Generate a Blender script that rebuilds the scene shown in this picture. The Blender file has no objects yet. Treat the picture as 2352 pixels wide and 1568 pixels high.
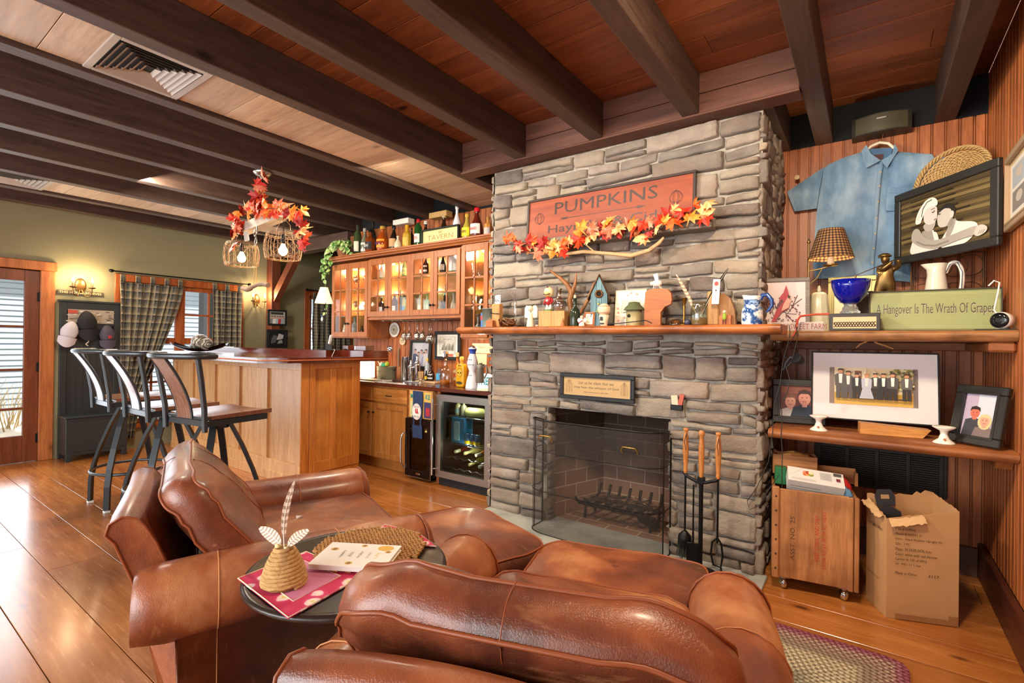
import bpy, math, random
from mathutils import Matrix, Vector
C = bpy.context.scene.collection
PI = math.pi
rnd = random.Random(7)
# ---------------------------------------------------------------- camera
F = 1141.6
def _n(v): v = Vector(v); return v.normalized()
_vx = -_n((-415-1176, 767-784, F)); _vy = _n((1995-1176, 798-784, F))
_vy = _n(_vy-_vx*_vx.dot(_vy)); _vz = _vx.cross(_vy)
EYE = Vector((0, 0, 1.36))
cd = bpy.data.cameras.new('camera'); cam = bpy.data.objects.new('camera', cd); C.objects.link(cam)
cd.sensor_width = 36; cd.lens = 36*F/2352; cd.clip_start = 0.05; cd.clip_end = 200
cam.matrix_world = Matrix(((_vx[0], -_vx[1], -_vx[2], 0), (_vy[0], -_vy[1], -_vy[2], 0), (_vz[0], -_vz[1], -_vz[2], EYE[2]), (0, 0, 0, 1)))
bpy.context.scene.camera = cam
# surveying: where the sight line through a point of the photograph meets a real plane of the room
def sight(u, v):
    d = Vector((u-1176, v-784, F)); return Vector((_vx.dot(d), _vy.dot(d), _vz.dot(d)))
def atY(u, v, y): d = sight(u, v); return EYE+d*(y/d[1])
def atX(u, v, x): d = sight(u, v); return EYE+d*(x/d[0])
def atZ(u, v, z): d = sight(u, v); return EYE+d*((z-EYE[2])/d[2])
# ---------------------------------------------------------------- world, light, exposure
sc = bpy.context.scene
sc.view_settings.view_transform = 'Standard'; sc.view_settings.look = 'None'
sc.view_settings.exposure = 0.55; sc.view_settings.gamma = 1
w = bpy.data.worlds.new('world'); sc.world = w; w.use_nodes = True
bg = w.node_tree.nodes['Background']; bg.inputs[0].default_value = (1.0, 0.955, 0.90, 1); bg.inputs[1].default_value = 2.0
def area(name, loc, rot, sx, sy, power, col):
    l = bpy.data.lights.new(name, 'AREA'); l.shape = 'RECTANGLE'; l.size = sx; l.size_y = sy; l.energy = power; l.color = col
    o = bpy.data.objects.new(name, l); C.objects.link(o); o.location = loc; o.rotation_euler = rot; return o
def point(name, loc, power, col, r=0.03):
    l = bpy.data.lights.new(name, 'POINT'); l.energy = power; l.color = col; l.shadow_soft_size = r
    o = bpy.data.objects.new(name, l); C.objects.link(o); o.location = loc; return o
def rad(*a): return tuple(math.radians(x) for x in a)
area('assumed_rear_daylight', (-2.6, -2.6, 1.7), rad(84, 0, -8), 3.0, 1.6, 95, (0.90, 0.95, 1.0))  # added light for daylight assumed behind the camera; no window is built there
area('daylight_left_door', (-7.15, 0.55, 1.2), rad(90, 0, -90), 1.5, 2.0, 30, (0.88, 0.94, 1.0))
area('daylight_left_window', (-7.25, 2.85, 1.6), rad(90, 0, -90), 1.1, 0.9, 7, (0.88, 0.94, 1.0))
sp = bpy.data.lights.new('assumed_spot', 'SPOT'); sp.energy = 110; sp.color = (1.0, 0.86, 0.68); sp.spot_size = math.radians(95); sp.spot_blend = 0.6; sp.shadow_soft_size = 0.05  # assumed spot, inferred from the shade under the mantel; no track fixture here
so = bpy.data.objects.new('assumed_spot', sp); C.objects.link(so); so.location = (-2.1, 1.25, 2.74)
so.rotation_euler = (Vector((-0.9, 3.6, 1.1))-Vector(so.location)).to_track_quat('-Z', 'Y').to_euler()
sn = bpy.data.lights.new('sun', 'SUN'); sn.energy = 5; sn.angle = .02; sn.color = (1, .96, .9); so2 = bpy.data.objects.new('sun', sn); C.objects.link(so2); so2.rotation_euler = (0, math.radians(38), 0)
area('recess_fill', (-0.25, 1.5, 2.74), (math.radians(38), 0, 0), .25, .25, 40, (1.0, .80, .56))  # fill added to brighten the shelf recess, no real fixture
area('bar_area_light', (-5.2, 1.6, 2.74), (math.radians(30), 0, 0), .3, .3, 40, (1.0, .86, .68))  # warm area light above the stools, without a fixture
area('counter_fill', (-3.15, 2.45, 2.74), (math.radians(18), 0, math.radians(8)), .2, .2, 24, (1.0, .88, .70))  # added fill that lifts the floor and fridge behind the bar, no lamp there
# ---------------------------------------------------------------- materials
MATS = {}
def rgb(h):
    h = h.lstrip('#'); c = [int(h[i:i+2], 16)/255 for i in (0, 2, 4)]
    return tuple(x/12.92 if x <= 0.04045 else ((x+0.055)/1.055)**2.4 for x in c)
class NT:
    def __init__(s, name):
        m = bpy.data.materials.new(name); m.use_nodes = True; s.m = m; s.t = m.node_tree; s.n = s.t.nodes; s.b = s.n['Principled BSDF']; s.out = s.n['Material Output']
    def new(s, ty, **k):
        x = s.n.new('ShaderNode'+ty)
        for a, b in k.items(): setattr(x, a, b)
        return x
    def ln(s, a, b): s.t.links.new(a, b)
    def val(s, sock, v):
        if hasattr(v, 'links'): s.ln(v, sock)
        else: sock.default_value = (*v, 1) if isinstance(v, tuple) and len(v) == 3 and sock.type == 'RGBA' else v
    def coord(s, scale=(1, 1, 1), island=0.0, rot=(0, 0, 0)):
        tc = s.new('TexCoord'); mp = s.new('Mapping'); s.ln(tc.outputs['Object'], mp.inputs[0]); mp.inputs['Scale'].default_value = scale; mp.inputs['Rotation'].default_value = rot
        if island:
            g = s.new('NewGeometry'); mul = s.new('Math', operation='MULTIPLY'); mul.inputs[1].default_value = island; s.ln(g.outputs['Random Per Island'], mul.inputs[0])
            cb = s.new('CombineXYZ'); s.ln(mul.outputs[0], cb.inputs[0]); s.ln(mul.outputs[0], cb.inputs[1]); s.ln(mul.outputs[0], cb.inputs[2]); s.ln(cb.outputs[0], mp.inputs['Location'])
        return mp.outputs[0]
    def noise(s, co, scale=5, detail=4, rough=0.5, dist=0):
        x = s.new('TexNoise'); s.ln(co, x.inputs['Vector']); x.inputs['Scale'].default_value = scale; x.inputs['Detail'].default_value = detail; x.inputs['Roughness'].default_value = rough; x.inputs['Distortion'].default_value = dist; return x.outputs['Fac']
    def ramp(s, fac, stops, interp='LINEAR'):
        x = s.new('ValToRGB'); s.ln(fac, x.inputs[0]); cr = x.color_ramp; cr.interpolation = interp
        while len(cr.elements) < len(stops): cr.elements.new(0.5)
        for e, (p, c) in zip(cr.elements, stops): e.position = p; e.color = (*c, 1) if isinstance(c, tuple) else (c, c, c, 1)
        return x.outputs[0]
    def mix(s, fac, a, b, mode='MIX'):
        x = s.new('Mix', data_type='RGBA', blend_type=mode); s.val(x.inputs[0], fac); s.val(x.inputs[6], a); s.val(x.inputs[7], b); return x.outputs[2]
    def math(s, op, a, b=0.0):
        x = s.new('Math', operation=op); s.val(x.inputs[0], a); s.val(x.inputs[1], b); return x.outputs[0]
    def island(s): return s.new('NewGeometry').outputs['Random Per Island']
    def bump(s, h, st=0.3, d=0.01):
        x = s.new('Bump'); x.inputs['Strength'].default_value = st; x.inputs['Distance'].default_value = d; s.ln(h, x.inputs['Height']); s.ln(x.outputs[0], s.b.inputs['Normal'])
    def fin(s, col=None, rough=0.5, metal=0.0, **k):
        if col is not None: s.val(s.b.inputs['Base Color'], col)
        s.val(s.b.inputs['Roughness'], rough); s.val(s.b.inputs['Metallic'], metal)
        for a, b in k.items(): s.val(s.b.inputs[a.replace('_', ' ')], b)
        return s.m
def mat(key, fn):
    if key not in MATS: MATS[key] = fn()
    return MATS[key]
def plain(h, rough=0.5, metal=0.0, nz=0.08, **k):
    def f():
        t = NT('m_'+h.lstrip('#')); c = rgb(h)
        n = t.noise(t.coord((1, 1, 1)), 9, 3)
        t.bump(t.noise(t.coord(), 60, 2), 0.05, 0.002)
        return t.fin(t.mix(n, tuple(x*(1-nz) for x in c), tuple(min(1, x*(1+nz)) for x in c)), rough, metal, **k)
    return mat((h, rough, metal, nz, str(k)), f)
def wood(key, dark, light, axis=0, rough=0.5, grain=1.0, isl=0.5, knots=0.0, bump=0.25, tint=None, coat=0.0):
    def f():
        t = NT('wood_'+key); s = [14*grain]*3; s[axis] = 1.2*grain
        co = t.coord(tuple(s), 37.0 if isl else 0)
        g = t.noise(co, 1.6, 6, 0.62, 0.6); fine = t.noise(co, 9, 3, 0.7)
        d, l = rgb(dark), rgb(light)
        c = t.ramp(g, [(0.28, d), (0.72, l)])
        c = t.mix(0.28, c, t.ramp(fine, [(0.35, tuple(x*0.6 for x in d)), (0.65, l)]))
        if isl: c = t.mix(1.0, c, t.ramp(t.island(), [(0, 1-isl*0.55), (1, 1+isl*0.25)]), 'MULTIPLY')
        if knots:
            sk = [2.2]*3; sk[axis] = 1.0
            v = t.new('TexVoronoi'); t.ln(t.coord(tuple(sk), 11.0 if isl else 0), v.inputs['Vector']); v.inputs['Scale'].default_value = 1.5*knots
            c = t.mix(t.ramp(v.outputs['Distance'], [(0.035, 0.9), (0.075, 0.25), (0.11, 0.0)]), c, tuple(x*0.18 for x in d))
        if tint: c = t.mix(t.ramp(t.noise(t.coord(), tint[1], 3), [(0.42, 0.0), (0.62, tint[2])]), c, rgb(tint[0]))
        t.bump(t.mix(0.5, g, fine), bump, 0.004)
        return t.fin(c, t.ramp(fine, [(0.2, rough*0.8), (0.8, min(1, rough*1.2))]), 0, Coat_Weight=coat, Coat_Roughness=0.15)
    return mat(('wood', key), f)
def glass(h='#ffffff', rough=0.0, key=None, alpha=0.06, spec=1.0):
    # thin clear glass: mostly see-through with a glossy coat
    def f():
        t = NT('glass_'+h.lstrip('#')); tr = t.new('BsdfTransparent'); tr.inputs[0].default_value = (*rgb(h), 1)
        gl = t.new('BsdfGlossy'); gl.inputs['Roughness'].default_value = 0.04; lw_ = t.new('LayerWeight'); lw_.inputs[0].default_value = .5; fr = t.math('MULTIPLY', t.math('POWER', lw_.outputs['Facing'], 4.0), .45)
        m = t.new('MixShader'); a = t.math('ADD', fr, alpha*.55); t.ln(a, m.inputs[0]); t.ln(tr.outputs[0], m.inputs[1]); t.ln(gl.outputs[0], m.inputs[2]); t.ln(m.outputs[0], t.out.inputs[0]); return t.m
    return mat(('glass', h, alpha), f)
def solidglass(h, rough=0.02, tr=0.85):
    def f():
        t = NT('cast_glass_'+h.lstrip('#')); return t.fin(rgb(h), rough, 0, Transmission_Weight=tr, IOR=1.45)
    return mat(('sg', h, tr), f)
def emit(h, st):
    def f():
        t = NT('glow_'+h.lstrip('#')); return t.fin(rgb(h), 0.5, 0, Emission_Color=rgb(h), Emission_Strength=st)
    return mat(('em', h, st), f)
def printed(rough=0.45, key='print'):
    def f():
        t = NT('printed_'+key); a = t.new('Attribute'); a.attribute_name = 'Col'; t.ln(a.outputs['Color'], t.b.inputs['Base Color']); return t.fin(None, rough)
    return mat(('print', rough), f)
# ---------------------------------------------------------------- mesh builder
class B:
    def __init__(s, T=None): s.v = []; s.f = []; s.mi = []; s.sm = []; s.col = []; s.T = T or Matrix(); s.m = 0; s.smooth = False; s.c = (1, 1, 1)
    def add(s, vs, fs, smooth=None):
        o = len(s.v); s.v += [tuple(s.T @ Vector(p)) for p in vs]
        for q in fs: s.f.append([o+i for i in q]); s.mi.append(s.m); s.sm.append(s.smooth if smooth is None else smooth); s.col.append(s.c)
        return s
    def at(s, loc=(0, 0, 0), rot=(0, 0, 0), sc=1):
        s.T = Matrix.Translation(loc) @ Matrix.Rotation(rot[2], 4, 'Z') @ Matrix.Rotation(rot[1], 4, 'Y') @ Matrix.Rotation(rot[0], 4, 'X') @ Matrix.Scale(sc, 4); return s
    def box(s, x0, x1, y0, y1, z0, z1, c=0.0):
        if c <= 0:
            return s.add([(x, y, z) for x in (x0, x1) for y in (y0, y1) for z in (z0, z1)], [(0, 1, 3, 2), (4, 6, 7, 5), (0, 4, 5, 1), (2, 3, 7, 6), (0, 2, 6, 4), (1, 5, 7, 3)], False)
        c = min(c, (x1-x0)*.45, (y1-y0)*.45, (z1-z0)*.45); vs = []; ix = {}
        X = (x0, x1); Y = (y0, y1); Z = (z0, z1); g = (1, -1)
        for i in (0, 1):
            for j in (0, 1):
                for k in (0, 1):
                    for a in range(3):
                        p = [X[i]+c*g[i], Y[j]+c*g[j], Z[k]+c*g[k]]; p[a] = (X[i], Y[j], Z[k])[a]; ix[i, j, k, a] = len(vs); vs.append(tuple(p))
        fs = []
        for a in range(3):
            b, d = [q for q in range(3) if q != a]
            for side in (0, 1):
                cyc = []
                for (m, n) in ((0, 0), (1, 0), (1, 1), (0, 1)):
                    k = [0, 0, 0]; k[a] = side; k[b] = m; k[d] = n; cyc.append(ix[k[0], k[1], k[2], a])
                fs.append(tuple(cyc) if side ^ (a == 1) else tuple(cyc[::-1]))
        for a in range(3):
            b, d = [q for q in range(3) if q != a]
            for m in (0, 1):
                for n in (0, 1):
                    k0 = [0, 0, 0]; k0[b] = m; k0[d] = n; k1 = list(k0); k1[a] = 1
                    fs.append((ix[(*k0, b)], ix[(*k1, b)], ix[(*k1, d)], ix[(*k0, d)]) if (m ^ n ^ (a == 1)) else (ix[(*k0, d)], ix[(*k1, d)], ix[(*k1, b)], ix[(*k0, b)]))
        for i in (0, 1):
            for j in (0, 1):
                for k in (0, 1):
                    t = (ix[i, j, k, 0], ix[i, j, k, 1], ix[i, j, k, 2]); fs.append(t if (i+j+k) % 2 else t[::-1])
        return s.add(vs, fs, False)
    def rings(s, R, cap=True, closed=False, smooth=True):
        n = len(R[0]); vs = [p for r in R for p in r]; fs = []
        m = len(R)
        for i in range(m-1 if not closed else m):
            a = i*n; b = ((i+1) % m)*n
            for j in range(n): k = (j+1) % n; fs.append((a+j, a+k, b+k, b+j))
        s.add(vs, fs, smooth)
        if cap and not closed: s.add(R[0], [tuple(range(n))[::-1]], False); s.add(R[-1], [tuple(range(n))], False)
        return s
    def lathe(s, prof, seg=20, cx=0, cy=0, cz=0, smooth=True, cap=True, rib=None):
        R = []
        for r, z in prof:
            R.append([(cx+r*(1+(rib[1]*math.cos(rib[0]*2*PI*i/seg) if rib else 0))*math.cos(2*PI*i/seg), cy+r*(1+(rib[1]*math.cos(rib[0]*2*PI*i/seg) if rib else 0))*math.sin(2*PI*i/seg), cz+z) for i in range(seg)])
        return s.rings(R, cap, False, smooth)
    def cyl(s, x, y, z0, z1, r, seg=16, r2=None): return s.lathe([(r, z0), (r if r2 is None else r2, z1)], seg, x, y)
    def tube(s, pts, r, seg=8, closed=False, cap=True, flat=None):
        P = [Vector(p) for p in pts]; n = len(P); R = []; up = Vector((0, 0, 1)); prev = None
        for i in range(n):
            if closed: t = P[(i+1) % n]-P[i-1]
            else: t = P[min(i+1, n-1)]-P[max(i-1, 0)]
            t = t.normalized() if t.length > 1e-9 else Vector((0, 0, 1))
            if prev is None:
                a = up if abs(t.dot(up)) < 0.95 else Vector((1, 0, 0)); prev = t.cross(a).normalized()
            prev = (prev-t*prev.dot(t)); prev = prev.normalized() if prev.length > 1e-6 else t.orthogonal().normalized(); q = t.cross(prev)
            rr = r[i] if isinstance(r, (list, tuple)) else r
            R.append([tuple(P[i]+prev*math.cos(2*PI*j/seg)*rr*(flat or 1)+q*math.sin(2*PI*j/seg)*rr) for j in range(seg)])
        return s.rings(R, cap, closed)
    def prism(s, poly, z0, z1, plane='xy', smooth=False):
        n = len(poly); mp = {'xy': lambda a, b, h: (a, b, h), 'xz': lambda a, b, h: (a, h, b), 'yz': lambda a, b, h: (h, a, b)}[plane]
        lo = [mp(a, b, z0) for a, b in poly]; hi = [mp(a, b, z1) for a, b in poly]
        ar = sum(poly[i][0]*poly[(i+1) % n][1]-poly[(i+1) % n][0]*poly[i][1] for i in range(n)); fl = (ar < 0) ^ (plane == 'xz') ^ (z1 < z0)
        fs = [tuple(range(n))[::-1], tuple(range(n, 2*n))]+[(i, (i+1) % n, n+(i+1) % n, n+i) for i in range(n)]
        if fl: fs = [q[::-1] for q in fs]
        s.add(lo+hi, fs[:2], False); s.add(lo+hi, fs[2:], smooth); return s
    def grid(s, fn, nu, nv, smooth=True, wu=False, flip=False):
        vs = [fn(i/nu, j/nv) for j in range(nv+1) for i in range(nu+(0 if wu else 1))]; k = nu+(0 if wu else 1)
        fs = [(j*k+i, j*k+(i+1) % k if wu else j*k+i+1, (j+1)*k+((i+1) % k if wu else i+1), (j+1)*k+i) for j in range(nv) for i in range(nu)]
        if flip: fs = [q[::-1] for q in fs]
        return s.add(vs, fs, smooth)
    def ball(s, c, r, nu=14, nv=9, sc=(1, 1, 1), fn=None):
        R = []
        for j in range(nv+1):
            a = -PI/2+PI*j/nv; ring = []
            for i in range(nu):
                b = 2*PI*i/nu; d = (math.cos(a)*math.cos(b), math.cos(a)*math.sin(b), math.sin(a)); k = fn(*d) if fn else 1
                ring.append((c[0]+d[0]*r*sc[0]*k, c[1]+d[1]*r*sc[1]*k, c[2]+d[2]*r*sc[2]*k))
            R.append(ring)
        return s.rings(R, False)
    def sup(s, c, h, e1=0.35, e2=0.35, nu=40, nv=20, fn=None):
        sg = lambda x, e: math.copysign(abs(x)**e, x); R = []
        for j in range(nv+1):
            a = -PI/2+PI*j/nv; ring = []
            for i in range(nu):
                b = 2*PI*i/nu; d = Vector((sg(math.cos(a), e1)*sg(math.cos(b), e2), sg(math.cos(a), e1)*sg(math.sin(b), e2), sg(math.sin(a), e1)))
                p = Vector((d[0]*h[0], d[1]*h[1], d[2]*h[2]))
                if fn: p = fn(p, d)
                ring.append((c[0]+p[0], c[1]+p[1], c[2]+p[2]))
            R.append(ring)
        return s.rings(R, False)
    def quad(s, a, b, c, d): return s.add([a, b, c, d], [(0, 1, 2, 3)], False)
def obj(name, b, m, parent=None, T=None):
    me = bpy.data.meshes.new(name); me.from_pydata(b.v, [], b.f); ms = m if isinstance(m, (list, tuple)) else [m]
    for x in ms: me.materials.append(x)
    me.polygons.foreach_set('material_index', b.mi); me.polygons.foreach_set('use_smooth', b.sm)
    if any(c != (1, 1, 1) for c in b.col):
        at = me.color_attributes.new('Col', 'FLOAT_COLOR', 'CORNER'); d = []
        for p, c in zip(b.f, b.col):
            for _ in p: d += [c[0], c[1], c[2], 1]
        at.data.foreach_set('color', d)
    me.update(); o = bpy.data.objects.new(name, me); C.objects.link(o)
    if parent: o.parent = parent
    if T: o.matrix_local = T
    return o
def tag(o, label, cat, group=None, kind=None):
    o['label'] = label; o['category'] = cat
    if group: o['group'] = group
    if kind: o['kind'] = kind
    return o
def thing(name, label, cat, loc=(0, 0, 0), rz=0, group=None, rot=None):
    o = bpy.data.objects.new(name, None); C.objects.link(o); o.empty_display_size = 0.05; o.location = loc; o.rotation_euler = rot or (0, 0, rz); return tag(o, label, cat, group)
def solo(name, b, m, label, cat, loc=(0, 0, 0), rot=(0, 0, 0), group=None, kind=None):
    o = obj(name, b, m); o.location = loc; o.rotation_euler = rot; return tag(o, label, cat, group, kind)
def struct(name, b, m, parent=None):
    o = obj(name, b, m, parent)
    if not parent: o['kind'] = 'structure'
    return o
def dup(r, loc, rz, label=None, group=None):
    q = r.copy(); C.objects.link(q); q.location = loc; q.rotation_euler = (0, 0, rz)
    if label: q['label'] = label
    if group: q['group'] = group
    for ch in list(r.children):
        c = ch.copy(); C.objects.link(c); c.parent = q
        for g in list(ch.children): d = g.copy(); C.objects.link(d); d.parent = c
    return q
def text(b, s, w, h=None, x=0, y=0, z=0, axis='xz', col=None, depth=0.0, flipx=False, bold=0.0, shear=0.0, align='c'):
    """add lettering s to builder b, fitted to width w (and height h), centred on x,y, at depth z"""
    cu = bpy.data.curves.new('t', 'FONT'); cu.body = s; cu.size = 1; cu.offset = bold; cu.resolution_u = 2; cu.shear = shear
    o = bpy.data.objects.new('t', cu); me = bpy.data.meshes.new_from_object(o)
    vs = [v.co.copy() for v in me.vertices]; fs = [tuple(p.vertices) for p in me.polygons]
    bpy.data.objects.remove(o); bpy.data.curves.remove(cu); bpy.data.meshes.remove(me)
    if not vs: return
    x0 = min(v.x for v in vs); x1 = max(v.x for v in vs); y0 = min(v.y for v in vs); y1 = max(v.y for v in vs)
    k = w/(x1-x0); ky = k if h is None else h/(y1-y0); P = []
    for v in vs:
        a = (v.x-(x0+x1)/2)*k+x if align == 'c' else (v.x-x0)*k+x; c = (v.y-(y0+y1)/2)*ky+y
        P.append((a, z, c) if axis == 'xz' else (a, c, z) if axis == 'xy' else (z, a, c))
    oc = b.c
    if col: b.c = rgb(col)
    b.add(P, fs, False); b.c = oc
def noise3(x, y, z):
    return (math.sin(x*1.7+y*2.3+1.1)+math.sin(y*3.1-z*1.3+x*.7)+math.sin(z*2.9+x*3.7+.5)+math.sin((x+y+z)*5.1))*0.25
def crv(P, n=5):
    P = [Vector(p) for p in P]; out = []
    for i in range(len(P)-1):
        a, b_, c, d = P[max(i-1, 0)], P[i], P[i+1], P[min(i+2, len(P)-1)]
        for k in range(n): t = k/n; out.append(tuple(.5*((2*b_)+(c-a)*t+(2*a-5*b_+4*c-d)*t*t+(3*b_-a-3*c+d)*t**3)))
    return out+[tuple(P[-1])]
# ================================================================ THE ROOM
XR = 0.57; XL = -7.40; YB = 4.06; ZC = 3.01; ZB = 2.77; YF = 3.25; CL, CR = -2.53, -0.52
M_beam = wood('beam', '#38281f', '#614a3e', 1, 0.62, 0.8, 0.25, 0.8, 0.35)
M_floor = wood('floor', '#935020', '#cf8844', 0, 0.25, 0.45, 0.3, 1.1, 0.04, tint=('#7a3410', 0.9, 0.4), coat=0.35)
M_ceil = wood('ceiling', '#5e2c18', '#a05a2c', 0, 0.42, 0.5, 0.5, 0.9, 0.1)
M_soff = wood('soffit', '#a58468', '#dcc0a0', 0, 0.5, 0.5, 0.3, 1.0, 0.1)
M_bead = wood('beadboard', '#854221', '#cc7a42', 2, 0.42, 0.6, 0.35, 0.9, 0.1)
M_cab = wood('cabinet', '#8c4c24', '#bb7440', 2, 0.38, 0.8, 0.15, 0, 0.08)
M_cabx = wood('cabinet_rail', '#8c4c24', '#bb7440', 0, 0.38, 0.8, 0.15, 0, 0.08)
M_cabl = wood('cabinet_lower', '#95561f', '#c88a45', 2, 0.38, 0.8, 0.15, 0, 0.08)
M_cablx = wood('cabinet_lower_rail', '#95561f', '#c88a45', 0, 0.38, 0.8, 0.15, 0, 0.08)
M_bar = wood('bar_panel', '#b07a45', '#dcae78', 2, 0.36, 0.8, 0.12, 0, 0.08)
M_bartop = wood('bar_top', '#3c130b', '#6d2a18', 0, 0.12, 0.7, 0.2, 0, 0.02, coat=0.5)
M_trimw = wood('window_trim', '#7a3315', '#c4682c', 2, 0.4, 0.7, 0.1, 0, 0.1)
M_door = wood('door_wood', '#4f2414', '#8a4a2c', 2, 0.35, 0.7, 0.1, 0, 0.08)
M_black = plain('#15161a', 0.55); M_dkmetal = plain('#1d1c1c', 0.42, 0.7); M_chrome = plain('#c9cdd2', 0.12, 1.0, 0.0); M_steel = plain('#a9a8a4', 0.3, 1.0, 0.03)
M_white = plain('#e9e6df', 0.5); M_print = printed()
M_green = plain('#8a8365', 0.85, 0, 0.04)
# floor: wide pine boards running along the fireplace wall
b = B(); ys = [-3.0, -2.72, -2.41, -2.13, -1.8, -1.5, -1.22, -0.93, -0.62, -0.33, -0.02, 0.27, 0.544, 0.785, 1.073, 1.318, 1.59, 1.87, 2.2, 2.48, 2.80, 3.05, 3.36, 3.62, 3.9, 4.2, 4.5, 4.8, 5.1, 5.4, 5.7, 6.0]
for i in range(len(ys)-1):
    x = XL-0.2-rnd.random()*2
    while x < XR+0.1:
        x1 = min(x+2.2+rnd.random()*2.4, XR+0.1); b.box(max(x, XL-.1)+0.0012, x1-0.0012, ys[i]+0.0015, ys[i+1]-0.0015, -0.03, 0, 0.0015); x = x1
        if x1 <= XL-.1: b = b
b.box(XL-.1, XR+.1, -3, 6, -0.05, -0.02); struct('floor', b, M_floor)
# ceiling boards above the beams
b = B(); y = -3.0
while y < 5.99:
    h = 0.17+rnd.random()*0.05; y1 = min(y+h, 6.0); x = XL-.1-rnd.random()*2
    while x < XR:
        x1 = x+2.5+rnd.random()*2; b.box(x+.001, min(x1, XR)-.001, y+.002, y1-.002, ZC, ZC+.03, .002); x = x1
    y = y1
b.box(XL, XR, -3, 6, ZC+.025, ZC+.06); struct('ceiling', b, M_ceil)
# beams run towards the fireplace wall
k = 0; n = 1
for k in range(13):
    xr = 0.425-0.636*k
    if xr < XL+0.05: break
    y1 = 3.10 if k in (2, 3, 4) else (YB if k < 8 else 6.0)
    b = B(); b.box(xr-0.104, xr, -3, y1, ZB, ZC, 0.004); struct('trim_%d' % n, b, M_beam); n += 1
M_beamx = wood('beam_x', '#38281f', '#614a3e', 0, 0.62, 0.8, 0.25, 0.8, 0.35); M_beamv = wood('beam_v', '#5e2c1a', '#8a4a2e', 2, 0.55, 0.8, 0.25, 0.4, 0.3)
M_hdr = wood('header', '#4a2c22', '#7a4c3a', 0, 0.6, 0.6, 0.25, 0.8, 0.2)
b = B(); b.box(-2.772, -0.318, 3.10, 3.19, ZB, 2.885, .003); b.box(-2.772, -0.318, 3.10, 3.19, 2.889, ZC, .003); b.box(-2.772, -0.318, 3.10, 3.24, ZB-.012, ZB, .003); struct('trim_%d' % n, b, M_hdr); n += 1
b = B(); b.box(-0.60, -0.47, 3.245, YB, ZB, ZC, .004); struct('trim_%d' % n, b, M_beam); n += 1
# beam, post and brace in the opening beyond the bar
b = B(); b.box(XL, -5.44, 3.93, 4.09, 2.60, ZB+.0, .006); struct('trim_%d' % n, b, M_beamx); n += 1
b = B(); b.box(XL, XL+.15, 3.93, 4.07, 0, 2.60, .006); struct('trim_%d' % n, b, M_beamv); n += 1
b = B(); b.prism([(-7.24, 1.93), (-7.24, 2.10), (-6.78, 2.60), (-6.62, 2.60)], 3.96, 4.05, 'xz'); struct('trim_%d' % n, b, M_beamv); n += 1
# flat boarded boxes between beams that carry the air grilles
for (xa, xb) in ((-3.377, -2.875), (-6.56, -6.04)):
    b = B(); y = -1.0
    while y < YB-.02:
        h = 0.2+rnd.random()*0.08; y1 = min(y+h, YB); b.box(xa, xb, y+.0015, y1-.0015, 2.795, 2.82, .0015); y = y1
    struct('trim_%d' % n, b, M_soff); n += 1
def grille(x0, x1, y0, y1, z, label):
    t = thing('air_grille', label, 'air vent', ((x0+x1)/2, (y0+y1)/2, z)); w, h = (x1-x0)/2, (y1-y0)/2; m = plain('#b3a79a', 0.4, 0.3)
    f = B(); e = .035; f.box(-w, w, -h, -h+e, -.012, 0, .003); f.box(-w, w, h-e, h, -.012, 0, .003); f.box(-w, -w+e, -h+e, h-e, -.012, 0, .003); f.box(w-e, w, -h+e, h-e, -.012, 0, .003); obj('frame', f, m, t)
    f = B(); f.box(-w+e, w-e, -h+e, h-e, -.002, 0); obj('backing', f, plain('#1a1512', .8), t)
    for i in range(6):
        f = B(); q = e+.008+i*(min(w, h)-e-.01)/6.2; s = .007
        for (a0, a1, c0, c1, ax) in ((-w+q, w-q, -h+q, -h+q+.018, 0), (-w+q, w-q, h-q-.018, h-q, 1), (-w+q, -w+q+.018, -h+q, h-q, 2), (w-q-.018, w-q, -h+q, h-q, 3)):
            za, zb = (-.016, -.002)
            P = [(a0, c0), (a1, c0), (a1, c1), (a0, c1)]; out = {0: (0, 1), 1: (2, 3), 2: (0, 3), 3: (1, 2)}[ax]
            f.add([(p[0], p[1], zb if i_ not in out else za) for i_, p in enumerate(P)], [(0, 1, 2, 3)], False)
        obj('louver', f, m, t)
grille(-3.37, -2.885, 0.79, 1.23, 2.795, 'large tan four-way air grille in the pale boarded strip, upper left')
grille(-6.555, -6.05, 0.62, 1.25, 2.795, 'grey air grille at the far left edge of the low ceiling strip')
# ---------------------------------------------------------------- walls
def boards(b, a0, a1, z0, z1, put, w=.066, bead=.009):
    a = a0
    while a < a1-.002:
        e = min(a+w, a1); put(b, a+.001, e-bead-.004, z0, z1, 0.0); put(b, e-bead-.001, e-.003, z0, z1, -.001) if e-a > .03 else None; a = e
b = B(); put = lambda b, p, q, z0, z1, d: b.box(p, q, YB-d, YB+.02, z0, z1, .0015)
boards(b, CR-.02, XR, 0.16, ZB, put); boards(b, -5.44, CL+.05, 0.0, ZB, put, .075); b.box(-5.44, XR+.06, YB+.012, YB+.05, 0, ZC); struct('wall_back', b, M_bead)
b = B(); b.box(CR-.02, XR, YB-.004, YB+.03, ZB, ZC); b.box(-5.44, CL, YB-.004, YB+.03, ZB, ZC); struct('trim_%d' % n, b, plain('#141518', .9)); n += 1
b = B(); put = lambda b, p, q, z0, z1, d: b.box(XR+d, XR+.02, p, q, z0, z1, .0022)
boards(b, -2.0, YB, 0.20, ZC, put, .07); b.box(XR+.012, XR+.06, -2, YB+.1, 0, ZC+.05); struct('wall_right', b, M_bead)
b = B(); b.box(XR-.03, XR, -2, YB, 0, .20, .003); struct('baseboard_right', b, wood('base', '#3a1a10', '#643020', 1, .4, .6, .2))
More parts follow.
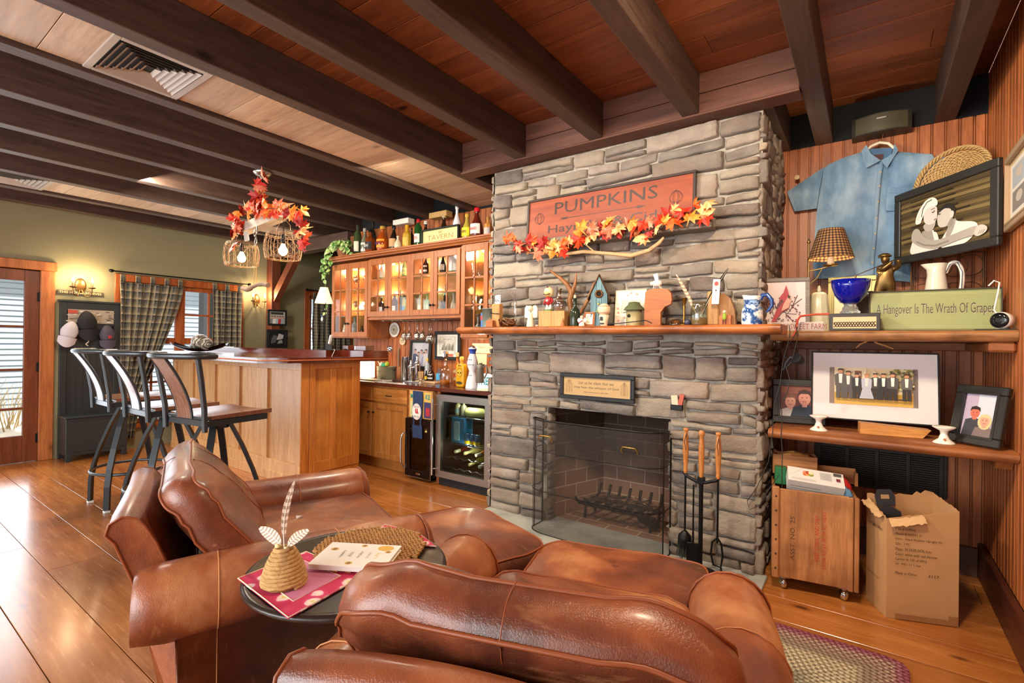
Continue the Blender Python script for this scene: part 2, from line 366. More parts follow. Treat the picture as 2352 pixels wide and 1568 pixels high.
b = B(); b.box(CR, XR-.03, YB-.03, YB, 0, .17, .003); struct('baseboard_back', b, wood('baseb', '#4a2a1a', '#7d5238', 0, .5, .6, .2))
# left wall: green plaster with a glazed door and windows
b = B(); Yd0, Yd1, Zd = 0.45, 1.42, 2.09; Yw0, Yw1, Zw0, Zw1 = 2.16, 3.50, 0.30, 2.05; Yv0, Yv1, Zv0, Zv1 = 4.64, 5.45, 1.0, 2.09
def lw(y0, y1, z0, z1): b.box(XL-.12, XL, y0, y1, z0, z1)
lw(-3, Yd0, 0, ZC); lw(Yd0, Yd1, Zd, ZC); lw(Yd1, Yw0, 0, ZC); lw(Yw0, Yw1, 0, Zw0); lw(Yw0, Yw1, Zw1, ZC); lw(Yw1, Yv0, 0, ZC); lw(Yv0, Yv1, 0, Zv0); lw(Yv0, Yv1, Zv1, ZC); lw(Yv1, 6, 0, ZC)
struct('wall_left', b, M_green)
b = B(); b.box(XL, -5.44, 5.95, 6.05, 0, ZC); struct('wall_far', b, M_green)
b = B(); b.box(-5.46, -5.44, YB, 6.0, 0, ZC); b.box(-5.46, XR, 4.12, 4.16, 0, ZC); struct('wall_rear', b, M_green)
# door in the left wall
d = B(); d.box(XL-.1, XL+.025, Yd1-.01, Yd1+.11, 0, Zd+.0, .006); d.box(XL-.1, XL+.035, Yd0-.12, Yd1+.125, Zd, Zd+.1, .006); d.box(XL-.1, XL+.025, Yd0-.11, Yd0+.01, 0, Zd, .006)
fr = struct('trim_%d' % n, d, wood('door_trim', '#8a4420', '#cf8044', 2, .45, .6, .2, .8, .15)); n += 1
d = B(); ya, yb = Yd0+.01, Yd1-.01; gx0, gx1 = XL-.07, XL-.02; st = .12
d.box(gx0, gx1, yb-st, yb, .005, Zd-.005, .004); d.box(gx0, gx1, ya, ya+st, .005, Zd-.005, .004); d.box(gx0, gx1, ya+st, yb-st, .005, .29, .004); d.box(gx0, gx1, ya+st, yb-st, 1.965, Zd-.005, .004)
for z in (.585, 1.005, 1.47): d.box(gx0+.01, gx1-.005, ya+st, yb-st, z-.012, z+.012, .003)
dr = struct('door_1', d, M_door); g = B(); g.box(XL-.05, XL-.045, ya+st, yb-st, .29, 1.965); struct('pane', g, glass(), dr)
for z in (1.8, 1.03, .25): h = B(); h.box(gx1-.004, gx1+.012, yb-.02, yb+.012, z-.05, z+.05, .004); h.cyl(gx1+.008, yb+.002, z-.055, z+.055, .007, 10); obj('hinge', h, M_dkmetal, dr)
def window(name, y0, y1, z0, z1, zrows, mull, cols, casing=.09):
    d = B(); x0, x1 = XL-.09, XL+.02
    d.box(x0, x1, y0-casing, y0, z0-.02, z1+.02, .004); d.box(x0, x1, y1, y1+casing, z0-.02, z1+.02, .004); d.box(x0, x1+.005, y0-casing, y1+casing, z1, z1+casing, .004); d.box(x0, x1+.03, y0-casing, y1+casing, z0-.05, z0, .004)
    o = struct(name, d, M_trimw); s = B(); ys_ = [y0]+mull+[y1]
    for i in range(len(ys_)-1):
        a, c = ys_[i], ys_[i+1]; e = .055
        s.box(XL-.07, XL-.02, a, a+e, z0, z1, .003); s.box(XL-.07, XL-.02, c-e, c, z0, z1, .003); s.box(XL-.07, XL-.02, a+e, c-e, z0, z0+e, .003); s.box(XL-.07, XL-.02, a+e, c-e, z1-e, z1, .003)
        for z, t in zrows: s.box(XL-.065, XL-.025, a+e, c-e, z-t, z+t, .003)
        for q in range(1, cols): yy = a+e+(c-a-2*e)*q/cols; s.box(XL-.06, XL-.03, yy-.012, yy+.012, z0+e, z1-e, .003)
    obj('sash', s, M_trimw, o); g = B(); g.box(XL-.05, XL-.047, y0, y1, z0, z1); obj('pane', g, glass(), o); return o
window('window_1', Yw0, Yw1, Zw0, Zw1, [(1.33, .04), (1.68, .012), (.8, .012)], [2.79], 2)
window('window_2', Yv0, Yv1, Zv0, Zv1, [(1.55, .012)], [], 2)
# outside
b = B(); b.box(-30, XL-.13, -12, 16, -.12, -.06); struct('ground', b, plain('#cfc8ba', .9, 0, .15))
t = thing('neighbouring_house', 'grey clapboard house wall outside beyond the windows', 'house', (-12.6, 2, -.06)); b = B()
for i in range(34): z = i*.1; b.add([(0, -9, z), (0.0, 9, z), (-.03, 9, z+.1), (-.03, -9, z+.1)], [(0, 1, 2, 3)], False); b.add([(0, -9, z), (0, 9, z), (-.03, 9, z), (-.03, -9, z)], [(0, 1, 2, 3)], False)
obj('clapboards', b, plain('#8fa0ad', .7), t)
b = B(); b.box(-.5, .9, -9, 9, 3.3, 3.5); obj('eave', b, plain('#55606a', .7), t)
for yy in (-1.7, 1.6, 4.4):
    b = B(); b.box(-.02, .05, yy-.5, yy+.5, .95, 2.3); b2 = obj('window_frame', b, plain('#e8eef2', .5), t); b = B(); b.box(.05, .06, yy-.4, yy+.4, 1.05, 2.2); obj('pane', b, plain('#3d4c5a', .1), b2)
for i, (px, py, lab) in enumerate(((-9.2, 0.62, 'dark square porch post outside the glazed door'), (-9.4, 3.95, 'porch post seen through the window behind the bar'))):
    b = B(); b.box(-.1, .1, -.1, .1, -.06, 2.8, .01); b.box(-.13, .13, -.13, .13, -.06, .12, .01); b.box(-.13, .13, -.13, .13, 2.62, 2.8, .01); solo('porch_post', b, plain('#3f444a', .6), lab, 'post', (px, py, 0))
b = B()
for i in range(420):
    a = rnd.random()*2*PI; r0 = rnd.random()**.5*.8; l = .35+rnd.random()*.45; a2 = rnd.random()*2*PI; x, y = r0*math.cos(a), r0*math.sin(a)*1.6
    b.tube([(x, y, -.06), (x+.1*math.cos(a2), y+.1*math.sin(a2), l*.6), (x+.25*math.cos(a2), y+.25*math.sin(a2), l)], [.006, .004, .001], 3, cap=False)
solo('ornamental_grass', b, plain('#a98f5a', .8), 'dry straw coloured grass outside the glazed door', 'grass', (-11.0, 0.75, 0), kind='stuff')
# ================================================================ STONE FIREPLACE
def m_stone():
    t = NT('ledge_stone'); i = t.island(); P = ['#837a72', '#978b7c', '#68615e', '#a79a87', '#8e8273', '#756e6b', '#9f9484', '#7f7166', '#ad9f89', '#64605e', '#877b6c', '#958a80']
    c = t.ramp(i, [(q/len(P), rgb(h)) for q, h in enumerate(P)], 'CONSTANT')
    n = t.noise(t.coord((1, 1, 2), 9.0), 5, 6, .6); c = t.mix(.42, c, t.ramp(n, [(.3, rgb('#655a55')), (.5, rgb('#958a7e')), (.72, rgb('#bab0a0'))]), 'MIX')
    c = t.mix(t.ramp(t.noise(t.coord((1, 1, 1), 5.0), 2.6, 3), [(.5, 0.0), (.68, .25)]), c, rgb('#9a7353'))
    c = t.mix(1.0, c, t.ramp(i, [(0, .85), (1, 1.1)]), 'MULTIPLY')
    f = t.noise(t.coord(), 45, 6, .7); g = t.noise(t.coord(), 9, 5, .6); t.bump(t.mix(.5, f, g), 1.0, .02); return t.fin(c, .88)
M_stone = mat('stone', m_stone)
def m_mortar():
    t = NT('mortar'); n = t.noise(t.coord(), 30, 5); t.bump(n, .5, .006); return t.fin(t.ramp(n, [(.3, rgb('#8c867c')), (.7, rgb('#a8a196'))]), .95)
M_mort = mat('mortar', m_mortar)
R2 = random.Random(21)
def stone(b, x0, x1, z0, z1, put, d):
    nx = max(4, int((x1-x0)/.035)); nz = max(3, int((z1-z0)/.022)); sx, sz = R2.random()*50, R2.random()*50; cut = [R2.uniform(0, .35) for _ in range(4)]; tilt = R2.uniform(-.012, .012); tlx, tlz = R2.uniform(-.014, .014), R2.uniform(-.012, .016)
    w, h = x1-x0, z1-z0
    def sp_(t, n, L):   # rows packed towards the arrises
        k = round(t*n); e = [0, .0022, .006, .011]
        if k <= 3: return min(e[k]/L, .4*k/3)
        if k >= n-3: return 1-min(e[n-k]/L, .4*(n-k)/3)
        a0 = min(e[3]/L, .4); return a0+(1-2*a0)*(k-3)/(n-6)
    nx += 5; nz += 5
    def fn(u, v):
        u = sp_(u, nx, w); v = sp_(v, nz, h)
        # irregular outline: corners trimmed, edges wavering
        e = min(.5, .014/w); u2 = u; v2 = v
        a = abs(2*u-1); c = abs(2*v-1)
        kx = cut[(0 if u < .5 else 1)+(0 if v < .5 else 2)]
        x = x0+u*w; z = z0+v*h
        zc = (z0+z1)/2; tri = max(0, a-(1-.28*min(1, .12/w)*2))
        z = zc+(z-zc)*(1-kx*tri*1.5)+noise3(x*9+sx, sz, 0)*.006*c+tilt*(u-.5)*2*c
        x = x+noise3(sx, z*22+sz, 1)*.007*a
        prof = min(1, (1-a)*w/2/.009)**.55*min(1, (1-c)*h/2/.008)**.55
        dd = d*prof+abs(noise3(x*11+sx, z*15+sz, sz))*.012*prof+noise3(x*37, z*41+sx, sx)*.003*prof+tlx*(u-.5)*prof+tlz*(v-.5)*prof-.004
        return put(x, z, dd)
    b.grid(fn, nx, nz, True)
def course(b, x0, x1, z0, z1, put, rnd_=R2, dmin=.018, dmax=.05, wmin=.16, wmax=.50, holes=()):
    z = z0
    while z < z1-.01:
        h = R2.choice([.05, .075, .09, .10, .12, .14, .16]); h = min(h, z1-z) if z1-z-h > .035 else z1-z; x = x0
        while x < x1-.01:
            w = R2.uniform(wmin, wmax); w = w if x1-x-w > .08 else x1-x; g = .0042
            def blk(xa, xb, za, zb):
                for (ha, hb, hz0, hz1) in holes:
                    if xb > ha+.01 and xa < hb-.01 and zb > hz0+.01 and za < hz1-.01:
                        if xa < ha-.05: blk(xa, ha, za, zb)
                        if xb > hb+.05: blk(hb, xb, za, zb)
                        if za < hz1 < zb-.02 and (xa < hb and xb > ha): blk(max(xa, ha), min(xb, hb), hz1, zb)
                        return
                stone(b, xa+g, xb-g, za+g, zb-g, put, R2.uniform(dmin, dmax))
            if h > .085 and R2.random() < .5:
                m = z+h*R2.uniform(.35, .65); s = x+w*R2.uniform(.35, .65) if w > .3 and R2.random() < .6 else None
                blk(x, x+w, z, m)
                if s: blk(x, s, m, z+h); blk(s, x+w, m, z+h)
                else: blk(x, x+w, m, z+h)
            else: blk(x, x+w, z, z+h)
            x += w
        z += h
FX0, FX1, FZ = -1.985, -1.045, 0.875
fp = thing('stone_fireplace', 'floor-to-ceiling grey ledgestone fireplace with brick-lined firebox', 'fireplace', (0, 0, 0))
b = B(); b.box(CL, FX0, YF, YB, 0, ZB-.002); b.box(FX1, CR, YF, YB, 0, ZB-.002); b.box(FX0, FX1, YF, YB, FZ, ZB-.002); obj('mortar_core', b, M_mort, fp)
b = B(); put = lambda x, z, d: (x, YF-d, z)
course(b, CL+.012, CR-.004, .0, ZB-.015, put, holes=((FX0, FX1, -1, FZ), (-9, 9, 1.43, 1.478)))
obj('stone_face', b, M_stone, fp)
b = B(); course(b, YF-.02, YB, 0, ZB-.02, lambda y, z, d: (CR-.012+d, y, z), wmin=.08, wmax=.25, dmax=.04); obj('stone_side', b, M_stone, fp)
b = B(); course(b, YF-.02, YB, 0, ZB-.02, lambda y, z, d: (CL-d, YF+YB-y-.02, z), wmin=.12, wmax=.3); obj('stone_side', b, M_stone, fp)
for sgn, xx in ((1, FX0), (-1, FX1)):
    b = B(); course(b, YF, YF+.11, 0, FZ, (lambda y, z, d: (xx+d*.5, YF*2+.11-y, z)) if sgn > 0 else (lambda y, z, d: (xx-d*.5, y, z)), wmin=.2, wmax=.3); obj('stone_jamb', b, M_stone, fp)
def m_brick(soot):
    t = NT('firebrick'); co = t.coord(); br = t.new('TexBrick'); t.ln(co, br.inputs['Vector']); br.inputs['Scale'].default_value = 1
    for a, v in (('Brick Width', .24), ('Row Height', .115), ('Mortar Size', .0045)): br.inputs[a].default_value = v
    br.inputs['Color1'].default_value = (*rgb('#a37c66'), 1); br.inputs['Color2'].default_value = (*rgb('#87614f'), 1); br.inputs['Mortar'].default_value = (*rgb('#cdb9a4'), 1)
    n = t.noise(t.coord((1, 1, 1)), 2.3, 4, .5); sx = t.new('SeparateXYZ'); t.ln(co, sx.inputs[0])
    k = t.math('ADD', t.math('MULTIPLY', sx.outputs[1], 1.1), t.math('MULTIPLY', n, .9))
    c = t.mix(t.ramp(k, [(.75, 0.0), (1.15, soot)]), br.outputs[0], rgb('#171312')); t.bump(br.outputs['Fac'], .3, .004); return t.fin(c, .9)
M_brick = mat('brick', lambda: m_brick(.82))
def wallpatch(name, p0, p1, z0, z1, par):   # local x along the wall, local y up
    p0 = Vector(p0); p1 = Vector(p1); L = (p1-p0).length; b = B(); b.box(0, L, 0, z1-z0, -.02, 0); dx = (p1-p0).normalized(); up = Vector((0, 0, 1)); nz = dx.cross(up)
    T = Matrix(((dx.x, up.x, nz.x, p0.x), (dx.y, up.y, nz.y, p0.y), (0, 1, nz.z, z0), (0, 0, 0, 1))); return obj(name, b, M_brick, par, T)
by = 3.90; bx0, bx1 = -1.82, -1.22; y0 = YF+.11
wallpatch('firebox_side', (FX0, y0, 0), (bx0, by, 0), 0, 1.15, fp); wallpatch('firebox_back', (bx0, by, 0), (bx1, by, 0), 0, 1.15, fp); wallpatch('firebox_side', (bx1, by, 0), (FX1, y0, 0), 0, 1.15, fp)
b = B(); b.box(0, 1.1, 0, .7, -.02, .006); obj('firebox_floor', b, mat('brickf', lambda: m_brick(.0)), fp, Matrix.Translation((FX0-.06, YF+.0, .0)))
b = B(); b.box(FX0, FX1, YF+.1, by, 1.15, 1.2); obj('firebox_throat', b, plain('#0b0a0a', .95), fp)
# hollow the core behind the opening
hs = B(); hs.box(-2.52, -.47, 2.77, 3.26, -.02, .014, .004); hs.box(FX0, FX1, 3.25, 3.37, -.02, .012)
def m_slate():
    t = NT('bluestone'); n = t.noise(t.coord(), 5, 5); t.bump(t.noise(t.coord(), 40, 4), .15, .003); return t.fin(t.ramp(n, [(.3, rgb('#8b8f8e')), (.6, rgb('#b2b2aa')), (.8, rgb('#9a9c98'))]), .6)
obj('hearth_slab', hs, mat('slate', m_slate), fp)
# ---------------------------------------------------------------- shelves
M_live = wood('live_edge', '#7a3212', '#e08a48', 0, .35, .5, .15, 1.5, .5, tint=('#3a1408', 5, .55))
M_shelf = wood('shelf', '#7a3d1c', '#c07a42', 0, .5, .7, .15, 0, .3, tint=('#4a2010', 3, .5))
def slab(L, D, H, wav, seed, n=60):
    b = B()
    def ring(u):
        x = u*L; k = seed; f = noise3(x*2.3+k, 0, k)*wav+noise3(x*9+k, 1, k)*wav*.35; g = noise3(x*3+k, 2, k)*wav*.3
        pr = [(D, H), (D*.5, H), (.02+f, H), (.004+f, H-.008), (f-.004, H*.62+g), (f+.003, H*.35+g), (f+.012, .006), (.03+f, 0), (D*.5, 0), (D, 0)]
        return [(x, y, z) for y, z in pr]
    b.rings([ring(i/n)[::-1] for i in range(n+1)], True); return b
solo('mantel_shelf', slab(2.28, .30, .052, .016, 3), M_live, 'thick live-edge orange wood mantel across the stone fireplace', 'mantel', (-2.66, YF-.30, 1.428))
t = thing('wall_shelf', 'upper live-edge shelf right of the fireplace holding the blue bowl', 'shelf', (-.47, 3.25, 1.395)); obj('board', slab(1.038, .80, .056, .008, 9, 40), wood('shelf_old', '#7a4a2a', '#c79058', 0, .5, .7, .15, 0, .5, tint=('#4a2814', 7, .6)), t)
b = B(); b.box(.94, 1.037, .03, .78, -.05, 0, .01); b.box(0.02, 1.03, .76, .80, -.05, 0, .004); obj('cleat', b, M_shelf, t)
t = thing('wall_shelf', 'lower thick wooden shelf right of the fireplace holding picture frames', 'shelf', (-.47, 3.21, .83)); obj('board', slab(1.038, .84, .05, .004, 15, 30), M_shelf, t)
b = B(); b.prism([(.10, 0), (.72, 0), (.72, -.05), (.14, -.05)], .975, 1.037, 'yz'); b.box(0.02, 1.03, .80, .84, -.05, 0, .004); obj('cleat', b, M_shelf, t)
# ================================================================ BAR
BX0, BX1, BY0, BY1 = -7.08, -4.24, 2.60, 3.24
t = thing('bar_cabinet', 'long wooden bar base with inset panels behind the stools', 'bar', (BX0, BY0, 0)); L = BX1-BX0
b = B(); b.box(0.02, L-.03, .02, BY1-BY0, .0, 1.15); obj('body', b, M_bar, t)
b = B(); xs = [0, .40, .963, 1.526, 2.09, 2.655]; xs = [L-.075-.56*i for i in range(5)][::-1]; s = .07
b.box(0, L, -.016, .02, 1.08, 1.15, .002); b.box(0, L, -.016, .02, .085, .20, .002); b.box(0, .09, -.016, .02, .2, 1.08, .002); b.box(L-.09, L, -.016, .02, .2, 1.08, .002)
for x in xs[:-1]: b.box(x-.02, x+.05, -.016, .02, .2, 1.08, .002)
b.box(-.0, L+.006, -.026, .02, 0, .09, .003); obj('front_frame', b, M_bar, t)
b = B(); a = 0.09
for x in xs[:-1]+[L-.07]: b.box(a, x-.02, .010, .018, .2, 1.08); a = x+.05
obj('front_panel', b, M_bar, t)
M_end = wood('bar_end', '#a85a1c', '#d98a3a', 2, .34, .7, .12, 0, .08)
e = B(); D = BY1-BY0; e.box(L-.02, L+.006, -.014, .07, .0, 1.15, .002); e.box(L-.02, L+.004, .075, .135, .11, 1.15, .002); e.box(L-.02, L+.004, D-.09, D, .11, 1.15, .002); e.box(L-.02, L+.004, .13, D-.09, 1.09, 1.15, .002); e.box(L-.02, L+.004, .135, D-.09, .11, .21, .002); e.box(L-.02, L+.004, .30, .36, .21, 1.09, .002); e.box(L-.03, L-.004, .06, D, 0, .105, .002); obj('end_frame', e, M_end, t)
e = B(); e.box(L-.028, L-.014, .135, D-.09, .21, 1.09); obj('end_panel', e, wood('bar_end_panel', '#b3661c', '#e39a3e', 2, .34, .7, .12, 0, .08, tint=('#8a4010', 2.5, .5)), t)
t = thing('bar_counter', 'dark glossy cherry bar top with moulded edge', 'counter', (0, 0, 1.155)); b = B()
P = [(XL+.15, 2.22), (-4.32, 2.22), (-4.14, 2.40), (-4.14, 3.20), (-4.55, 3.20), (-4.55, 3.05), (XL+.15, 3.05)]
b.prism(P, .0, .048); obj('slab', b, M_bartop, t)
b = B(); b.tube([(XL+.15, 2.215, .024), (-4.318, 2.215, .024), (-4.136, 2.397, .024), (-4.136, 3.52, .024)], .006, 6); obj('bead', b, wood('bead', '#a04a20', '#c86a34', 1, .3), t)
b = B(); b.prism([(XL+.15, 3.05), (-4.55, 3.05), (-4.55, 3.20), (-4.14, 3.20), (-4.14, 3.52), (-4.75, 3.52), (-4.75, 3.25), (XL+.15, 3.25)], 0, .105); obj('raised_edge', b, M_bartop, t)
# ================================================================ BASE CABINETS
def knob(b, x, y, z, r=.012): b.at((x, y, z), (PI/2, 0, 0)); b.lathe([(.005, 0), (.005, .012), (r, .018), (r, .026), (r*.5, .031)], 10); b.at()
def shaker(par, x0, x1, z0, z1, y, mv, mx, knobx=None, knobz=None, mid=True, fw=.055):
    b = B(); b.box(x0, x0+fw, y-.02, y, z0, z1, .002); b.box(x1-fw, x1, y-.02, y, z0, z1, .002); b.box(x0+fw, x1-fw, y-.02, y, z0, z0+fw, .002); b.box(x0+fw, x1-fw, y-.02, y, z1-fw, z1, .002)
    if mid: b.box((x0+x1)/2-.022, (x0+x1)/2+.022, y-.02, y, z0+fw, z1-fw, .002)
    d = obj('door', b, mv, par); p = B(); p.box(x0+fw, x1-fw, y-.011, y-.002, z0+fw, z1-fw); obj('panel', p, mv, d)
    if knobx is not None: k = B(); knob(k, knobx, y-.02, knobz); obj('knob', k, M_dkmetal, d)
YC = 3.50
t = thing('base_cabinet', 'oak base cabinet with drawers under the back counter', 'cabinet', (-5.2, YC, 0)); b = B()
b.box(0, 1.42, .0, .54, .11, .885, .002); b.box(0, 1.42, .06, .54, 0, .11); obj('body', b, M_cabl, t)
for (a, c, kz) in ((0.0, .85, None), (.865, 1.40, 1)):
    d = B(); d.box(a+.005, c, -.02, 0, .72, .865, .003); q = obj('drawer', d, M_cablx, t)
    if kz: h = B(); h.tube([(1.09, -.02, .79), (1.10, -.045, .79), (1.16, -.045, .79), (1.17, -.02, .79)], .005, 6); obj('handle', h, M_dkmetal, q)
shaker(t, .02, .845, .125, .70, 0, M_cabl, M_cablx, .82, .60, False); shaker(t, .865, 1.40, .125, .70, 0, M_cabl, M_cablx, .895, .60, True)
t = thing('back_counter', 'dark wood counter running along the cabinets behind the bar', 'counter', (0, 0, .885)); b = B(); b.box(-5.2, CL-.045, 3.465, YB, 0, .036, .004); obj('slab', b, wood('counter', '#3a1810', '#6a3022', 0, .22, .7, .15, 0, .05, coat=.3), t)
b = B(); b.box(-3.395, -3.355, 3.50, 4.04, 0, .885, .002); b.box(-2.675, -2.60, 3.50, 4.04, 0, .885, .002); b.box(-3.40, -2.6, 4.0, 4.04, 0, .885); solo('fridge_surround', b, M_cab, 'wooden side panels framing the wine fridge', 'cabinet')
# ================================================================ UPPER CABINETS
YU = 3.73
def updoor(par, x0, x1, z0, z1, kn, muntz, fw=.05):
    b = B(); b.box(x0, x0+fw, -.02, 0, z0, z1, .002); b.box(x1-fw, x1, -.02, 0, z0, z1, .002); b.box(x0+fw, x1-fw, -.02, 0, z0, z0+fw+.01, .002); b.box(x0+fw, x1-fw, -.02, 0, z1-fw-.012, z1, .002)
    xm = (x0+x1)/2; b.box(xm-.009, xm+.009, -.018, -.004, z0+fw, z1-fw, .002)
    for i in (1, 2): z = z0+fw+(z1-z0-2*fw)*i/3; b.box(x0+fw, x1-fw, -.018, -.004, z-.009, z+.009, .002)
    d = obj('door', b, M_cab, par); g = B(); g.box(x0+fw, x1-fw, -.010, -.008, z0+fw, z1-fw); obj('pane', g, glass(), d)
    if kn is not None: k = B(); knob(k, kn, -.02, z0+.10 if z1-z0 < .8 else z0+.16, .013); obj('knob', k, M_dkmetal, d)
def upper(label, x0, x1, z0, z1, doors, shelves, power):
    t = thing('wall_cabinet', label, 'cabinet', (x0, YU, 0)); W = x1-x0; b = B(); s = .018
    b.box(0, s, 0, .32, z0, z1, .002); b.box(W-s, W, 0, .32, z0, z1, .002); b.box(s, W-s, 0, .32, z0, z0+s); b.box(s, W-s, 0, .32, z1-s, z1); b.box(s, W-s, .305, .32, z0, z1); obj('carcass', b, M_cab, t)
    for z in shelves: g = B(); g.box(s, W-s, .03, .30, z-.004, z+.004); obj('glass_shelf', g, glass('#cfeee4', alpha=.3), t)
    for (a, c, kn) in doors: updoor(t, a-x0+.002, c-x0-.002, z0+.012, z1-.012, None if kn is None else kn-x0, 3)
    for lx, p in power:
        l = B(); l.cyl(lx-x0, .28, z1-s-.012, z1-s, .03, 12); obj('puck_light', l, emit('#ffd9a0', 6), t)
        point('cabinet_lamp', (lx, YU+.2, z1-s-.04), p*2.6, (1, .74, .42), .02)
        point('cabinet_lamp', (lx, YU+.24, z0+(z1-z0)*.45), p*1.8, (1, .74, .42), .02)
    return t
upper('left tall glass-door wall cabinet, nearest the trailing plant', -5.43, -4.742, 1.395, 2.30, [(-5.43, -5.10, -5.125), (-5.10, -4.742, -5.075)], (1.66, 1.97), [(-5.36, 1.6), (-4.95, 1.2)])
upper('middle wall cabinet with four glass doors over the stemware rack', -4.738, -3.302, 1.63, 2.31, [(-4.738, -4.388, -4.41), (-4.388, -4.03, -4.366), (-4.03, -3.675, -3.70), (-3.675, -3.31, -3.655)], (1.87, 2.09), [(-4.66, 2.0), (-3.98, 2.2)])
upper('right tall glass-door wall cabinet full of clear glasses beside the stone', -3.298, -2.93, 1.395, 2.33, [(-3.298, -2.955, None)], (1.68, 2.0), [(-3.24, 2.2)])
b = B(); b.box(-2.93, -2.56, YU-.0, YU+.3, 1.395, 2.335, .003); b.box(-2.93, -2.56, YU-.012, YU+.0, 1.36, 1.40, .003); solo('cabinet_filler', b, M_cab, 'plain wooden panel between the right wall cabinet and the stone', 'panel')
b = B(); P = [(YU+.32, 2.335), (YU-.01, 2.335), (YU-.015, 2.345), (YU-.04, 2.36), (YU-.045, 2.372), (YU-.06, 2.376), (YU-.06, 2.39), (YU+.32, 2.39)]
b.prism(P, -5.47, -2.56, 'yz'); solo('crown_moulding', b, M_cabx, 'long wooden crown moulding along the cabinet tops under the bottles', 'moulding')
b = B(); b.box(-4.738, -3.302, YU-.012, YU+.31, 1.605, 1.628, .003); solo('light_rail_moulding', b, M_cabx, 'wooden rail under the middle wall cabinets above the stemware', 'moulding')
# ================================================================ LEATHER CHAIRS
def m_leather():
    t = NT('leather'); co = t.coord((1, 1, 1), 3.0); n = t.noise(co, 2.2, 5, .6, .3); f = t.noise(t.coord((1, 1, 1)), 260, 2, .6)
    c = t.ramp(n, [(.33, rgb('#4f281a')), (.45, rgb('#7a4028')), (.55, rgb('#9c5732')), (.68, rgb('#c28556'))])
    w1 = t.noise(t.coord((3, 26, 9), 1, (.5, .4, .8)), 1.5, 5, .6, .4)
    m = t.math('MULTIPLY', t.ramp(w1, [(.60, 0.0), (.76, .45)]), t.ramp(t.noise(t.coord(), 3.1, 2), [(.42, 0.0), (.6, 1.0)]))
    c = t.mix(m, c, rgb('#d99a66')); wk = t.noise(t.coord((1, 1, 1), 2.0), 13, 4, .55, 1.2); t.bump(t.mix(.25, t.mix(.6, n, wk), f), .5, .010); return t.fin(c, t.ramp(n, [(.3, .28), (.7, .42)]), 0, Coat_Weight=.35, Coat_Roughness=.22)
M_lea = mat('leather', m_leather); M_pipe = plain('#8e4a28', .4); M_stitch = plain('#c98a58', .6)
def rrect(w, h, e=.22, n=56):
    sg = lambda x: math.copysign(abs(x)**e, x); return [(w*sg(math.cos(2*PI*i/n+.01)), h*sg(math.sin(2*PI*i/n+.01))) for i in range(n)]
def cushion(w, h, T, bulge, fn=None, e=.24, n=64, gb=.012, back=None):
    """boxed cushion lying in xy, thickness along z; returns builder and the two seam loops"""
    O = rrect(w, h, e, n); R = []; back = bulge if back is None else back
    def lay(s, z): return [(x*s, y*s, z) for x, y in O]
    def jit(r):
        if not fn: return r
        return [tuple(fn(Vector(p))) for p in r]
    S = [.04, .2, .38, .55, .7, .82, .91, .97, 1.0]
    for s in S: R.append(lay(s, -T/2-back*(1-s**2.6)))
    for k in (.25, .5, .75): R.append([(x*(1+gb*math.sin(PI*k)/w), y*(1+gb*math.sin(PI*k)/h), -T/2+T*k) for x, y in O])
    for s in S[::-1]: R.append(lay(s, T/2+bulge*(1-s**2.6)))
    R = [jit(r) for r in R]; b = B(); b.rings(R, True); return b, jit(lay(1.004, -T/2)), jit(lay(1.004, T/2))
def seam(par, loops, T=None, name='piping', r=.0045, m=None):
    b = B()
    for L in loops: b.tube(L, r, 6, closed=len(L) > 20)
    return obj(name, b, m or M_pipe, par, T)
def rot(loc, rx=0, ry=0, rz=0): return Matrix.Translation(loc) @ Matrix.Rotation(rad(rz)[0], 4, 'Z') @ Matrix.Rotation(rad(ry)[0], 4, 'Y') @ Matrix.Rotation(rad(rx)[0], 4, 'X')
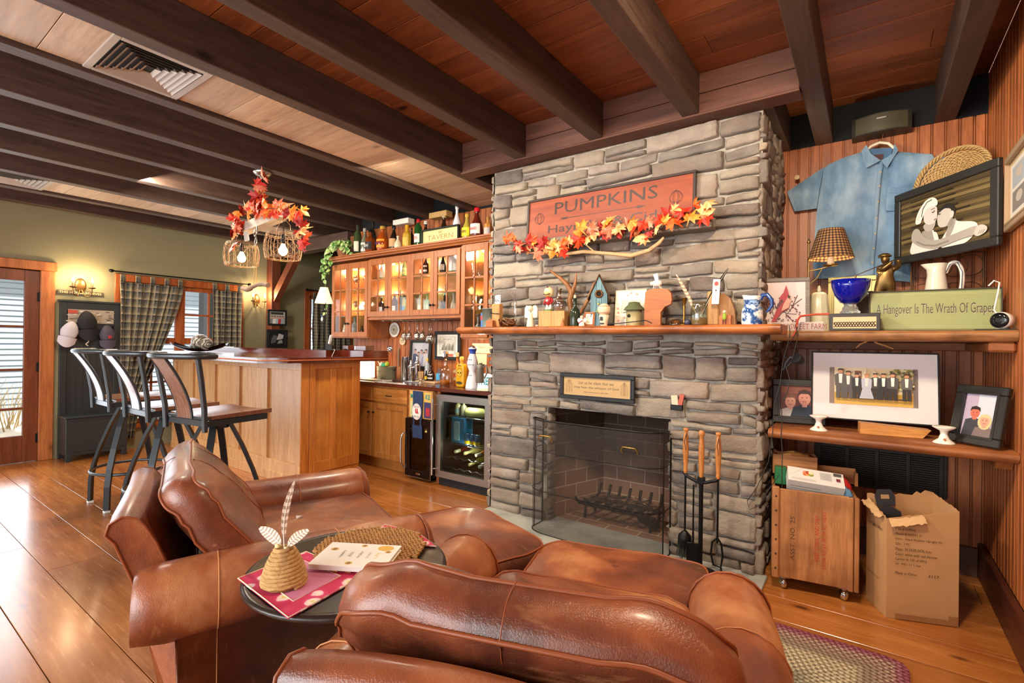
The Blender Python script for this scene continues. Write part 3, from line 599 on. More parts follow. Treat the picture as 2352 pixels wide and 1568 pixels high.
def armchair(label, loc, rz, seed):
    t = thing('leather_armchair', label, 'armchair', loc, rz, 'pair of brown leather armchairs')
    b = B()
    for (x, y) in ((-.44, -.40), (.44, -.40), (-.44, .44), (.44, .44)): f = B(); f.lathe([(.022, 0), (.032, .06)], 10, x, y); obj('leg', f, plain('#2c1a12', .4), t)
    b.box(-.45, .45, -.36, .49, .05, .40, .03); obj('base', b, M_lea, t)
    def wr(a, s):
        def f(p): return p+Vector((0, 0, a*noise3(p.x*9+s, p.y*9, s)+a*.6*noise3(p.x*23, p.y*5+s, s)))
        return f
    b, l0, l1 = cushion(.345, .40, .13, .035, wr(.010, seed)); T = rot((0, .12, .44)); obj('seat_cushion', b, M_lea, t, T); seam(t, [l0], T); seam(t, [l1], T)
    for sx in (-1, 1):
        # roll arm: closed profile swept front to back
        prof = [(.36, .10), (.36, .47)]
        for i in range(16): a = math.radians(195-i*265/15); prof.append((.465+.125*math.cos(a), .495+.125*math.sin(a)))
        prof += [(.50, .385), (.49, .07)]
        R = []; ys_ = [(-.455, .90), (-.44, .97), (-.40, 1)]+[(-.30+.1*i, 1.0) for i in range(8)]+[(.47, 1.0), (.52, .985), (.545, .94), (.555, .84)]
        for y, k in ys_:
            cx_, cz_ = .455, .34; sag = -.02*max(0, (-y-.1))
            R.append([(sx*(cx_+(px-cx_)*k), (y if y > -.39 or pz > .42 else y+(-.325+(y+.4)*.08-y)*min(1, (.42-pz)/.06+.3)), cz_+(pz-cz_)*k+sag+.006*noise3(px*8, y*6+seed, pz*8)) for px, pz in prof])
        b = B(); b.rings(R if sx < 0 else [r[::-1] for r in R], True); a = obj('arm', b, M_lea, t)
        fr = [(sx*(.455+(px-.455)*1.0), .522, .34+(pz-.34)*.995) for px, pz in prof]; seam(a, [fr+[fr[0]]])
        for ysn in (.18, -.22): s2 = [(sx*(.455+(px-.455)*1.006), ysn, .34+(pz-.34)*1.006-.02*max(0, -ysn-.1)) for px, pz in prof[1:]]; seam(a, [s2], name='stitching', r=.002, m=M_stitch)
    # back frame: rolled top, leaning back
    R = []; n = 18
    for i in range(n+1):
        u = i/n*2-1; x = u*.40; k = 1-.05*max(0, abs(u)-.8)*5; dz = .03*(1-u*u)-.02; fl = .02*u*u
        P = [(-.40, .12), (-.34, .40), (-.44, .66), (-.475, .745+dz), (-.50, .775+dz), (-.54, .785+dz), (-.575, .765+dz), (-.585, .73+dz), (-.56, .68), (-.51, .55), (-.47, .38), (-.42, .12)]
        R.append([(x*k, -.40+(y+.46)*k-fl, z) for y, z in P])
    b = B(); b.rings(R, True); f = obj('back_frame', b, M_lea, t)
    seam(f, [[(p[0]*1.004, p[1], p[2]) for p in R[0]][1:11]]); seam(f, [[(p[0]*1.004, p[1], p[2]) for p in R[-1]][1:11]])
    def cf(p):
        side = abs(p.x)/.41; k = p.y/.25
        q = Vector(p); q.z += .012*noise3(p.x*7+seed, p.y*8, seed)+.010*math.sin(p.y*70+noise3(p.x*5, p.y*3, seed)*5)*max(0, side-.45)*.9
        q.y += .018*noise3(p.x*5, seed, p.z*4)-.02*side*side; q.x *= 1-.05*max(0, k)
        return q
    b, l0, l1 = cushion(.415, .25, .115, .045, cf, .30, 84, .02, .06); T = rot((.01, -.213, .655), 90+36)
    cu = obj('back_cushion', b, M_lea, t, T); seam(cu, [l0], None, r=.005); seam(cu, [l1], None, r=.005)
    s2 = [[tuple(cf(Vector((0, yy, .0575+.045*(1-(abs(yy)/.25)**2.6)+.001)))) for yy in [(-.24+.024*k) for k in range(21)]]]
    s2 += [[tuple(cf(Vector((0, .25+.02*math.sin(PI*k/8)+.001, -.0575+.115*k/8)))) for k in range(9)]]
    s2 += [[tuple(cf(Vector((xx, yy, -.0575-.06*(1-max(abs(xx)/.405, abs(yy)/.25)**2.6)-.001)))) for yy in [(-.24+.024*k) for k in range(21)]] for xx in (-.12, .14)]
    for q_ in s2: seam(cu, [q_], name='stitching', r=.0014, m=M_pipe)
    return t
def ottoman(label, loc, rz, w, d, h, seed):
    t = thing('leather_ottoman', label, 'ottoman', loc, rz, 'pair of leather ottomans')
    for (x, y) in ((-1, -1), (1, -1), (-1, 1), (1, 1)): f = B(); f.lathe([(.022, 0), (.03, .06)], 10, x*(w-.08), y*(d-.08)); obj('leg', f, plain('#2c1a12', .4), t)
    b, l0, l1 = cushion(w-.01, d-.01, .16, .0, None, .3); obj('base', b, M_lea, t, rot((0, 0, .14)))
    fn = lambda p: p+Vector((0, 0, .007*noise3(p.x*8+seed, p.y*9, seed)))
    b, l0, l1 = cushion(w, d, h-.25, .03, fn, .34, 72, .016); T = rot((0, 0, .22+(h-.25)/2)); o = obj('top_cushion', b, M_lea, t, T); seam(o, [l0], None); seam(o, [l1], None); return t
armchair('brown leather armchair on the left, its puffy back cushion facing the fireplace', (-2.181, 1.195, 0), math.radians(-22), 1.0)
armchair('brown leather armchair in the foreground seen from behind', (-.66, 1.108, 0), math.radians(16.7), 5.3)
ottoman('brown leather ottoman between the left armchair and the hearth', (-1.67, 1.90, 0), math.radians(-20), .37, .30, .42, 2)
ottoman('brown leather ottoman in front of the foreground armchair and fire screen', (-.86, 1.97, 0), math.radians(16.7), .37, .26, .42, 7)
# ================================================================ SIDE TABLE
TX, TY, TZ = -1.315, .975, .662
t = thing('side_table', 'round dark side table squeezed between the two leather armchairs', 'table', (TX, TY, 0)); M_tab = plain('#2b211c', .28)
b = B(); b.lathe([(.02, TZ-.03), (.272, TZ-.03), (.29, TZ-.024), (.302, TZ-.014), (.30, TZ-.006), (.288, TZ-.001), (.282, TZ-.003), (.275, TZ-.003), (0.001, TZ-.003)], 56); obj('table_top', b, M_tab, t)
b = B(); b.lathe([(.025, .06), (.035, .12), (.022, .2), (.03, .35), (.045, .42), (.022, .52), (.05, TZ-.03)], 16); obj('pedestal', b, M_tab, t)
for i in range(3): a = i*2.094+.3; b = B(); b.tube([(.02*math.cos(a), .02*math.sin(a), .12), (.10*math.cos(a), .10*math.sin(a), .10), (.17*math.cos(a), .17*math.sin(a), .02)], [.02, .017, .014], 8); obj('foot', b, M_tab, t)
z0 = TZ+.0005
def onT(u, v, dz=0): p = atZ(u, v, TZ+dz); return (p.x, p.y)
# floral placemats
def m_floral():
    t = NT('floral_cloth'); v = t.new('TexVoronoi'); t.ln(t.coord(), v.inputs['Vector']); v.inputs['Scale'].default_value = 19
    n = t.noise(t.coord(), 30, 3); sx = t.math('ADD', v.outputs['Distance'], t.math('MULTIPLY', n, .35))
    c = t.ramp(sx, [(.28, rgb('#e8d08a')), (.36, rgb('#f6ead0')), (.52, rgb('#f2c9cf')), (.58, rgb('#d6426a')), (.8, rgb('#c9305a'))]); return t.fin(c, .85)
M_flor = mat('floral', m_floral); M_pink = plain('#cf7f9f', .85, 0, .1); M_cream = plain('#eadbb4', .85)
def placemat(c, label):
    P = [Vector((x, y)) for x, y in c]; cen = sum(P, Vector((0, 0)))/len(P); b = B(); b.prism([tuple(p) for p in P], z0, z0+.003); r = solo('placemat', b, M_flor, label, 'placemat', group='floral placemats')
    i = [cen+(p-cen)*.62 for p in P]; b = B(); b.prism([tuple(p) for p in i], z0+.003, z0+.0036); obj('centre_panel', b, M_pink, r)
    b = B()
    for q, k in ((P, .99), (i, 1.0)):
        L = [(cen+(p-cen)*k) for p in q]; b.tube([(p.x, p.y, z0+.003) for p in L]+[(L[0].x, L[0].y, z0+.003)], .0018, 5)
    obj('border', b, M_cream, r); return r
placemat([onT(545, 1330), onT(662, 1422), onT(838, 1322), onT(703, 1268)], 'pink floral placemat under the rope vase, corner hanging off the table')
placemat([onT(800, 1245), onT(1003, 1256), onT(960, 1225), onT(885, 1206)], 'pink floral placemat mostly hidden under the woven round trivet')
# round link trivet
cx_, cy_ = onT(845, 1262); t = thing('woven_trivet', 'round tan trivet of interlaced wooden links on the side table', 'trivet', (cx_, cy_, z0+.004)); m = wood('link', '#8a5a26', '#c9944e', 0, .6, 3, .4, 0, .2); b = B(); s = .024
for i in range(-8, 9):
    for j in range(-8, 9):
        x, y = i*s+(j % 2)*s/2, j*s*.87
        if math.hypot(x, y) > .178: continue
        for a in (0, PI/3, 2*PI/3):
            q = B(); q.at((x+math.cos(a)*s/2, y+math.sin(a)*s/2, .003), (0, 0, a+.35)); q.box(-.0095, .0095, -.0033, .0033, -.003, .005, .001); b.v += q.v[:] if False else []; o_ = len(b.v); b.v += q.v; b.f += [[o_+k for k in f_] for f_ in q.f]; b.mi += q.mi; b.sm += q.sm; b.col += q.col
obj('links', b, m, t)
# notebook with bees
P = [onT(695, 1298, .03), onT(770, 1238, .03), onT(938, 1247, .03), onT(868, 1312, .03)]; ax = Vector(P[2])-Vector(P[1]); ax.normalize(); ang = math.atan2(ax.y, ax.x); cen = sum((Vector(p) for p in P), Vector((0, 0)))/4
t = thing('notebook', 'white notebook with bee drawings lying on the woven trivet', 'notebook', (cen.x, cen.y, z0+.0125), ang); W, H = .118, .083
for nm, a, c in (('pages', -.016+.012, .012), ):
    b = B(); b.box(-W+.003, W-.003, -H+.003, H-.003, .002, .013); obj('pages', b, M_white, t)
b = B(); b.box(-W, W, -H, H, .0, .002, .0005); b.box(-W, W, -H, H, .013, .0155, .0005); co = obj('cover', b, plain('#f4f1ea', .5), t)
b = B()
for (s_, x, y, w_, cl) in (('HAPPY', -.045, -.0, .05, '#555555'), ('BEE', -.018, .0, .032, '#777777'), ('WORRY', .012, .0, .05, '#777777'), ("DON'T", .04, 0, .045, '#999977'), ('LIFE', .066, 0, .04, '#d9c25a')):
    q = B(); text(q, s_, w_, .009, col=cl, axis='xy', z=0); R_ = Matrix.Translation((x, y, .0158)) @ Matrix.Rotation(PI/2+.0, 4, 'Z'); o_ = len(b.v); b.v += [tuple(R_ @ Vector(p)) for p in q.v]; b.f += [[o_+k for k in f_] for f_ in q.f]; b.mi += q.mi; b.sm += q.sm; b.col += q.col
obj('cover_lettering', b, M_print, co)
for (x, y, r_) in ((-.085, .03, .010), (.0, .066, .008), (.0, -.062, .009), (.092, .028, .008)):
    b = B(); b.c = rgb('#d8a52a'); b.prism([(x+r_*1.3*math.cos(a*PI/6), y+r_*math.sin(a*PI/6)) for a in range(12)], .0156, .0160); b.c = rgb('#222222')
    for k in (-.4, .2): b.prism([(x+r_*k, y-r_*.8), (x+r_*(k+.3), y-r_*.8), (x+r_*(k+.3), y+r_*.8), (x+r_*k, y+r_*.8)], .0160, .0162)
    obj('printed_bee', b, M_print, co)
b = B(); b.c = rgb('#e0b040'); b.prism([(.075+.022*math.cos(a*PI/6)*1.2, .055+.02*math.sin(a*PI/6)) for a in range(12)], .0156, .0160); b.c = (1, 1, 1); obj('printed_hive', b, M_print, co)
# rope beehive vase with feathers
vx, vy = onT(652, 1345); t = thing('rope_vase', 'small beehive vase of coiled rope on the pink placemat', 'vase', (vx, vy, z0+.0035)); m = wood('rope', '#a9793a', '#e2bd80', 0, .8, 6, 0, 0, .5)
b = B(); pts = []; turns = 10
for i in range(turns*22+1): k = i/(turns*22); a = k*turns*2*PI; r_ = .056*(1-k**1.7*.62)+.001; pts.append((r_*math.cos(a), r_*math.sin(a), .006+k*.098))
b.tube(pts, .0062, 7)
for ph in (0, 2.1, 4.2): b.tube([(p[0]*(1+.10*math.cos(i*.9+ph)*.9), p[1]*(1+.10*math.cos(i*.9+ph)*.9), p[2]+.003*math.sin(i*.9+ph)) for i, p in enumerate(pts)], .0028, 4)
obj('rope_coil', b, m, t); b = B(); b.lathe([(.052, .002), (.05, .03), (.035, .08), (.02, .104)], 20); obj('core', b, plain('#8a6430', .8), t)
b = B(); b.ball((-.014, -.012, .108), .008, 8, 6); b.ball((.016, -.004, .107), .006, 8, 6); obj('seed_bead', b, plain('#e8d8a0', .5), t)
def feather(b, base, tip, w, bend, nseg=16, stripes=True):
    base = Vector(base); tip = Vector(tip); ax_ = tip-base; L = ax_.length; f_ = sight(650, 1200).normalized(); sd = ax_.cross(f_).normalized()
    P = [base+ax_*(i/nseg)+sd*bend*math.sin(PI*i/nseg) for i in range(nseg+1)]
    b.c = rgb('#f2ece0'); b.tube([tuple(p) for p in P], [.0016*(1-.7*i/nseg) for i in range(nseg+1)], 5)
    for i in range(nseg*2):
        u = .18+.8*i/(nseg*2); u2 = u+.82/(nseg*2); k = w*(math.sin(PI*min(1, (u-.1)/.9))**.6 if u < .97 else .3); k2 = w*(math.sin(PI*min(1, (u2-.1)/.9))**.6 if u2 < .97 else .12)
        p = base+ax_*u+sd*bend*math.sin(PI*u); p2 = base+ax_*u2+sd*bend*math.sin(PI*u2)
        for sgn in (-1, 1):
            b.c = rgb('#b39c86') if i % 4 < 2 and stripes else (rgb('#efe3cf') if stripes else rgb('#2a2420')); dn = -ax_.normalized()*(-.5*w)
            b.add([tuple(p+f_*.0004), tuple(p2+f_*.0004), tuple(p2+sd*sgn*k2*1.0+dn*.8), tuple(p+sd*sgn*k+dn*.8)], [(0, 1, 2, 3)], False)
    b.c = (1, 1, 1)
for (lab, tu, tv, w_, bd) in (('broad striped feather fanning left in the rope vase', 597, 1212, .016, -.006), ('tall slim pale feather standing up in the rope vase', 677, 1104, .009, .012), ('short striped feather fanning right in the rope vase', 708, 1217, .013, .006)):
    b = B(); d = sight(tu, tv); base = Vector((vx, vy, z0+.10)); y_ = vy+.01; k = y_/d[1]; tip = EYE+d*k; feather(b, base, tip, w_, bd); solo('feather', b, printed(.7), lab, 'feather', group='feathers in the rope vase')
# ================================================================ RUG
def m_rug():
    t = NT('braided_wool'); tc = t.new('TexCoord'); sp_ = t.new('SeparateXYZ'); t.ln(tc.outputs['Object'], sp_.inputs[0])
    dx = t.math('SUBTRACT', 1.05, t.math('ABSOLUTE', sp_.outputs[0])); dy = t.math('SUBTRACT', .95, t.math('ABSOLUTE', sp_.outputs[1])); d = t.math('MINIMUM', dx, dy)
    al = t.math('ADD', sp_.outputs[0], sp_.outputs[1]); al2 = t.math('SUBTRACT', sp_.outputs[0], sp_.outputs[1])
    row = t.math('SINE', t.math('MULTIPLY', d, 2*PI/.022)); br = t.math('SINE', t.math('ADD', t.math('MULTIPLY', al, 260.0), t.math('MULTIPLY', d, 143.0))); br2 = t.math('SINE', t.math('MULTIPLY', al2, 190.0))
    k = t.math('MULTIPLY', t.math('ADD', br, br2), .25); k = t.math('ADD', k, .5)
    base = t.ramp(t.math('ADD', d, t.math('MULTIPLY', t.noise(t.coord(), 4, 2), .02)), [(0.02, rgb('#8e4a58')), (.05, rgb('#a8737a')), (.07, rgb('#b9a48c')), (.16, rgb('#8a7d6c')), (.20, rgb('#cbbd9c')), (.32, rgb('#cfc3a4')), (.40, rgb('#8f8a74')), (.52, rgb('#b7ad90'))])
    dark = t.ramp(d, [(0.02, rgb('#7a3046')), (.07, rgb('#7c4a50')), (.2, rgb('#9a8b70')), (.36, rgb('#6f6a58')), (.5, rgb('#5c6358'))])
    c = t.mix(t.ramp(k, [(.42, 0.0), (.58, .9)]), base, dark); h = t.math('ADD', row, br); t.bump(h, .8, .004); return t.fin(c, .95)
b = B(); b.prism([(-1.05, -.95), (.97, -.95), (1.05, -.87), (1.05, .88), (1.03, .93), (.98, .95), (-.98, .95), (-1.05, .88)], 0.0, .011); solo('braided_rug', b, mat('rug', m_rug), 'rectangular braided rug in beige and maroon under the armchairs', 'rug', (-.90, 1.79, .0005))
# ================================================================ BAR STOOLS
M_stool = plain('#4c5257', .34, .75); M_seat = wood('stool_seat', '#5e3626', '#97664c', 0, .22, .9, .2, 0, .05, coat=.4)
def barstool(label, loc, rz):
    t = thing('bar_stool', label, 'bar stool', loc, rz, 'swivel bar stools'); zs = .83
    b = B(); b.grid(lambda u, v: (-.22+.44*u, -.17+.42*v, zs+.052-.014*math.sin(PI*u)*(1-.3*v)+.004*v), 10, 8); b.grid(lambda u, v: (-.22+.44*u, -.17+.42*v, zs+.028), 10, 8, flip=True)
    edge = [(-.22, -.17), (.22, -.17), (.22, .25), (-.22, .25)]
    for i in range(4):
        p, q = edge[i], edge[(i+1) % 4]; b.grid(lambda u, v: (p[0]+(q[0]-p[0])*u, p[1]+(q[1]-p[1])*u, (zs+.028)*(1-v)+v*(zs+.052-.014*math.sin(PI*((p[0]+(q[0]-p[0])*u)+.22)/.44)*(1-.3*((p[1]+(q[1]-p[1])*u)+.17)/.42)+.004*((p[1]+(q[1]-p[1])*u)+.17)/.42)), 10, 1, False)
    obj('seat', b, M_seat, t)
    b = B(); b.box(-.205, .205, -.20, -.175, zs-.015, zs+.024, .002); b.box(-.205, .205, .20, .225, zs-.015, zs+.024, .002); b.box(-.212, -.187, -.20, .225, zs-.015, zs+.024, .002); b.box(.187, .212, -.20, .225, zs-.015, zs+.024, .002); b.box(-.1, .1, -.1, .1, zs-.02, zs+.02, .002); obj('seat_frame', b, M_stool, t)
    b = B(); b.cyl(0, 0, zs-.06, zs-.02, .075, 20); obj('swivel', b, M_stool, t)
    for sx in (-1, 1):
        b = B(); b.tube([(sx*.205, -.205, zs-.045), (sx*.208, -.212, zs+.10), (sx*.218, -.24, zs+.28), (sx*.225, -.265, zs+.41)], .0165, 12); obj('back_post', b, M_stool, t)
    b = B(); RL = crv([(-.262, -.185, zs+.425), (-.235, -.275, zs+.425), (-.13, -.345, zs+.425), (0, -.375, zs+.425), (.13, -.345, zs+.425), (.235, -.275, zs+.425), (.262, -.185, zs+.425)], 4); b.tube(RL, .019, 12); b.ball(RL[0], .019, 10, 8); b.ball(RL[-1], .019, 10, 8); obj('top_rail', b, M_stool, t)
    def sp(u, v, off): y = -.20-.165*v**1.7+off; return (-.075+.15*u, y, zs+.03+.385*v)
    b = B(); b.grid(lambda u, v: sp(u, v, 0), 4, 12); b.grid(lambda u, v: sp(u, v, -.012), 4, 12, flip=True); obj('back_splat', b, wood('splat', '#5e3b30', '#94705f', 2, .2, .8, .2, 0, .05, coat=.5), t)
    for sx in (-1, 1): b = B(); b.tube([sp(0 if sx < 0 else 1, v/12, -.006) for v in range(13)], .009, 6); obj('splat_edge', b, M_stool, t)
    b = B(); b.box(-.19, .19, -.205, -.19, zs+.03, zs+.045, .001); obj('back_stretcher', b, M_stool, t)
    for sx in (-1, 1):
        for sy in (-1, 1):
            P = [(.06, .06, zs-.04), (.105, .11, zs-.18), (.15, .16, .48), (.185, .195, .33), (.20, .212, .20), (.20, .215, .02)]; R = []
            for i, (x, y, z) in enumerate(P):
                w_ = .02; d = Vector((sx, sy, 0)).normalized(); q = Vector((-d.y, d.x, 0)); c = Vector((sx*x, sy*y, z)); R.append([tuple(c+q*w_+d*.011), tuple(c-q*w_+d*.011), tuple(c-q*w_-d*.011), tuple(c+q*w_-d*.011)])
            b = B(); b.rings(R, True, smooth=False); l = obj('leg', b, plain('#26282a', .4, .6), t); b = B(); b.box(sx*.20-.02, sx*.20+.02, sy*.215-.02, sy*.215+.02, 0, .018, .003); obj('foot_pad', b, plain('#d9d9d4', .5), l)
    b = B(); b.tube([(.265*math.cos(2*PI*i/40), .265*math.sin(2*PI*i/40), .285) for i in range(40)], .012, 8, True); obj('foot_ring', b, M_stool, t)
    return t
s0 = barstool('leftmost of the three swivel bar stools, nearest the dark hall bench', (-5.0, 1.53, 0), 0)
dup(s0, (-4.21, 1.52, 0), math.radians(1), 'middle one of the three swivel bar stools along the bar')
dup(s0, (-3.55, 1.56, 0), math.radians(9), 'rightmost of the three swivel bar stools, right behind the left armchair')
# ================================================================ PICTURES: flat prints inside real frames
class Art:
    def __init__(s, w, h, y=0): s.b = B(); s.w = w; s.h = h; s.k = 0; s.y = y
    def poly(s, pts, col):
        s.k += 1; y = s.y-.00025*s.k; s.b.c = rgb(col); s.b.add([((p[0]-.5)*s.w, y, p[1]*s.h) for p in pts], [tuple(range(len(pts)))], False); s.b.c = (1, 1, 1)
    def rect(s, x0, y0, x1, y1, col): s.poly([(x0, y0), (x1, y0), (x1, y1), (x0, y1)], col)
    def oval(s, x, y, rx, ry, col, n=14): s.poly([(x+rx*math.cos(2*PI*i/n), y+ry*math.sin(2*PI*i/n)) for i in range(n)], col)
    def text(s, t, x, y, w, h, col, **k): s.k += 1; text(s.b, t, w*s.w, h*s.h if h else None, (x-.5)*s.w, y*s.h, s.y-.00025*s.k, col=col, **k)
    def line(s, pts, t, col):
        for (a, c), (d, e) in zip(pts, pts[1:]):
            L = math.hypot((d-a)*s.w, (e-c)*s.h) or 1; nx, ny = -(e-c)*s.h/L*t/s.w/2, (d-a)*s.w/L*t/s.h/2; s.poly([(a-nx, c-ny), (d-nx, e-ny), (d+nx, e+ny), (a+nx, c+ny)], col)
    def person(s, x, y, h, suit, hair='#3a2418', skin='#c98e6c', shirt='#e8e2d8', dress=None):
        w = h*.16*s.h/s.w
        if dress: s.poly([(x-w*.5, y+h*.62), (x+w*.5, y+h*.62), (x+w*1.5, y), (x-w*1.5, y)], dress)
        else: s.poly([(x-w*.8, y), (x-w*.15, y), (x, y+h*.4), (x+w*.15, y), (x+w*.8, y), (x+w*.8, y+h*.5), (x-w*.8, y+h*.5)], '#2b2724' if suit != '#55504c' else suit)
        s.poly([(x-w, y+h*.42), (x+w, y+h*.42), (x+w*1.1, y+h*.78), (x+w*.4, y+h*.84), (x-w*.4, y+h*.84), (x-w*1.1, y+h*.78)], dress or suit)
        s.poly([(x-w*.25, y+h*.5), (x+w*.25, y+h*.5), (x+w*.35, y+h*.82), (x-w*.35, y+h*.82)], shirt); s.oval(x, y+h*.91, w*.45, h*.075, skin); s.poly([(x-w*.5, y+h*.92), (x-w*.4, y+h*1.0), (x+w*.4, y+h*1.0), (x+w*.5, y+h*.92), (x+w*.2, y+h*.95), (x-w*.2, y+h*.95)], hair)
    def head(s, x, y, r, skin, hair, body, long=False):
        q = s.w/s.h
        s.poly([(x-r*2.0, 0), (x+r*2.0, 0), (x+r*1.6, y-r*1.5*q), (x+r*.5, y-r*1.1*q), (x-r*.5, y-r*1.1*q), (x-r*1.6, y-r*1.5*q)], body)
        if long: s.oval(x, y-r*.15*q, r*1.25, r*1.6*q, hair)
        s.poly([(x-r*.35, y-r*1.4*q), (x+r*.35, y-r*1.4*q), (x+r*.35, y-r*.6*q), (x-r*.35, y-r*.6*q)], skin); s.oval(x, y, r*.85, r*1.15*q, skin)
        s.poly([(x-r*.95, y+r*.3*q), (x-r*.8, y+r*1.2*q), (x, y+r*1.5*q), (x+r*.8, y+r*1.2*q), (x+r*.95, y+r*.3*q), (x+r*.5, y+r*.75*q), (x-r*.5, y+r*.75*q)], hair)
        for d in (-.32, .32): s.oval(x+d*r, y+r*.15*q, r*.1, r*.09*q, '#2a1c18', 8)
        s.rect(x-r*.28, y-r*.55*q, x+r*.28, y-r*.45*q, '#a04a48')
def framed(name, label, cat, loc, rz, tilt, W, H, fw, th, fm, art, mw=0, mcol='#efece6', group=None, prof=True, roll=0):
    t = thing(name, label, cat, loc, rz, group, rot=(tilt, roll, rz)); b = B()
    for (x0, x1, z0, z1) in ((-W/2, W/2, 0, fw), (-W/2, W/2, H-fw, H), (-W/2, -W/2+fw, fw, H-fw), (W/2-fw, W/2, fw, H-fw)): b.box(x0, x1, -th, 0, z0, z1, min(.004, fw*.3))
    if prof:
        g = fw*.72
        for (x0, x1, z0, z1) in ((-W/2+g, W/2-g, g, fw+.001), (-W/2+g, W/2-g, H-fw-.001, H-g), (-W/2+g, -W/2+fw+.001, fw, H-fw), (W/2-fw-.001, W/2-g, fw, H-fw)): b.box(x0, x1, -th-.003, -th*.5, z0, z1, .0015)
    obj('frame', b, fm, t); b = B(); b.box(-W/2+fw*.8, W/2-fw*.8, -th*.45, -.002, fw*.8, H-fw*.8); bk = obj('backing', b, plain(mcol, .6, 0, .02), t)
    iw, ih = W-2*fw-2*mw, H-2*fw-2*mw; a = Art(iw, ih, -th*.45-.0006); art(a); p = obj('picture', a.b, M_print, t, Matrix.Translation((0, 0, fw+mw))); return t
# ================================================================ FIREPLACE FRONT
YM = 3.07; ZM = 1.4805
def a_god(a):
    a.rect(0, 0, 1, 1, '#c2a070'); a.rect(.02, .04, .98, .96, '#b8955f')
    a.text('Let us be silent that we', .5, .72, .52, .17, '#3a2a1c'); a.text('may hear the whisper of God', .5, .45, .66, .17, '#3a2a1c'); a.text('Ralph Waldo Emerson, 1803-1882', .5, .2, .36, .07, '#4a3624')
    for x in (.09, .91):
        a.line([(x, .15), (x, .85)], .002, '#5a4128')
        for k in (.02, .045): a.line([(x-k, .15), (x-k, .6), (x-k*.5, .78), (x, .85), (x+k*.5, .78), (x+k, .6), (x+k, .15)], .0015, '#7a5c3a')
framed('framed_saying', 'long black-framed parchment saying hung just above the firebox', 'sign', (-1.559, YF-.045, .962), 0, 0, .575, .185, .028, .022, M_black, a_god)
t = thing('match_holder', 'small dark wall pocket holding matchboxes right of the framed saying', 'holder', (-.99, YF-.045, .945)); b = B()
b.box(-.038, .038, -.025, .0, 0, .035, .003); obj('pocket', b, M_dkmetal, t); b = B(); b.at((-.008, -.012, .02), (0, -.12, 0)); b.box(-.02, .02, -.008, .008, 0, .075); obj('matchbox', b, plain('#d8c0a4', .7), t); b = B(); b.at((.016, -.01, .02), (0, .2, 0)); b.box(-.012, .014, -.008, .006, 0, .085); obj('matchbox', b, plain('#b25a48', .7), t)
# pumpkins sign leaning on a picture ledge
t = thing('picture_ledge', 'grey picture ledge on the stone carrying the pumpkins sign', 'shelf', (-1.515, YF-.04, 2.07)); b = B(); b.box(-.745, .745, -.105, 0, .0, .018, .003); b.box(-.745, .745, -.105, -.09, .018, .062, .003); b.box(-.745, .745, -.012, 0, .018, .075, .003); obj('ledge', b, plain('#6f6658', .6), t)
W, H = 1.26, .30; t = thing('pumpkins_sign', 'long rust-red wooden sign lettered for pumpkins, hayrides and cider', 'sign', (-1.52, YF-.075, 2.133), rot=(math.radians(-4), 0, 0)); b = B()
b.box(-W/2, W/2, 0, .014, 0, .325, .002); obj('board', b, wood('rustsign', '#7a2f16', '#a8502a', 0, .55, .7, 0, 0, .08), t)
b = B(); H = .325; f_ = .014
for q in ((-W/2-.004, W/2+.004, -.004, f_), (-W/2-.004, W/2+.004, H-f_, H+.004), (-W/2-.004, -W/2+f_, f_, H-f_), (W/2-f_, W/2+.004, f_, H-f_)): b.box(q[0], q[1], -.008, .016, q[2], q[3], .002)
obj('frame', b, plain('#33221c', .5), t)
a = Art(W, H, -.0008); ink = '#38221a'; a.text('PUMPKINS', .5, .72, .62, .27, ink); a.text('Hayrides & Cider', .53, .22, .76, .24, ink)
a.line([(.27, .46), (.71, .46)], .004, ink); a.poly([(.70, .43), (.75, .46), (.70, .49)], ink); a.poly([(.23, .44), (.28, .44), (.27, .46), (.28, .48), (.23, .48), (.245, .46)], ink)
for x in (.085, .905):
    for k in (.028, .012): a.line([(x, .40), (x-k, .46), (x-k*1.15, .55), (x-k*.6, .64), (x, .67), (x+k*.6, .64), (x+k*1.15, .55), (x+k, .46), (x, .40)], .003, ink)
obj('lettering', a.b, M_print, t)
# maple leaf garlands
LEAF = [(0, -.5), (.06, -.12), (.34, -.22), (.28, -.05), (.5, .08), (.36, .14), (.4, .34), (.18, .22), (.14, .38), (0, .58), (-.14, .38), (-.18, .22), (-.4, .34), (-.36, .14), (-.5, .08), (-.28, -.05), (-.34, -.22), (-.06, -.12)]
def m_leaf():
    t = NT('maple_leaf'); i = t.island(); c = t.ramp(i, [(0, rgb('#b3160f')), (.18, rgb('#d8301a')), (.36, rgb('#e85a1c')), (.55, rgb('#ef8224')), (.72, rgb('#e9a04a')), (.86, rgb('#dc8f6a')), (1, rgb('#8a1512'))]); n = t.noise(t.coord((1, 1, 1), 5), 40, 3)
    c = t.mix(.35, c, t.ramp(n, [(.3, rgb('#9a2a12')), (.7, rgb('#f3b04a'))])); return t.fin(c, .55, 0, Subsurface_Weight=.0)
M_leaf = mat('leaf', m_leaf); R3 = random.Random(5)
def leaf(b, p, s, n, spin):
    n = Vector(n).normalized(); u = n.orthogonal().normalized(); v = n.cross(u); u2 = u*math.cos(spin)+v*math.sin(spin); v2 = n.cross(u2); p = Vector(p)
    ctr = tuple(p+n*.012*s/.1); P = []
    for (x, y) in LEAF: cup = (x*x*1.2+y*y*.8)*s*.45; P.append(tuple(p+u2*x*s+v2*y*s-n*cup+n*(.006*math.sin(x*11)*s/.08)))
    b.add([ctr]+P, [(0, i+1, (i+1) % len(P)+1) for i in range(len(P))], False)
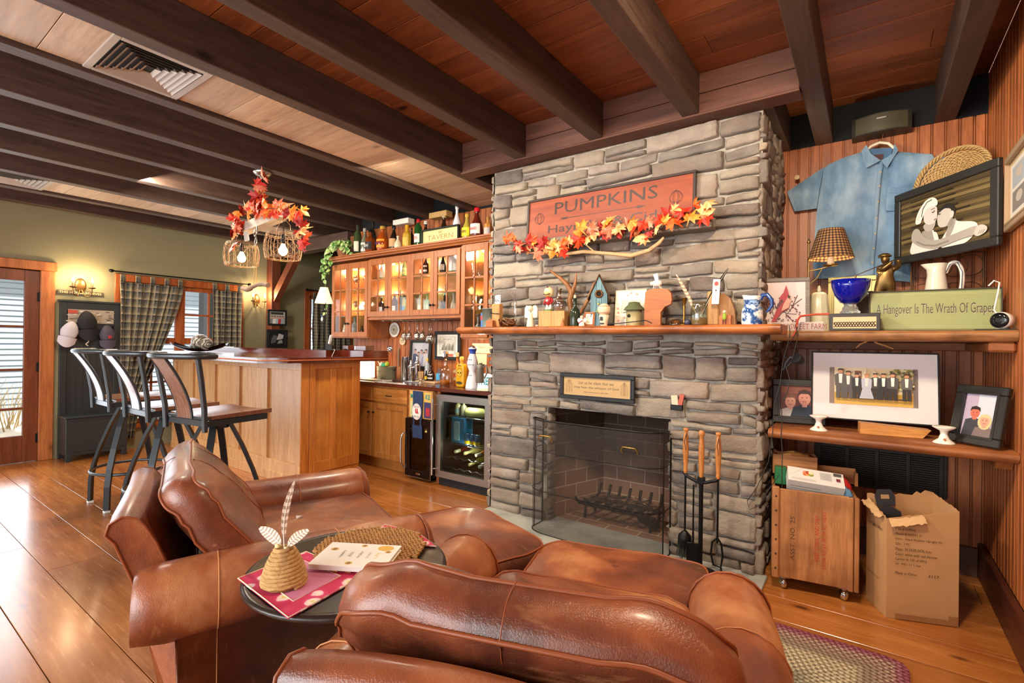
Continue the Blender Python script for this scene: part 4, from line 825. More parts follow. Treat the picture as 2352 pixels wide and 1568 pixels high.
def garland(name, label, path, cnt, s0, s1, spread, face, cat='garland'):
    t = thing(name, label, cat, (0, 0, 0)); b = B(); b.tube(path, .003, 6); obj('vine', b, plain('#6a4a30', .8), t); b = B()
    P = [Vector(p) for p in path]; seg = [(q-p).length for p, q in zip(P, P[1:])]; L = sum(seg)
    for i in range(cnt):
        d = (i+R3.random())/cnt*L; k = 0
        while k < len(seg)-1 and d > seg[k]: d -= seg[k]; k += 1
        p = P[k].lerp(P[k+1], min(1, d/seg[k])); o = Vector([R3.uniform(-1, 1)*q for q in spread]); n = Vector(face)+Vector([R3.uniform(-.9, .9) for _ in range(3)])
        lb = B(); leaf(lb, p+o, R3.uniform(s0, s1), n, R3.random()*6.28); obj('leaf', lb, M_leafs[R3.randrange(len(M_leafs))], t)
    return t
M_leafs = []
for q, (h1, h2) in enumerate((('#b8170f', '#d8371c'), ('#d94218', '#ee6f22'), ('#e8741e', '#f2a23e'), ('#e2924a', '#efbd86'), ('#8e1612', '#b52a1a'), ('#dd6a3c', '#e9967a'), ('#d2201a', '#e04a22'))):
    t_ = NT('maple_leaf_%d' % q); n_ = t_.noise(t_.coord(), 35, 3); M_leafs.append(t_.fin(t_.ramp(n_, [(.35, rgb(h1)), (.65, rgb(h2))]), .55))
def gp(u, v, y): p = atY(u, v, y); return (p.x, p.y, p.z)
garland('leaf_garland', 'red and orange maple leaf garland draped across the pumpkins sign', [gp(u, v, YF-.19) for u, v in ((1165, 560), (1200, 560), (1270, 575), (1330, 545), (1400, 518), (1450, 525), (1490, 530), (1530, 495), (1570, 490), (1632, 480))], 66, .09, .15, (.025, .03, .045), (-.15, -1, .15))
b = B(); P = [gp(u, v, YF-.14) for u, v in ((1300, 583), (1340, 578), (1400, 582), (1450, 587), (1490, 575), (1515, 557), (1525, 545))]; b.tube(P, [.011, .013, .012, .016, .014, .013, .008], 10); b.tube([gp(1300, 583, YF-.14), gp(1295, 590, YF-.15)], .006, 6); b.tube([gp(1365, 578, YF-.14), gp(1350, 565, YF-.13), gp(1342, 560, YF-.13)], .005, 6)
solo('driftwood_branch', b, wood('driftwood', '#9a7448', '#e0c090', 0, .7, 1, 0, 0, .3), 'pale forked driftwood branch hung below the leaf garland', 'branch')
# fire screen
def m_mesh():
    t = NT('screen_mesh'); tr = t.new('BsdfTransparent'); df = t.new('BsdfDiffuse'); df.inputs[0].default_value = (*rgb('#4a4642'), 1); m = t.new('MixShader')
    # woven wire: fine grid of wires
    tc = t.new('TexCoord'); s = t.new('SeparateXYZ'); t.ln(tc.outputs['Object'], s.inputs[0])
    a = t.math('ABSOLUTE', t.math('SINE', t.math('MULTIPLY', s.outputs[0], PI/.0022))); c = t.math('ABSOLUTE', t.math('SINE', t.math('MULTIPLY', s.outputs[2], PI/.0022))); k = t.math('MINIMUM', a, c)
    t.ln(t.ramp(k, [(.30, .95), (.34, .05)]), m.inputs[0]); t.ln(tr.outputs[0], m.inputs[1]); t.ln(df.outputs[0], m.inputs[2]); t.ln(m.outputs[0], t.out.inputs[0]); return t.m
M_mesh = mat('mesh', m_mesh)
t = thing('fireplace_screen', 'curved black mesh fire screen standing before the firebox', 'fire screen', (-1.515, 3.09, .014)); Wt = .485
def arc(k=1.0):
    P = []
    for i in range(9): a = PI-i*PI/2/8; P.append((-Wt+.10+.10*math.cos(a)*1-.0, -.05-.10*math.sin(a)*k*.5-.0))
    P = [(-Wt, .12), (-Wt, .0)]+[(-Wt+.16*(1-math.cos(i*PI/2/8)), -.0-.10*math.sin(i*PI/2/8)) for i in range(1, 9)]
    Q = [(-x, y) for x, y in P[::-1]]; return P+[(-.15, -.105), (0, -.107), (.15, -.105)]+Q
A = arc(); Hs = .80
b = B(); R = [[(x, y, z) for x, y in A] for z in (0, Hs)]; n_ = len(A); b.add(R[0]+R[1], [(i, i+1, n_+i+1, n_+i) for i in range(n_-1)], True); obj('mesh_panel', b, M_mesh, t)
b = B(); b.tube([(x, y, .0) for x, y in A], .005, 6); b.tube([(x, y, .0) for x, y in A[:1]]+[(A[0][0], A[0][1], Hs-.03), (A[1][0], A[1][1], Hs)]+[(x, y, Hs) for x, y in A[2:-2]]+[(A[-2][0], A[-2][1], Hs), (A[-1][0], A[-1][1], Hs-.03), (A[-1][0], A[-1][1], 0)], .006, 6)
b.tube([(x, y-.002, .58) for x, y in A], .003, 6); b.tube([(x, y-.002, .30) for x, y in A], .003, 6)
for x in (-Wt+.005, Wt-.005): b.tube([(x, .0, 0), (x, .0, Hs)], .004, 6)
obj('frame', b, plain('#232120', .4, .6), t)
for x in (-.32, .30): b = B(); b.tube([(x-.05, -.11, .66), (x-.055, -.12, .675), (x-.04, -.13, .70), (x+.04, -.13, .70), (x+.055, -.12, .675), (x+.05, -.11, .66)], .004, 6); obj('handle', b, plain('#b8964a', .3, .9), t)
# grate and ashes
t = thing('log_grate', 'black iron log grate with charred twigs inside the firebox', 'fire grate', (-1.53, 3.60, .012)); b = B()
for y in (-.10, .08): b.tube([(-.28, y, .10), (.30, y, .10)], .012, 6)
for x in (-.25, .27):
    for y in (-.10, .08): b.tube([(x, y, .10), (x, y-.02, .0)], .010, 6)
obj('rails', b, plain('#1a1716', .8, .3), t)
for i in range(7): b = B(); x = -.25+.085*i; b.tube([(x-.05, -.19, .17), (x-.03, -.15, .115), (x, .02, .105), (x, .13, .13), (x+.005, .16, .21)], .0125, 4); obj('bar', b, plain('#221d1b', .8, .3), t)
b = B()
for i in range(130): x, y = R3.uniform(-.26, .26), R3.uniform(-.14, .13); a = R3.random()*PI; l = R3.uniform(.03, .11); z = .12+R3.random()*.035; b.tube([(x, y, z), (x+l*math.cos(a), y+l*math.sin(a)*.6, z+R3.uniform(-.01, .02))], R3.uniform(.002, .005), 4)
obj('charred_twigs', b, plain('#4a3a2e', .9), t)['kind'] = 'stuff'
b = B(); b.tube([(.12, .1, .02), (.3, -.08, .05)], .035, 8); obj('charred_log', b, plain('#151211', .95), t)
# fireplace tools
M_hnd = wood('tool_handle', '#9a5a24', '#d08a48', 2, .4, 2, 0, 0, .05); tx, ty = -.795, 3.04
t = thing('tool_stand', 'black iron stand of the fireplace tool set', 'tool stand', (tx, ty, .014)); b = B(); b.lathe([(.10, 0), (.10, .008), (.03, .02), (.012, .03)], 24); obj('base', b, M_dkmetal, t); b = B(); b.cyl(0, 0, .02, .56, .0125, 12); obj('post', b, M_dkmetal, t)
b = B(); b.tube([(-.10, 0, .585), (-.085, -.005, .565), (-.03, -.01, .545), (.03, -.01, .545), (.085, -.005, .565), (.10, 0, .585)], .010, 8); b.box(-.02, .02, -.02, .02, .53, .57, .004); obj('cross_arm', b, M_dkmetal, t)
b = B(); b.lathe([(.010, .57), (.014, .60), (.017, .68), (.017, .74), (.013, .79), (.012, .81), (.018, .82), (.018, .835), (.01, .845)], 14); obj('handle', b, M_hnd, t)
def tool(name, label, x, y, zt, fn):
    t = thing(name, label, 'fireplace tool', (x, y, 0), group=None); b = B(); b.lathe([(.008, zt-.27), (.013, zt-.255), (.010, zt-.245), (.014, zt-.20), (.0175, zt-.13), (.015, zt-.06), (.011, zt-.03), (.010, zt-.022), (.016, zt-.014), (.016, zt-.004), (.009, zt)], 14); obj('handle', b, M_hnd, t)
    b = B(); b.cyl(0, 0, .22, zt-.26, .006, 8); obj('rod', b, M_dkmetal, t); b = B(); b.tube([(.006, -.016, zt-.03), (.012, -.02, zt-.08), (.006, -.02, zt-.13), (-.004, -.018, zt-.08), (.006, -.016, zt-.03)], .0018, 5); obj('hanging_cord', b, plain('#3a2a20', .8), t); fn(t); return t
def brush(t):
    b = B(); b.at((0, 0, 0)); b.lathe([(.012, .25), (.038, .22), (.042, .17), (.036, .165)], 14); obj('brush_head', b, M_dkmetal, t); b = B()
    for i in range(90): a = R3.random()*2*PI; r = R3.random()**.5*.034; b.tube([(r*math.cos(a), r*math.sin(a)*.7, .18), (r*1.2*math.cos(a)-.01, r*math.sin(a), .09+R3.random()*.02)], .0016, 3)
    obj('bristles', b, plain('#3a4038', .9), t)['kind'] = 'stuff'
def shovel(t): b = B(); b.at((0, 0, 0), (0, .0, .35)); b.box(-.035, .035, -.004, .004, .06, .20, .003); b.box(-.037, -.032, -.02, .004, .06, .2, .002); b.box(.032, .037, -.02, .004, .06, .2, .002); b.tube([(0, 0, .2), (0, 0, .26)], .007, 6); obj('scoop', b, M_dkmetal, t)
def tongs(t): b = B(); b.tube([(0, 0, .25), (-.028, 0, .22), (-.035, 0, .15), (-.02, 0, .09), (.02, 0, .085), (.03, 0, .15), (.022, 0, .22), (0, 0, .25)], .006, 6); b.tube([(.02, 0, .085), (.028, 0, .05), (.05, -.01, .022), (.075, -.01, .026)], .0055, 6); obj('hook', b, M_dkmetal, t)
tool('hearth_brush', 'hearth brush with turned wooden handle, leftmost of the fireplace tools', tx-.09, ty-.005, .865, brush)
tool('poker_tongs', 'hooked fire poker with wooden handle, rightmost of the fireplace tools', tx+.095, ty-.005, .86, tongs)
t_ = thing('ash_shovel', 'small rusty ash shovel hanging beside the hearth brush', 'fireplace tool', (tx-.035, ty-.03, 0)); shovel(t_); b = B(); b.cyl(0, 0, .26, .54, .005, 8); obj('rod', b, M_dkmetal, t_)
# ================================================================ MANTEL ORNAMENTS
def mx(u, y=YM): return atY(u, 750, y).x
def mh(u, v, y=YM): return atY(u, v, y).z-ZM
def mw(u0, u1, y=YM): return mx(u1, y)-mx(u0, y)
def mt(name, label, cat, u, y=YM, rz=0, group=None): return thing(name, label, cat, (mx(u, y), y, ZM), rz, group)
M_oak = wood('block', '#a8703a', '#dca766', 2, .6, 1, .1, 0, .2); M_oak2 = wood('slabwood', '#8e4c22', '#c07842', 0, .6, .8, .1, 0, .2); M_bronze = plain('#6b4a2c', .35, .7)
t = mt('pewter_figure', 'small dark pewter trophy at the left end of the mantel', 'ornament', 1098); b = B(); b.lathe([(.03, 0), (.03, .012), (.014, .02), (.008, .05), (.012, .075), (.006, .09), (.02, .10), (.02, .106)], 14); obj('body', b, plain('#5a544c', .35, .7), t)
t = mt('picture_book', 'thin blue book standing at the left end of the mantel', 'book', 1110, YM+.02, .5); b = B(); b.box(-.012, .012, -.05, .05, 0, .115, .002); obj('pages', b, plain('#3d6fae', .4), t); b = B(); b.box(-.014, .014, -.052, .05, -.0, .0015); b.c = rgb('#c23a3a'); b.box(-.0135, .0135, -.0525, -.05, .06, .09); b.c = (1, 1, 1); obj('spine_stripe', b, M_print, t)
t = mt('tin_cup', 'grey-green tin cup at the left end of the mantel', 'cup', 1122); r_ = mw(1109, 1133)/2; h_ = mh(1122, 710); b = B(); b.lathe([(r_*.85, 0), (r_, h_), (r_*1.04, h_), (r_*1.04, h_+.004), (r_*.97, h_+.004), (r_*.94, h_-.004), (r_*.8, .006), (.001, .006)], 24); obj('body', b, plain('#7e938a', .4, .5), t)
t = mt('stick_box', 'tiny wooden box of sticks in front of the tin cup', 'box', 1127, YM-.06); b = B(); b.box(-.032, .032, -.02, .02, 0, .05, .002); obj('box', b, M_oak2, t)
for i in range(7): b = B(); b.tube([(-.02+.007*i, 0, .045), (-.026+.009*i, .003, .062+.006*(i % 3))], .0022, 5); obj('stick', b, M_oak, t)
t = mt('wood_block', 'upright split wood block tied with wire near the left end of the mantel', 'block', 1142); w_ = mw(1133, 1151)/2; h_ = mh(1142, 698); b = B(); b.box(-w_, w_, -.025, .025, 0, h_, .006); obj('block', b, M_oak, t); b = B(); b.tube([(-w_-.012, -.028, h_*.62), (0, -.031, h_*.58), (w_+.004, -.028, h_*.57)], .003, 5); obj('wire', b, M_dkmetal, t)
def a_bw(a):
    a.rect(0, 0, 1, 1, '#e9e9ee')
    for i in range(14): x, y = R3.random()*.9+.05, R3.random()*.9+.05; a.oval(x, y, .08, .06, '#1c1d22' if i % 2 else '#3a4050', 7)
t = mt('patterned_card', 'small black and white patterned card on top of the tied wood block', 'card', 1143, YM+.01); a = Art(.05, .07); a_bw(a); obj('print', a.b, M_print, t, Matrix.Translation((0, -.002, h_))); b = B(); b.box(-.025, .025, 0, .003, h_, h_+.07); obj('card', b, M_white, t)
t = mt('driftwood_nest', 'gnarled polished wood nest with curling roots on the mantel', 'ornament', 1167); b = B(); b.ball((0, 0, .033), .062, 20, 12, (1, .7, .52), lambda x, y, z: 1+.12*noise3(x*5, y*5, z*5)); obj('bowl', b, M_bronze, t)
b = B()
for i in range(16): a0 = i*.8; b.tube([(.05*math.cos(a0+k*.5)*(1+.12*k), .035*math.sin(a0+k*.5)*(1+.15*k)-.01, .03+.018*math.sin(k*1.3+i)+.01*(i % 3)) for k in range(5)], .0045, 6)
obj('roots', b, wood('roots', '#4a2a18', '#8a5a34', 0, .35, 2, .2), t)
t = mt('glass_vial', 'tall thin clear glass vial behind the wooden nest', 'vase', 1183, YM+.05); h_ = mh(1183, 674); b = B(); b.lathe([(.02, 0), (.021, .03), (.012, .05), (.0125, h_), (.014, h_+.002)], 14, cap=False); obj('tube', b, glass(alpha=.35), t)
t = mt('angel_figure', 'cream painted wooden angel with wide wings standing on the mantel', 'figurine', 1218); h_ = mh(1218, 701); b = B(); b.lathe([(.030, 0), (.024, h_*.3), (.015, h_*.62), (.013, h_*.66)], 16); obj('robe', b, plain('#dfd2b6', .6), t)
b = B(); b.ball((0, -.004, h_*.86), .021, 14, 10); obj('head', b, plain('#e2d6bb', .6), t)
for s_ in (-1, 1):
    b = B(); b.prism([(s_*.004, .50*h_), (s_*.006, .85*h_), (s_*.02, .98*h_), (s_*.042, 1.0*h_), (s_*.056, .85*h_), (s_*.054, .45*h_), (s_*.03, .42*h_)], .006, .016, 'xz'); obj('wing', b, plain('#e6dcc4', .6), t)
b = B(); b.ball((0, 0, .007), .016, 12, 6, (1, .8, .5)); solo('seashell', b, plain('#c9a48c', .5), 'tiny pinkish seashell between the angel and the wood blocks', 'shell', (mx(1240), YM-.04, ZM))
for (u0, u1, lab) in ((1245, 1273, 'pale oak cube block under the football bobblehead'), (1274, 1303, 'darker oak cube block under the glass pear bottle')):
    w_ = mw(u0, u1)/2; b = B(); b.box(-w_, w_, -w_, w_, 0, mh(u0, 715), .002); solo('wood_block', b, M_oak, lab, 'block', (mx((u0+u1)/2), YM+.0, ZM), (0, 0, .05))
hb = mh(1260, 715); t = thing('football_bobblehead', 'football player bobblehead in a red jersey on the oak block', 'figurine', (mx(1260), YM, ZM+hb+.001)); hh = atY(1260, 659, YM).z-ZM-hb
b = B(); b.cyl(0, 0, 0, .012, .034, 20); obj('base', b, plain('#5a7a2c', .6), t)
for s_ in (-1, 1):
    b = B(); b.tube([(s_*.012, 0, .012), (s_*.013, 0, .05)], .009, 8); b.ball((s_*.013, -.01, .016), .011, 8, 6); obj('leg', b, M_white, t)
    b = B(); b.tube([(s_*.022, 0, .09), (s_*.034, -.004, .07), (s_*.026, -.02, .052)], [.010, .009, .007], 8); obj('arm', b, plain('#9e1a20', .5), t)
b = B(); b.lathe([(.016, .045), (.024, .06), (.029, .085), (.022, .10), (.010, .104)], 16); j = obj('jersey', b, plain('#9e1a20', .5), t); b = B(); text(b, 'W', .022, .018, 0, .075, -.0295, col='#f2e8d0', bold=.02); obj('jersey_letter', b, M_print, j)
b = B(); b.ball((0, 0, .136), .038, 18, 12, (1, 1, 1.08)); h2 = obj('helmet', b, plain('#ddcfa4', .35), t); b = B(); b.ball((0, -.020, .126), .026, 14, 10, (1, .8, 1)); obj('face', b, plain('#d8b06a', .5), t); b = B(); b.box(-.004, .004, -.03, .03, .168, .178, .002); obj('helmet_stripe', b, plain('#7a1418', .5), h2)
b = B(); b.tube([(-.026, -.03, .125), (-.014, -.048, .118), (.014, -.048, .118), (.026, -.03, .125)], .003, 6); obj('face_guard', b, plain('#4a3420', .4), h2)
t = thing('glass_pear', 'ribbed clear glass pear bottle on the darker oak block', 'bottle', (mx(1284), YM, ZM+hb+.001)); k_ = atY(1284, 672, YM).z-ZM-hb; b = B(); b.lathe([(.025, 0), (.038, .02), (.042, .05), (.028, k_*.62), (.013, k_*.8), (.012, k_*.92), (.015, k_)], 24, rib=(12, .03), cap=False); obj('body', b, glass('#e8d8cc', alpha=.3), t); b = B(); b.tube([(0, 0, k_*.9), (.006, .0, k_*1.1), (.016, -.004, k_*1.2)], .006, 6); b.ball((.0, 0, k_*1.08), .012, 8, 6, (1, 1, .7)); obj('knotted_stopper', b, M_bronze, t)
b = B(); b.lathe([(.021, 0), (.014, .02), (.001, .06)], 10); solo('cork_cone', b, M_oak2, 'little brown bark cone beside the green wine bottle', 'ornament', (mx(1301), YM-.05, ZM))
t = mt('wine_bottle', 'small old green wine bottle with cork in front of the antler', 'bottle', 1320, YM-.02); h_ = mh(1320, 678); b = B(); b.lathe([(.034, 0), (.036, .01), (.036, h_*.44), (.028, h_*.53), (.013, h_*.62), (.0125, h_*.86), (.015, h_*.87), (.014, h_*.9)], 20); obj('glass_body', b, plain('#26301f', .15), t); b = B(); b.cyl(0, 0, h_*.88, h_, .009, 10); obj('cork', b, plain('#d9c3a0', .8), t)
t = mt('deer_antler', 'brown forked deer antler rising behind the green bottle', 'antler', 1320, YM+.07); mm = wood('antler', '#6a3c1c', '#b5793f', 2, .45, 1, 0, 0, .1)
def ap(u, v, dy=0): p = atY(u, v, YM+.07+dy); return (p.x-mx(1320, YM+.07), dy, p.z-ZM)
for nm, P, r in (('beam', [ap(1320, 742), ap(1312, 712), ap(1308, 690), ap(1313, 672), ap(1302, 652, -.01), ap(1284, 636, -.02), ap(1263, 621, -.04)], [.016, .018, .019, .022, .016, .012, .006]), ('tine', [ap(1313, 675), ap(1320, 655), ap(1323, 640), ap(1324, 626)], [.019, .012, .008, .003]), ('tine', [ap(1318, 738), ap(1335, 716, .01), ap(1350, 690, .01), ap(1358, 668, .01), ap(1364, 648)], [.015, .013, .012, .009, .003])): b = B(); b.tube(P, r, 10); obj(nm, b, mm, t)
t = mt('small_angel', 'tiny white and red cherub figurine beside the green bottle', 'figurine', 1336, YM-.06); b = B(); b.lathe([(.020, 0), (.018, .025), (.010, .045), (.008, .05)], 12); obj('robe', b, M_white, t); b = B(); b.ball((0, 0, .06), .012, 10, 8); obj('head', b, plain('#e3bfa8', .6), t)
for s_ in (-1, 1): b = B(); b.ball((s_*.022, .006, .04), .016, 10, 6, (.9, .3, 1)); obj('wing', b, plain('#e8d8d0', .6), t)
b = B(); b.tube([(-.015, -.016, .02), (0, -.02, .028), (.014, -.014, .038)], .003, 5); obj('ribbon', b, plain('#b8323a', .5), t)
def a_sketch(a): a.rect(0, 0, 1, 1, '#eadbc0'); a.oval(.45, .66, .22, .17, '#8f877c'); a.oval(.47, .64, .16, .12, '#eadbc0'); a.rect(.35, .2, .65, .23, '#8f877c')
framed('tiny_frame', 'tiny tilted brown wooden frame with a line sketch on the mantel', 'picture', (mx(1356), YM-.02, ZM), .08, math.radians(-8), .078, .098, .011, .01, M_oak2, a_sketch)
t = mt('baseball_holder', 'baseball resting in a small white cup shaped like a shirt', 'baseball', 1387, YM-.04); b = B(); b.lathe([(.022, 0), (.026, .03), (.034, .07), (.022, .075), (.02, .06)], 18); obj('cup', b, plain('#d9c9ae', .6), t); b = B(); b.box(-.014, .006, -.033, -.029, .035, .06, .001); b.box(-.016, .012, -.030, -.026, .01, .02, .001); obj('cup_print', b, M_black, t)
b = B(); b.ball((0, 0, .108), .042, 20, 14); bb = obj('ball', b, plain('#dcc8a8', .6), t)
for s_ in (-1, 1): b = B(); b.tube([(.0425*math.sin(a_)*math.cos(.5*s_*math.cos(a_)), -.0425*math.cos(a_*1.0)*.9 if False else -.0428*math.cos(a_)*math.cos(.55), .108+s_*.0428*(math.sin(.55)+.18*math.cos(2*a_)*0)) for a_ in [(-1.3+.26*i) for i in range(11)]], .0012, 5); obj('stitching', b, plain('#b5453a', .6), bb)
# birdhouse
t = mt('blue_birdhouse', 'tall weathered blue birdhouse with rusty corrugated roof on the mantel', 'birdhouse', 1376, YM+.05, math.radians(22)); h_ = mh(1376, 634, YM+.05); w_ = .055; he = h_*.62; M_bl = wood('bluepaint', '#4a6f7e', '#7fa6b0', 2, .6, 1, .3, 0, .3)
b = B()
for (a0, a1, t0, t1) in ((-w_, -w_*.35, he, he+(h_-he)*.62), (-w_*.35+.003, w_*.35-.003, he+(h_-he)*.66, h_*.985), (w_*.35, w_, he+(h_-he)*.62, he)): b.prism([(a0, 0), (a1, 0), (a1, t1 if a0 > -w_*.9 else t1), (a0, t0)] if a0 != -w_*.35+.003 else [(a0, 0), (a1, 0), (a1, he+(h_-he)*.64), (0, h_*.98), (a0, he+(h_-he)*.64)], -.05, -.042, 'xz')
obj('front', b, M_bl, t); b = B(); b.box(-w_, -w_+.006, -.042, .06, 0, he); b.box(w_-.006, w_, -.042, .06, 0, he); b.box(-w_, w_, .055, .06, 0, he); obj('body', b, M_bl, t)
for s_ in (-1, 1):
    b = B(); A_ = Vector((0, 0, h_+.004)); B_ = Vector((s_*(w_+.022), 0, he-.03)); b.grid(lambda u, v: tuple(A_.lerp(B_, v)+Vector((s_*.004*math.sin(u*40), -.062+.135*u, .004*math.sin(u*40)))), 40, 2); b.grid(lambda u, v: tuple(A_.lerp(B_, v)+Vector((s_*.004*math.sin(u*40), -.062+.135*u, .004*math.sin(u*40)-.002))), 40, 2, flip=True); obj('roof_panel', b, plain('#6f5038', .5, .5), t)
b = B(); b.tube([(.022*math.cos(a*PI/8), -.053, he*1.02+.022*math.sin(a*PI/8)) for a in range(16)], .007, 8, True); obj('entrance_ring', b, M_bronze, t); b = B(); b.at((0, -.051, he*1.02), (PI/2, 0, 0)); b.cyl(0, 0, 0, .002, .02, 14); obj('entrance_hole', b, plain('#17110d', .9), t)
b = B(); b.tube([(0, -.05, .06), (-.01, -.055, .1), (.008, -.055, .14), (.0, -.053, .17)], .002, 5); obj('painted_vine', b, plain('#7a8a3a', .7), t)
for i, (x, z) in enumerate(((-.01, .1), (.01, .12), (-.004, .15))): b = B(); b.ball((x, -.054, z), .008, 8, 5, (1, .3, .7)); obj('painted_leaf', b, plain('#b5a848', .7), t)
def a_floral(a):
    a.rect(0, 0, 1, 1, '#eadfc6'); a.rect(.2, .36, .84, .72, '#8c8475'); a.rect(.21, .37, .83, .71, '#c9c4b4'); a.poly([(.22, .37), (.5, .46), (.6, .56), (.83, .58), (.83, .37)], '#6f7458')
    for x, y in ((.4, .86), (.5, .92), (.08, .5), (.1, .38), (.12, .15), (.3, .24), (.7, .88), (.9, .2)):
        for k in range(5): a.oval(x+.025*math.cos(k*1.26), y+.018*math.sin(k*1.26), .02, .014, '#d98a78' if k % 2 else '#e0a896', 7)
framed('floral_frame', 'cream floral picture frame propped behind the tin birdhouse', 'picture', (mx(1447, YM+.09), YM+.09, ZM), 0, math.radians(-5), mw(1413, 1484, YM+.09), mh(1447, 665, YM+.09), .003, .012, plain('#e2d5b8', .6), a_floral, prof=False)
t = mt('tin_birdhouse', 'small round tin birdhouse with green domed lid', 'birdhouse', 1456, YM); r_ = mw(1443, 1477)/2; h_ = mh(1456, 712); b = B(); b.lathe([(r_, 0), (r_, h_), (r_*.98, h_)], 24); obj('body', b, plain('#9a8f68', .5, .3), t); b = B(); b.lathe([(r_*1.35, h_), (r_*1.2, h_+.014), (r_*.8, h_+.034), (r_*.7, h_+.05), (.004, h_+.055)], 24); obj('lid', b, plain('#5f6844', .5, .2), t)
b = B(); b.at((-.015, -r_*.96, h_*.62), (PI/2, 0, 0)); b.cyl(0, 0, 0, .003, .011, 12); obj('entrance_hole', b, plain('#17110d', .9), t)
b = B(); p0 = Vector((mx(1410), YM-.10, ZM+.006)); b.tube([tuple(p0), (mx(1495), YM-.09, ZM+.03), (mx(1509), YM-.09, ZM+.012)], .003, 6); solo('thin_rod', b, M_dkmetal, 'thin dark metal rod lying along the mantel front', 'rod')
# wooden slab with flying pig
w_ = mw(1481, 1543)/2; h_ = mh(1510, 663); t = mt('wood_slab', 'flat reddish slab of wood shaped like a state standing on the mantel', 'wood carving', 1512, YM+.0); b = B(); b.prism([(-w_, 0), (w_*.2, 0), (w_*.2, h_*.35), (w_*.5, h_*.5), (w_*.95, h_*.57), (w_, h_*.68), (w_*.95, h_*.85), (w_*.7, h_*.97), (w_*.2, h_), (-w_*.6, h_*.99), (-w_*.95, h_*.92), (-w_, h_*.6)], -.014, .014, 'xz'); obj('slab', b, M_oak2, t)
t = thing('flying_pig', 'small white winged pig ornament perched on the wood slab', 'ornament', (mx(1508), YM, ZM+h_+.012)); b = B(); b.ball((0, 0, .022), .026, 16, 10, (1.25, .8, .85)); obj('body', b, plain('#e6d2c8', .5), t); b = B(); b.ball((-.03, -.004, .022), .014, 10, 8); obj('head', b, plain('#e8d6cc', .5), t)
for (x, y) in ((-.016, -.01), (.018, -.01), (-.012, .01), (.02, .01)): b = B(); b.tube([(x, y, .008), (x*1.3, y, -.011)], .003, 6); obj('leg', b, plain('#d8c4ba', .5), t)
for s_ in (-1, 1): b = B(); b.prism([(-.01, .04), (.012, .04), (.006, .085), (-.022, .078)], s_*.008, s_*.011, 'xz'); obj('wing', b, plain('#a9b6c2', .4), t)
t = mt('glass_dome', 'small clear glass dome over a trinket near the brass candlestick', 'ornament', 1553, YM+.04); b = B(); b.ball((0, 0, .0), .055, 20, 12, (1, 1, .8)); b.v = [(x, y, max(z, 0)) for x, y, z in b.v]; obj('dome', b, glass('#d8c0a0', alpha=.25), t); b = B(); b.ball((0, 0, .018), .022, 10, 6, (1, 1, .7)); obj('trinket', b, plain('#a08468', .5), t)
t = mt('candlestick', 'thin brass twisted candlestick on the mantel', 'candlestick', 1571); h_ = mh(1571, 684); b = B(); b.lathe([(.024, 0), (.024, .006), (.008, .012), (.006, h_*.2), (.009, h_*.25), (.0055, h_*.35), (.009, h_*.45), (.0055, h_*.55), (.009, h_*.65), (.006, h_*.75), (.012, h_*.8), (.012, h_*.96), (.022, h_*.98), (.022, h_)], 14); obj('stem', b, plain('#9a7434', .3, .9), t)
b = B(); b.ball((0, 0, .018), .02, 10, 8, fn=lambda x, y, z: 1+.1*noise3(x*9, y*9, z*9)); solo('blue_stone', b, plain('#3a3a52', .3), 'small dark blue stone beside the feather jar', 'stone', (mx(1582), YM-.03, ZM))
t = mt('mason_jar', 'clear glass canning jar holding two feathers on the mantel', 'jar', 1605, YM-.02); r_ = mw(1586, 1624)/2; h_ = mh(1605, 693); b = B(); b.lathe([(r_*.9, 0), (r_, .008), (r_, h_*.66), (r_*.82, h_*.8), (r_*.78, h_), (r_*.82, h_)], 24, cap=False); obj('glass_body', b, glass('#d8dccc', alpha=.3), t); b = B(); b.lathe([(r_*.85, .004), (r_*.85, h_*.3), (.001, h_*.34)], 16); obj('pebbles', b, plain('#8a7048', .7), t)
for lab, tu, tv, w_, bd, st in (('long barred brown feather leaning left in the glass jar', 1553, 630, .017, -.008, True), ('long black feather leaning right in the glass jar', 1675, 613, .011, .01, False)):
    b = B(); base = Vector((mx(1605, YM-.02), YM-.02, ZM+.03)); tip = atY(tu, tv, YM+.02); feather(b, base, tip, w_, bd, 20, st); solo('feather', b, printed(.7), lab, 'feather', group='feathers in the glass jar')
t = mt('bark_birdhouse', 'rustic folded bark shrine with arched roof at the right of the mantel', 'ornament', 1655, YM+.02); h_ = mh(1655, 668)
b = B(); b.box(mx(1626)-mx(1655), mx(1653)-mx(1655), -.03, .03, 0, h_, .006); obj('post', b, wood('bark', '#8a6038', '#c89a64', 2, .7, 1, .1, 0, .4), t); b = B(); x0 = mx(1653)-mx(1655); b.prism([(x0, 0), (x0+.09, 0), (x0+.082, h_*.45), (x0+.058, h_*.78), (x0+.022, h_*.94), (x0, h_*.86)], -.012, .03, 'xz'); obj('arch', b, wood('bark2', '#7a5230', '#b08050', 2, .7, 1, .1, 0, .3), t)
b = B(); b.box(x0+.004, x0+.07, -.04, -.012, 0, h_*.28, .002); obj('step', b, M_oak2, t)
t = thing('toy_figure', 'tiny toy figure in a green shirt on the bark shrine', 'figurine', (mx(1667), YM-.035, ZM)); b = B(); b.lathe([(.008, .03), (.012, .04), (.010, .062), (.004, .066)], 10); obj('shirt', b, plain('#8aa02c', .6), t); b = B(); b.ball((0, 0, .075), .010, 10, 8); obj('head', b, plain('#c9c0a8', .5), t)
for s_ in (-1, 1): b = B(); b.tube([(s_*.006, 0, .032), (s_*.009, 0, 0)], .003, 6); obj('leg', b, plain('#5a1f22', .6), t)
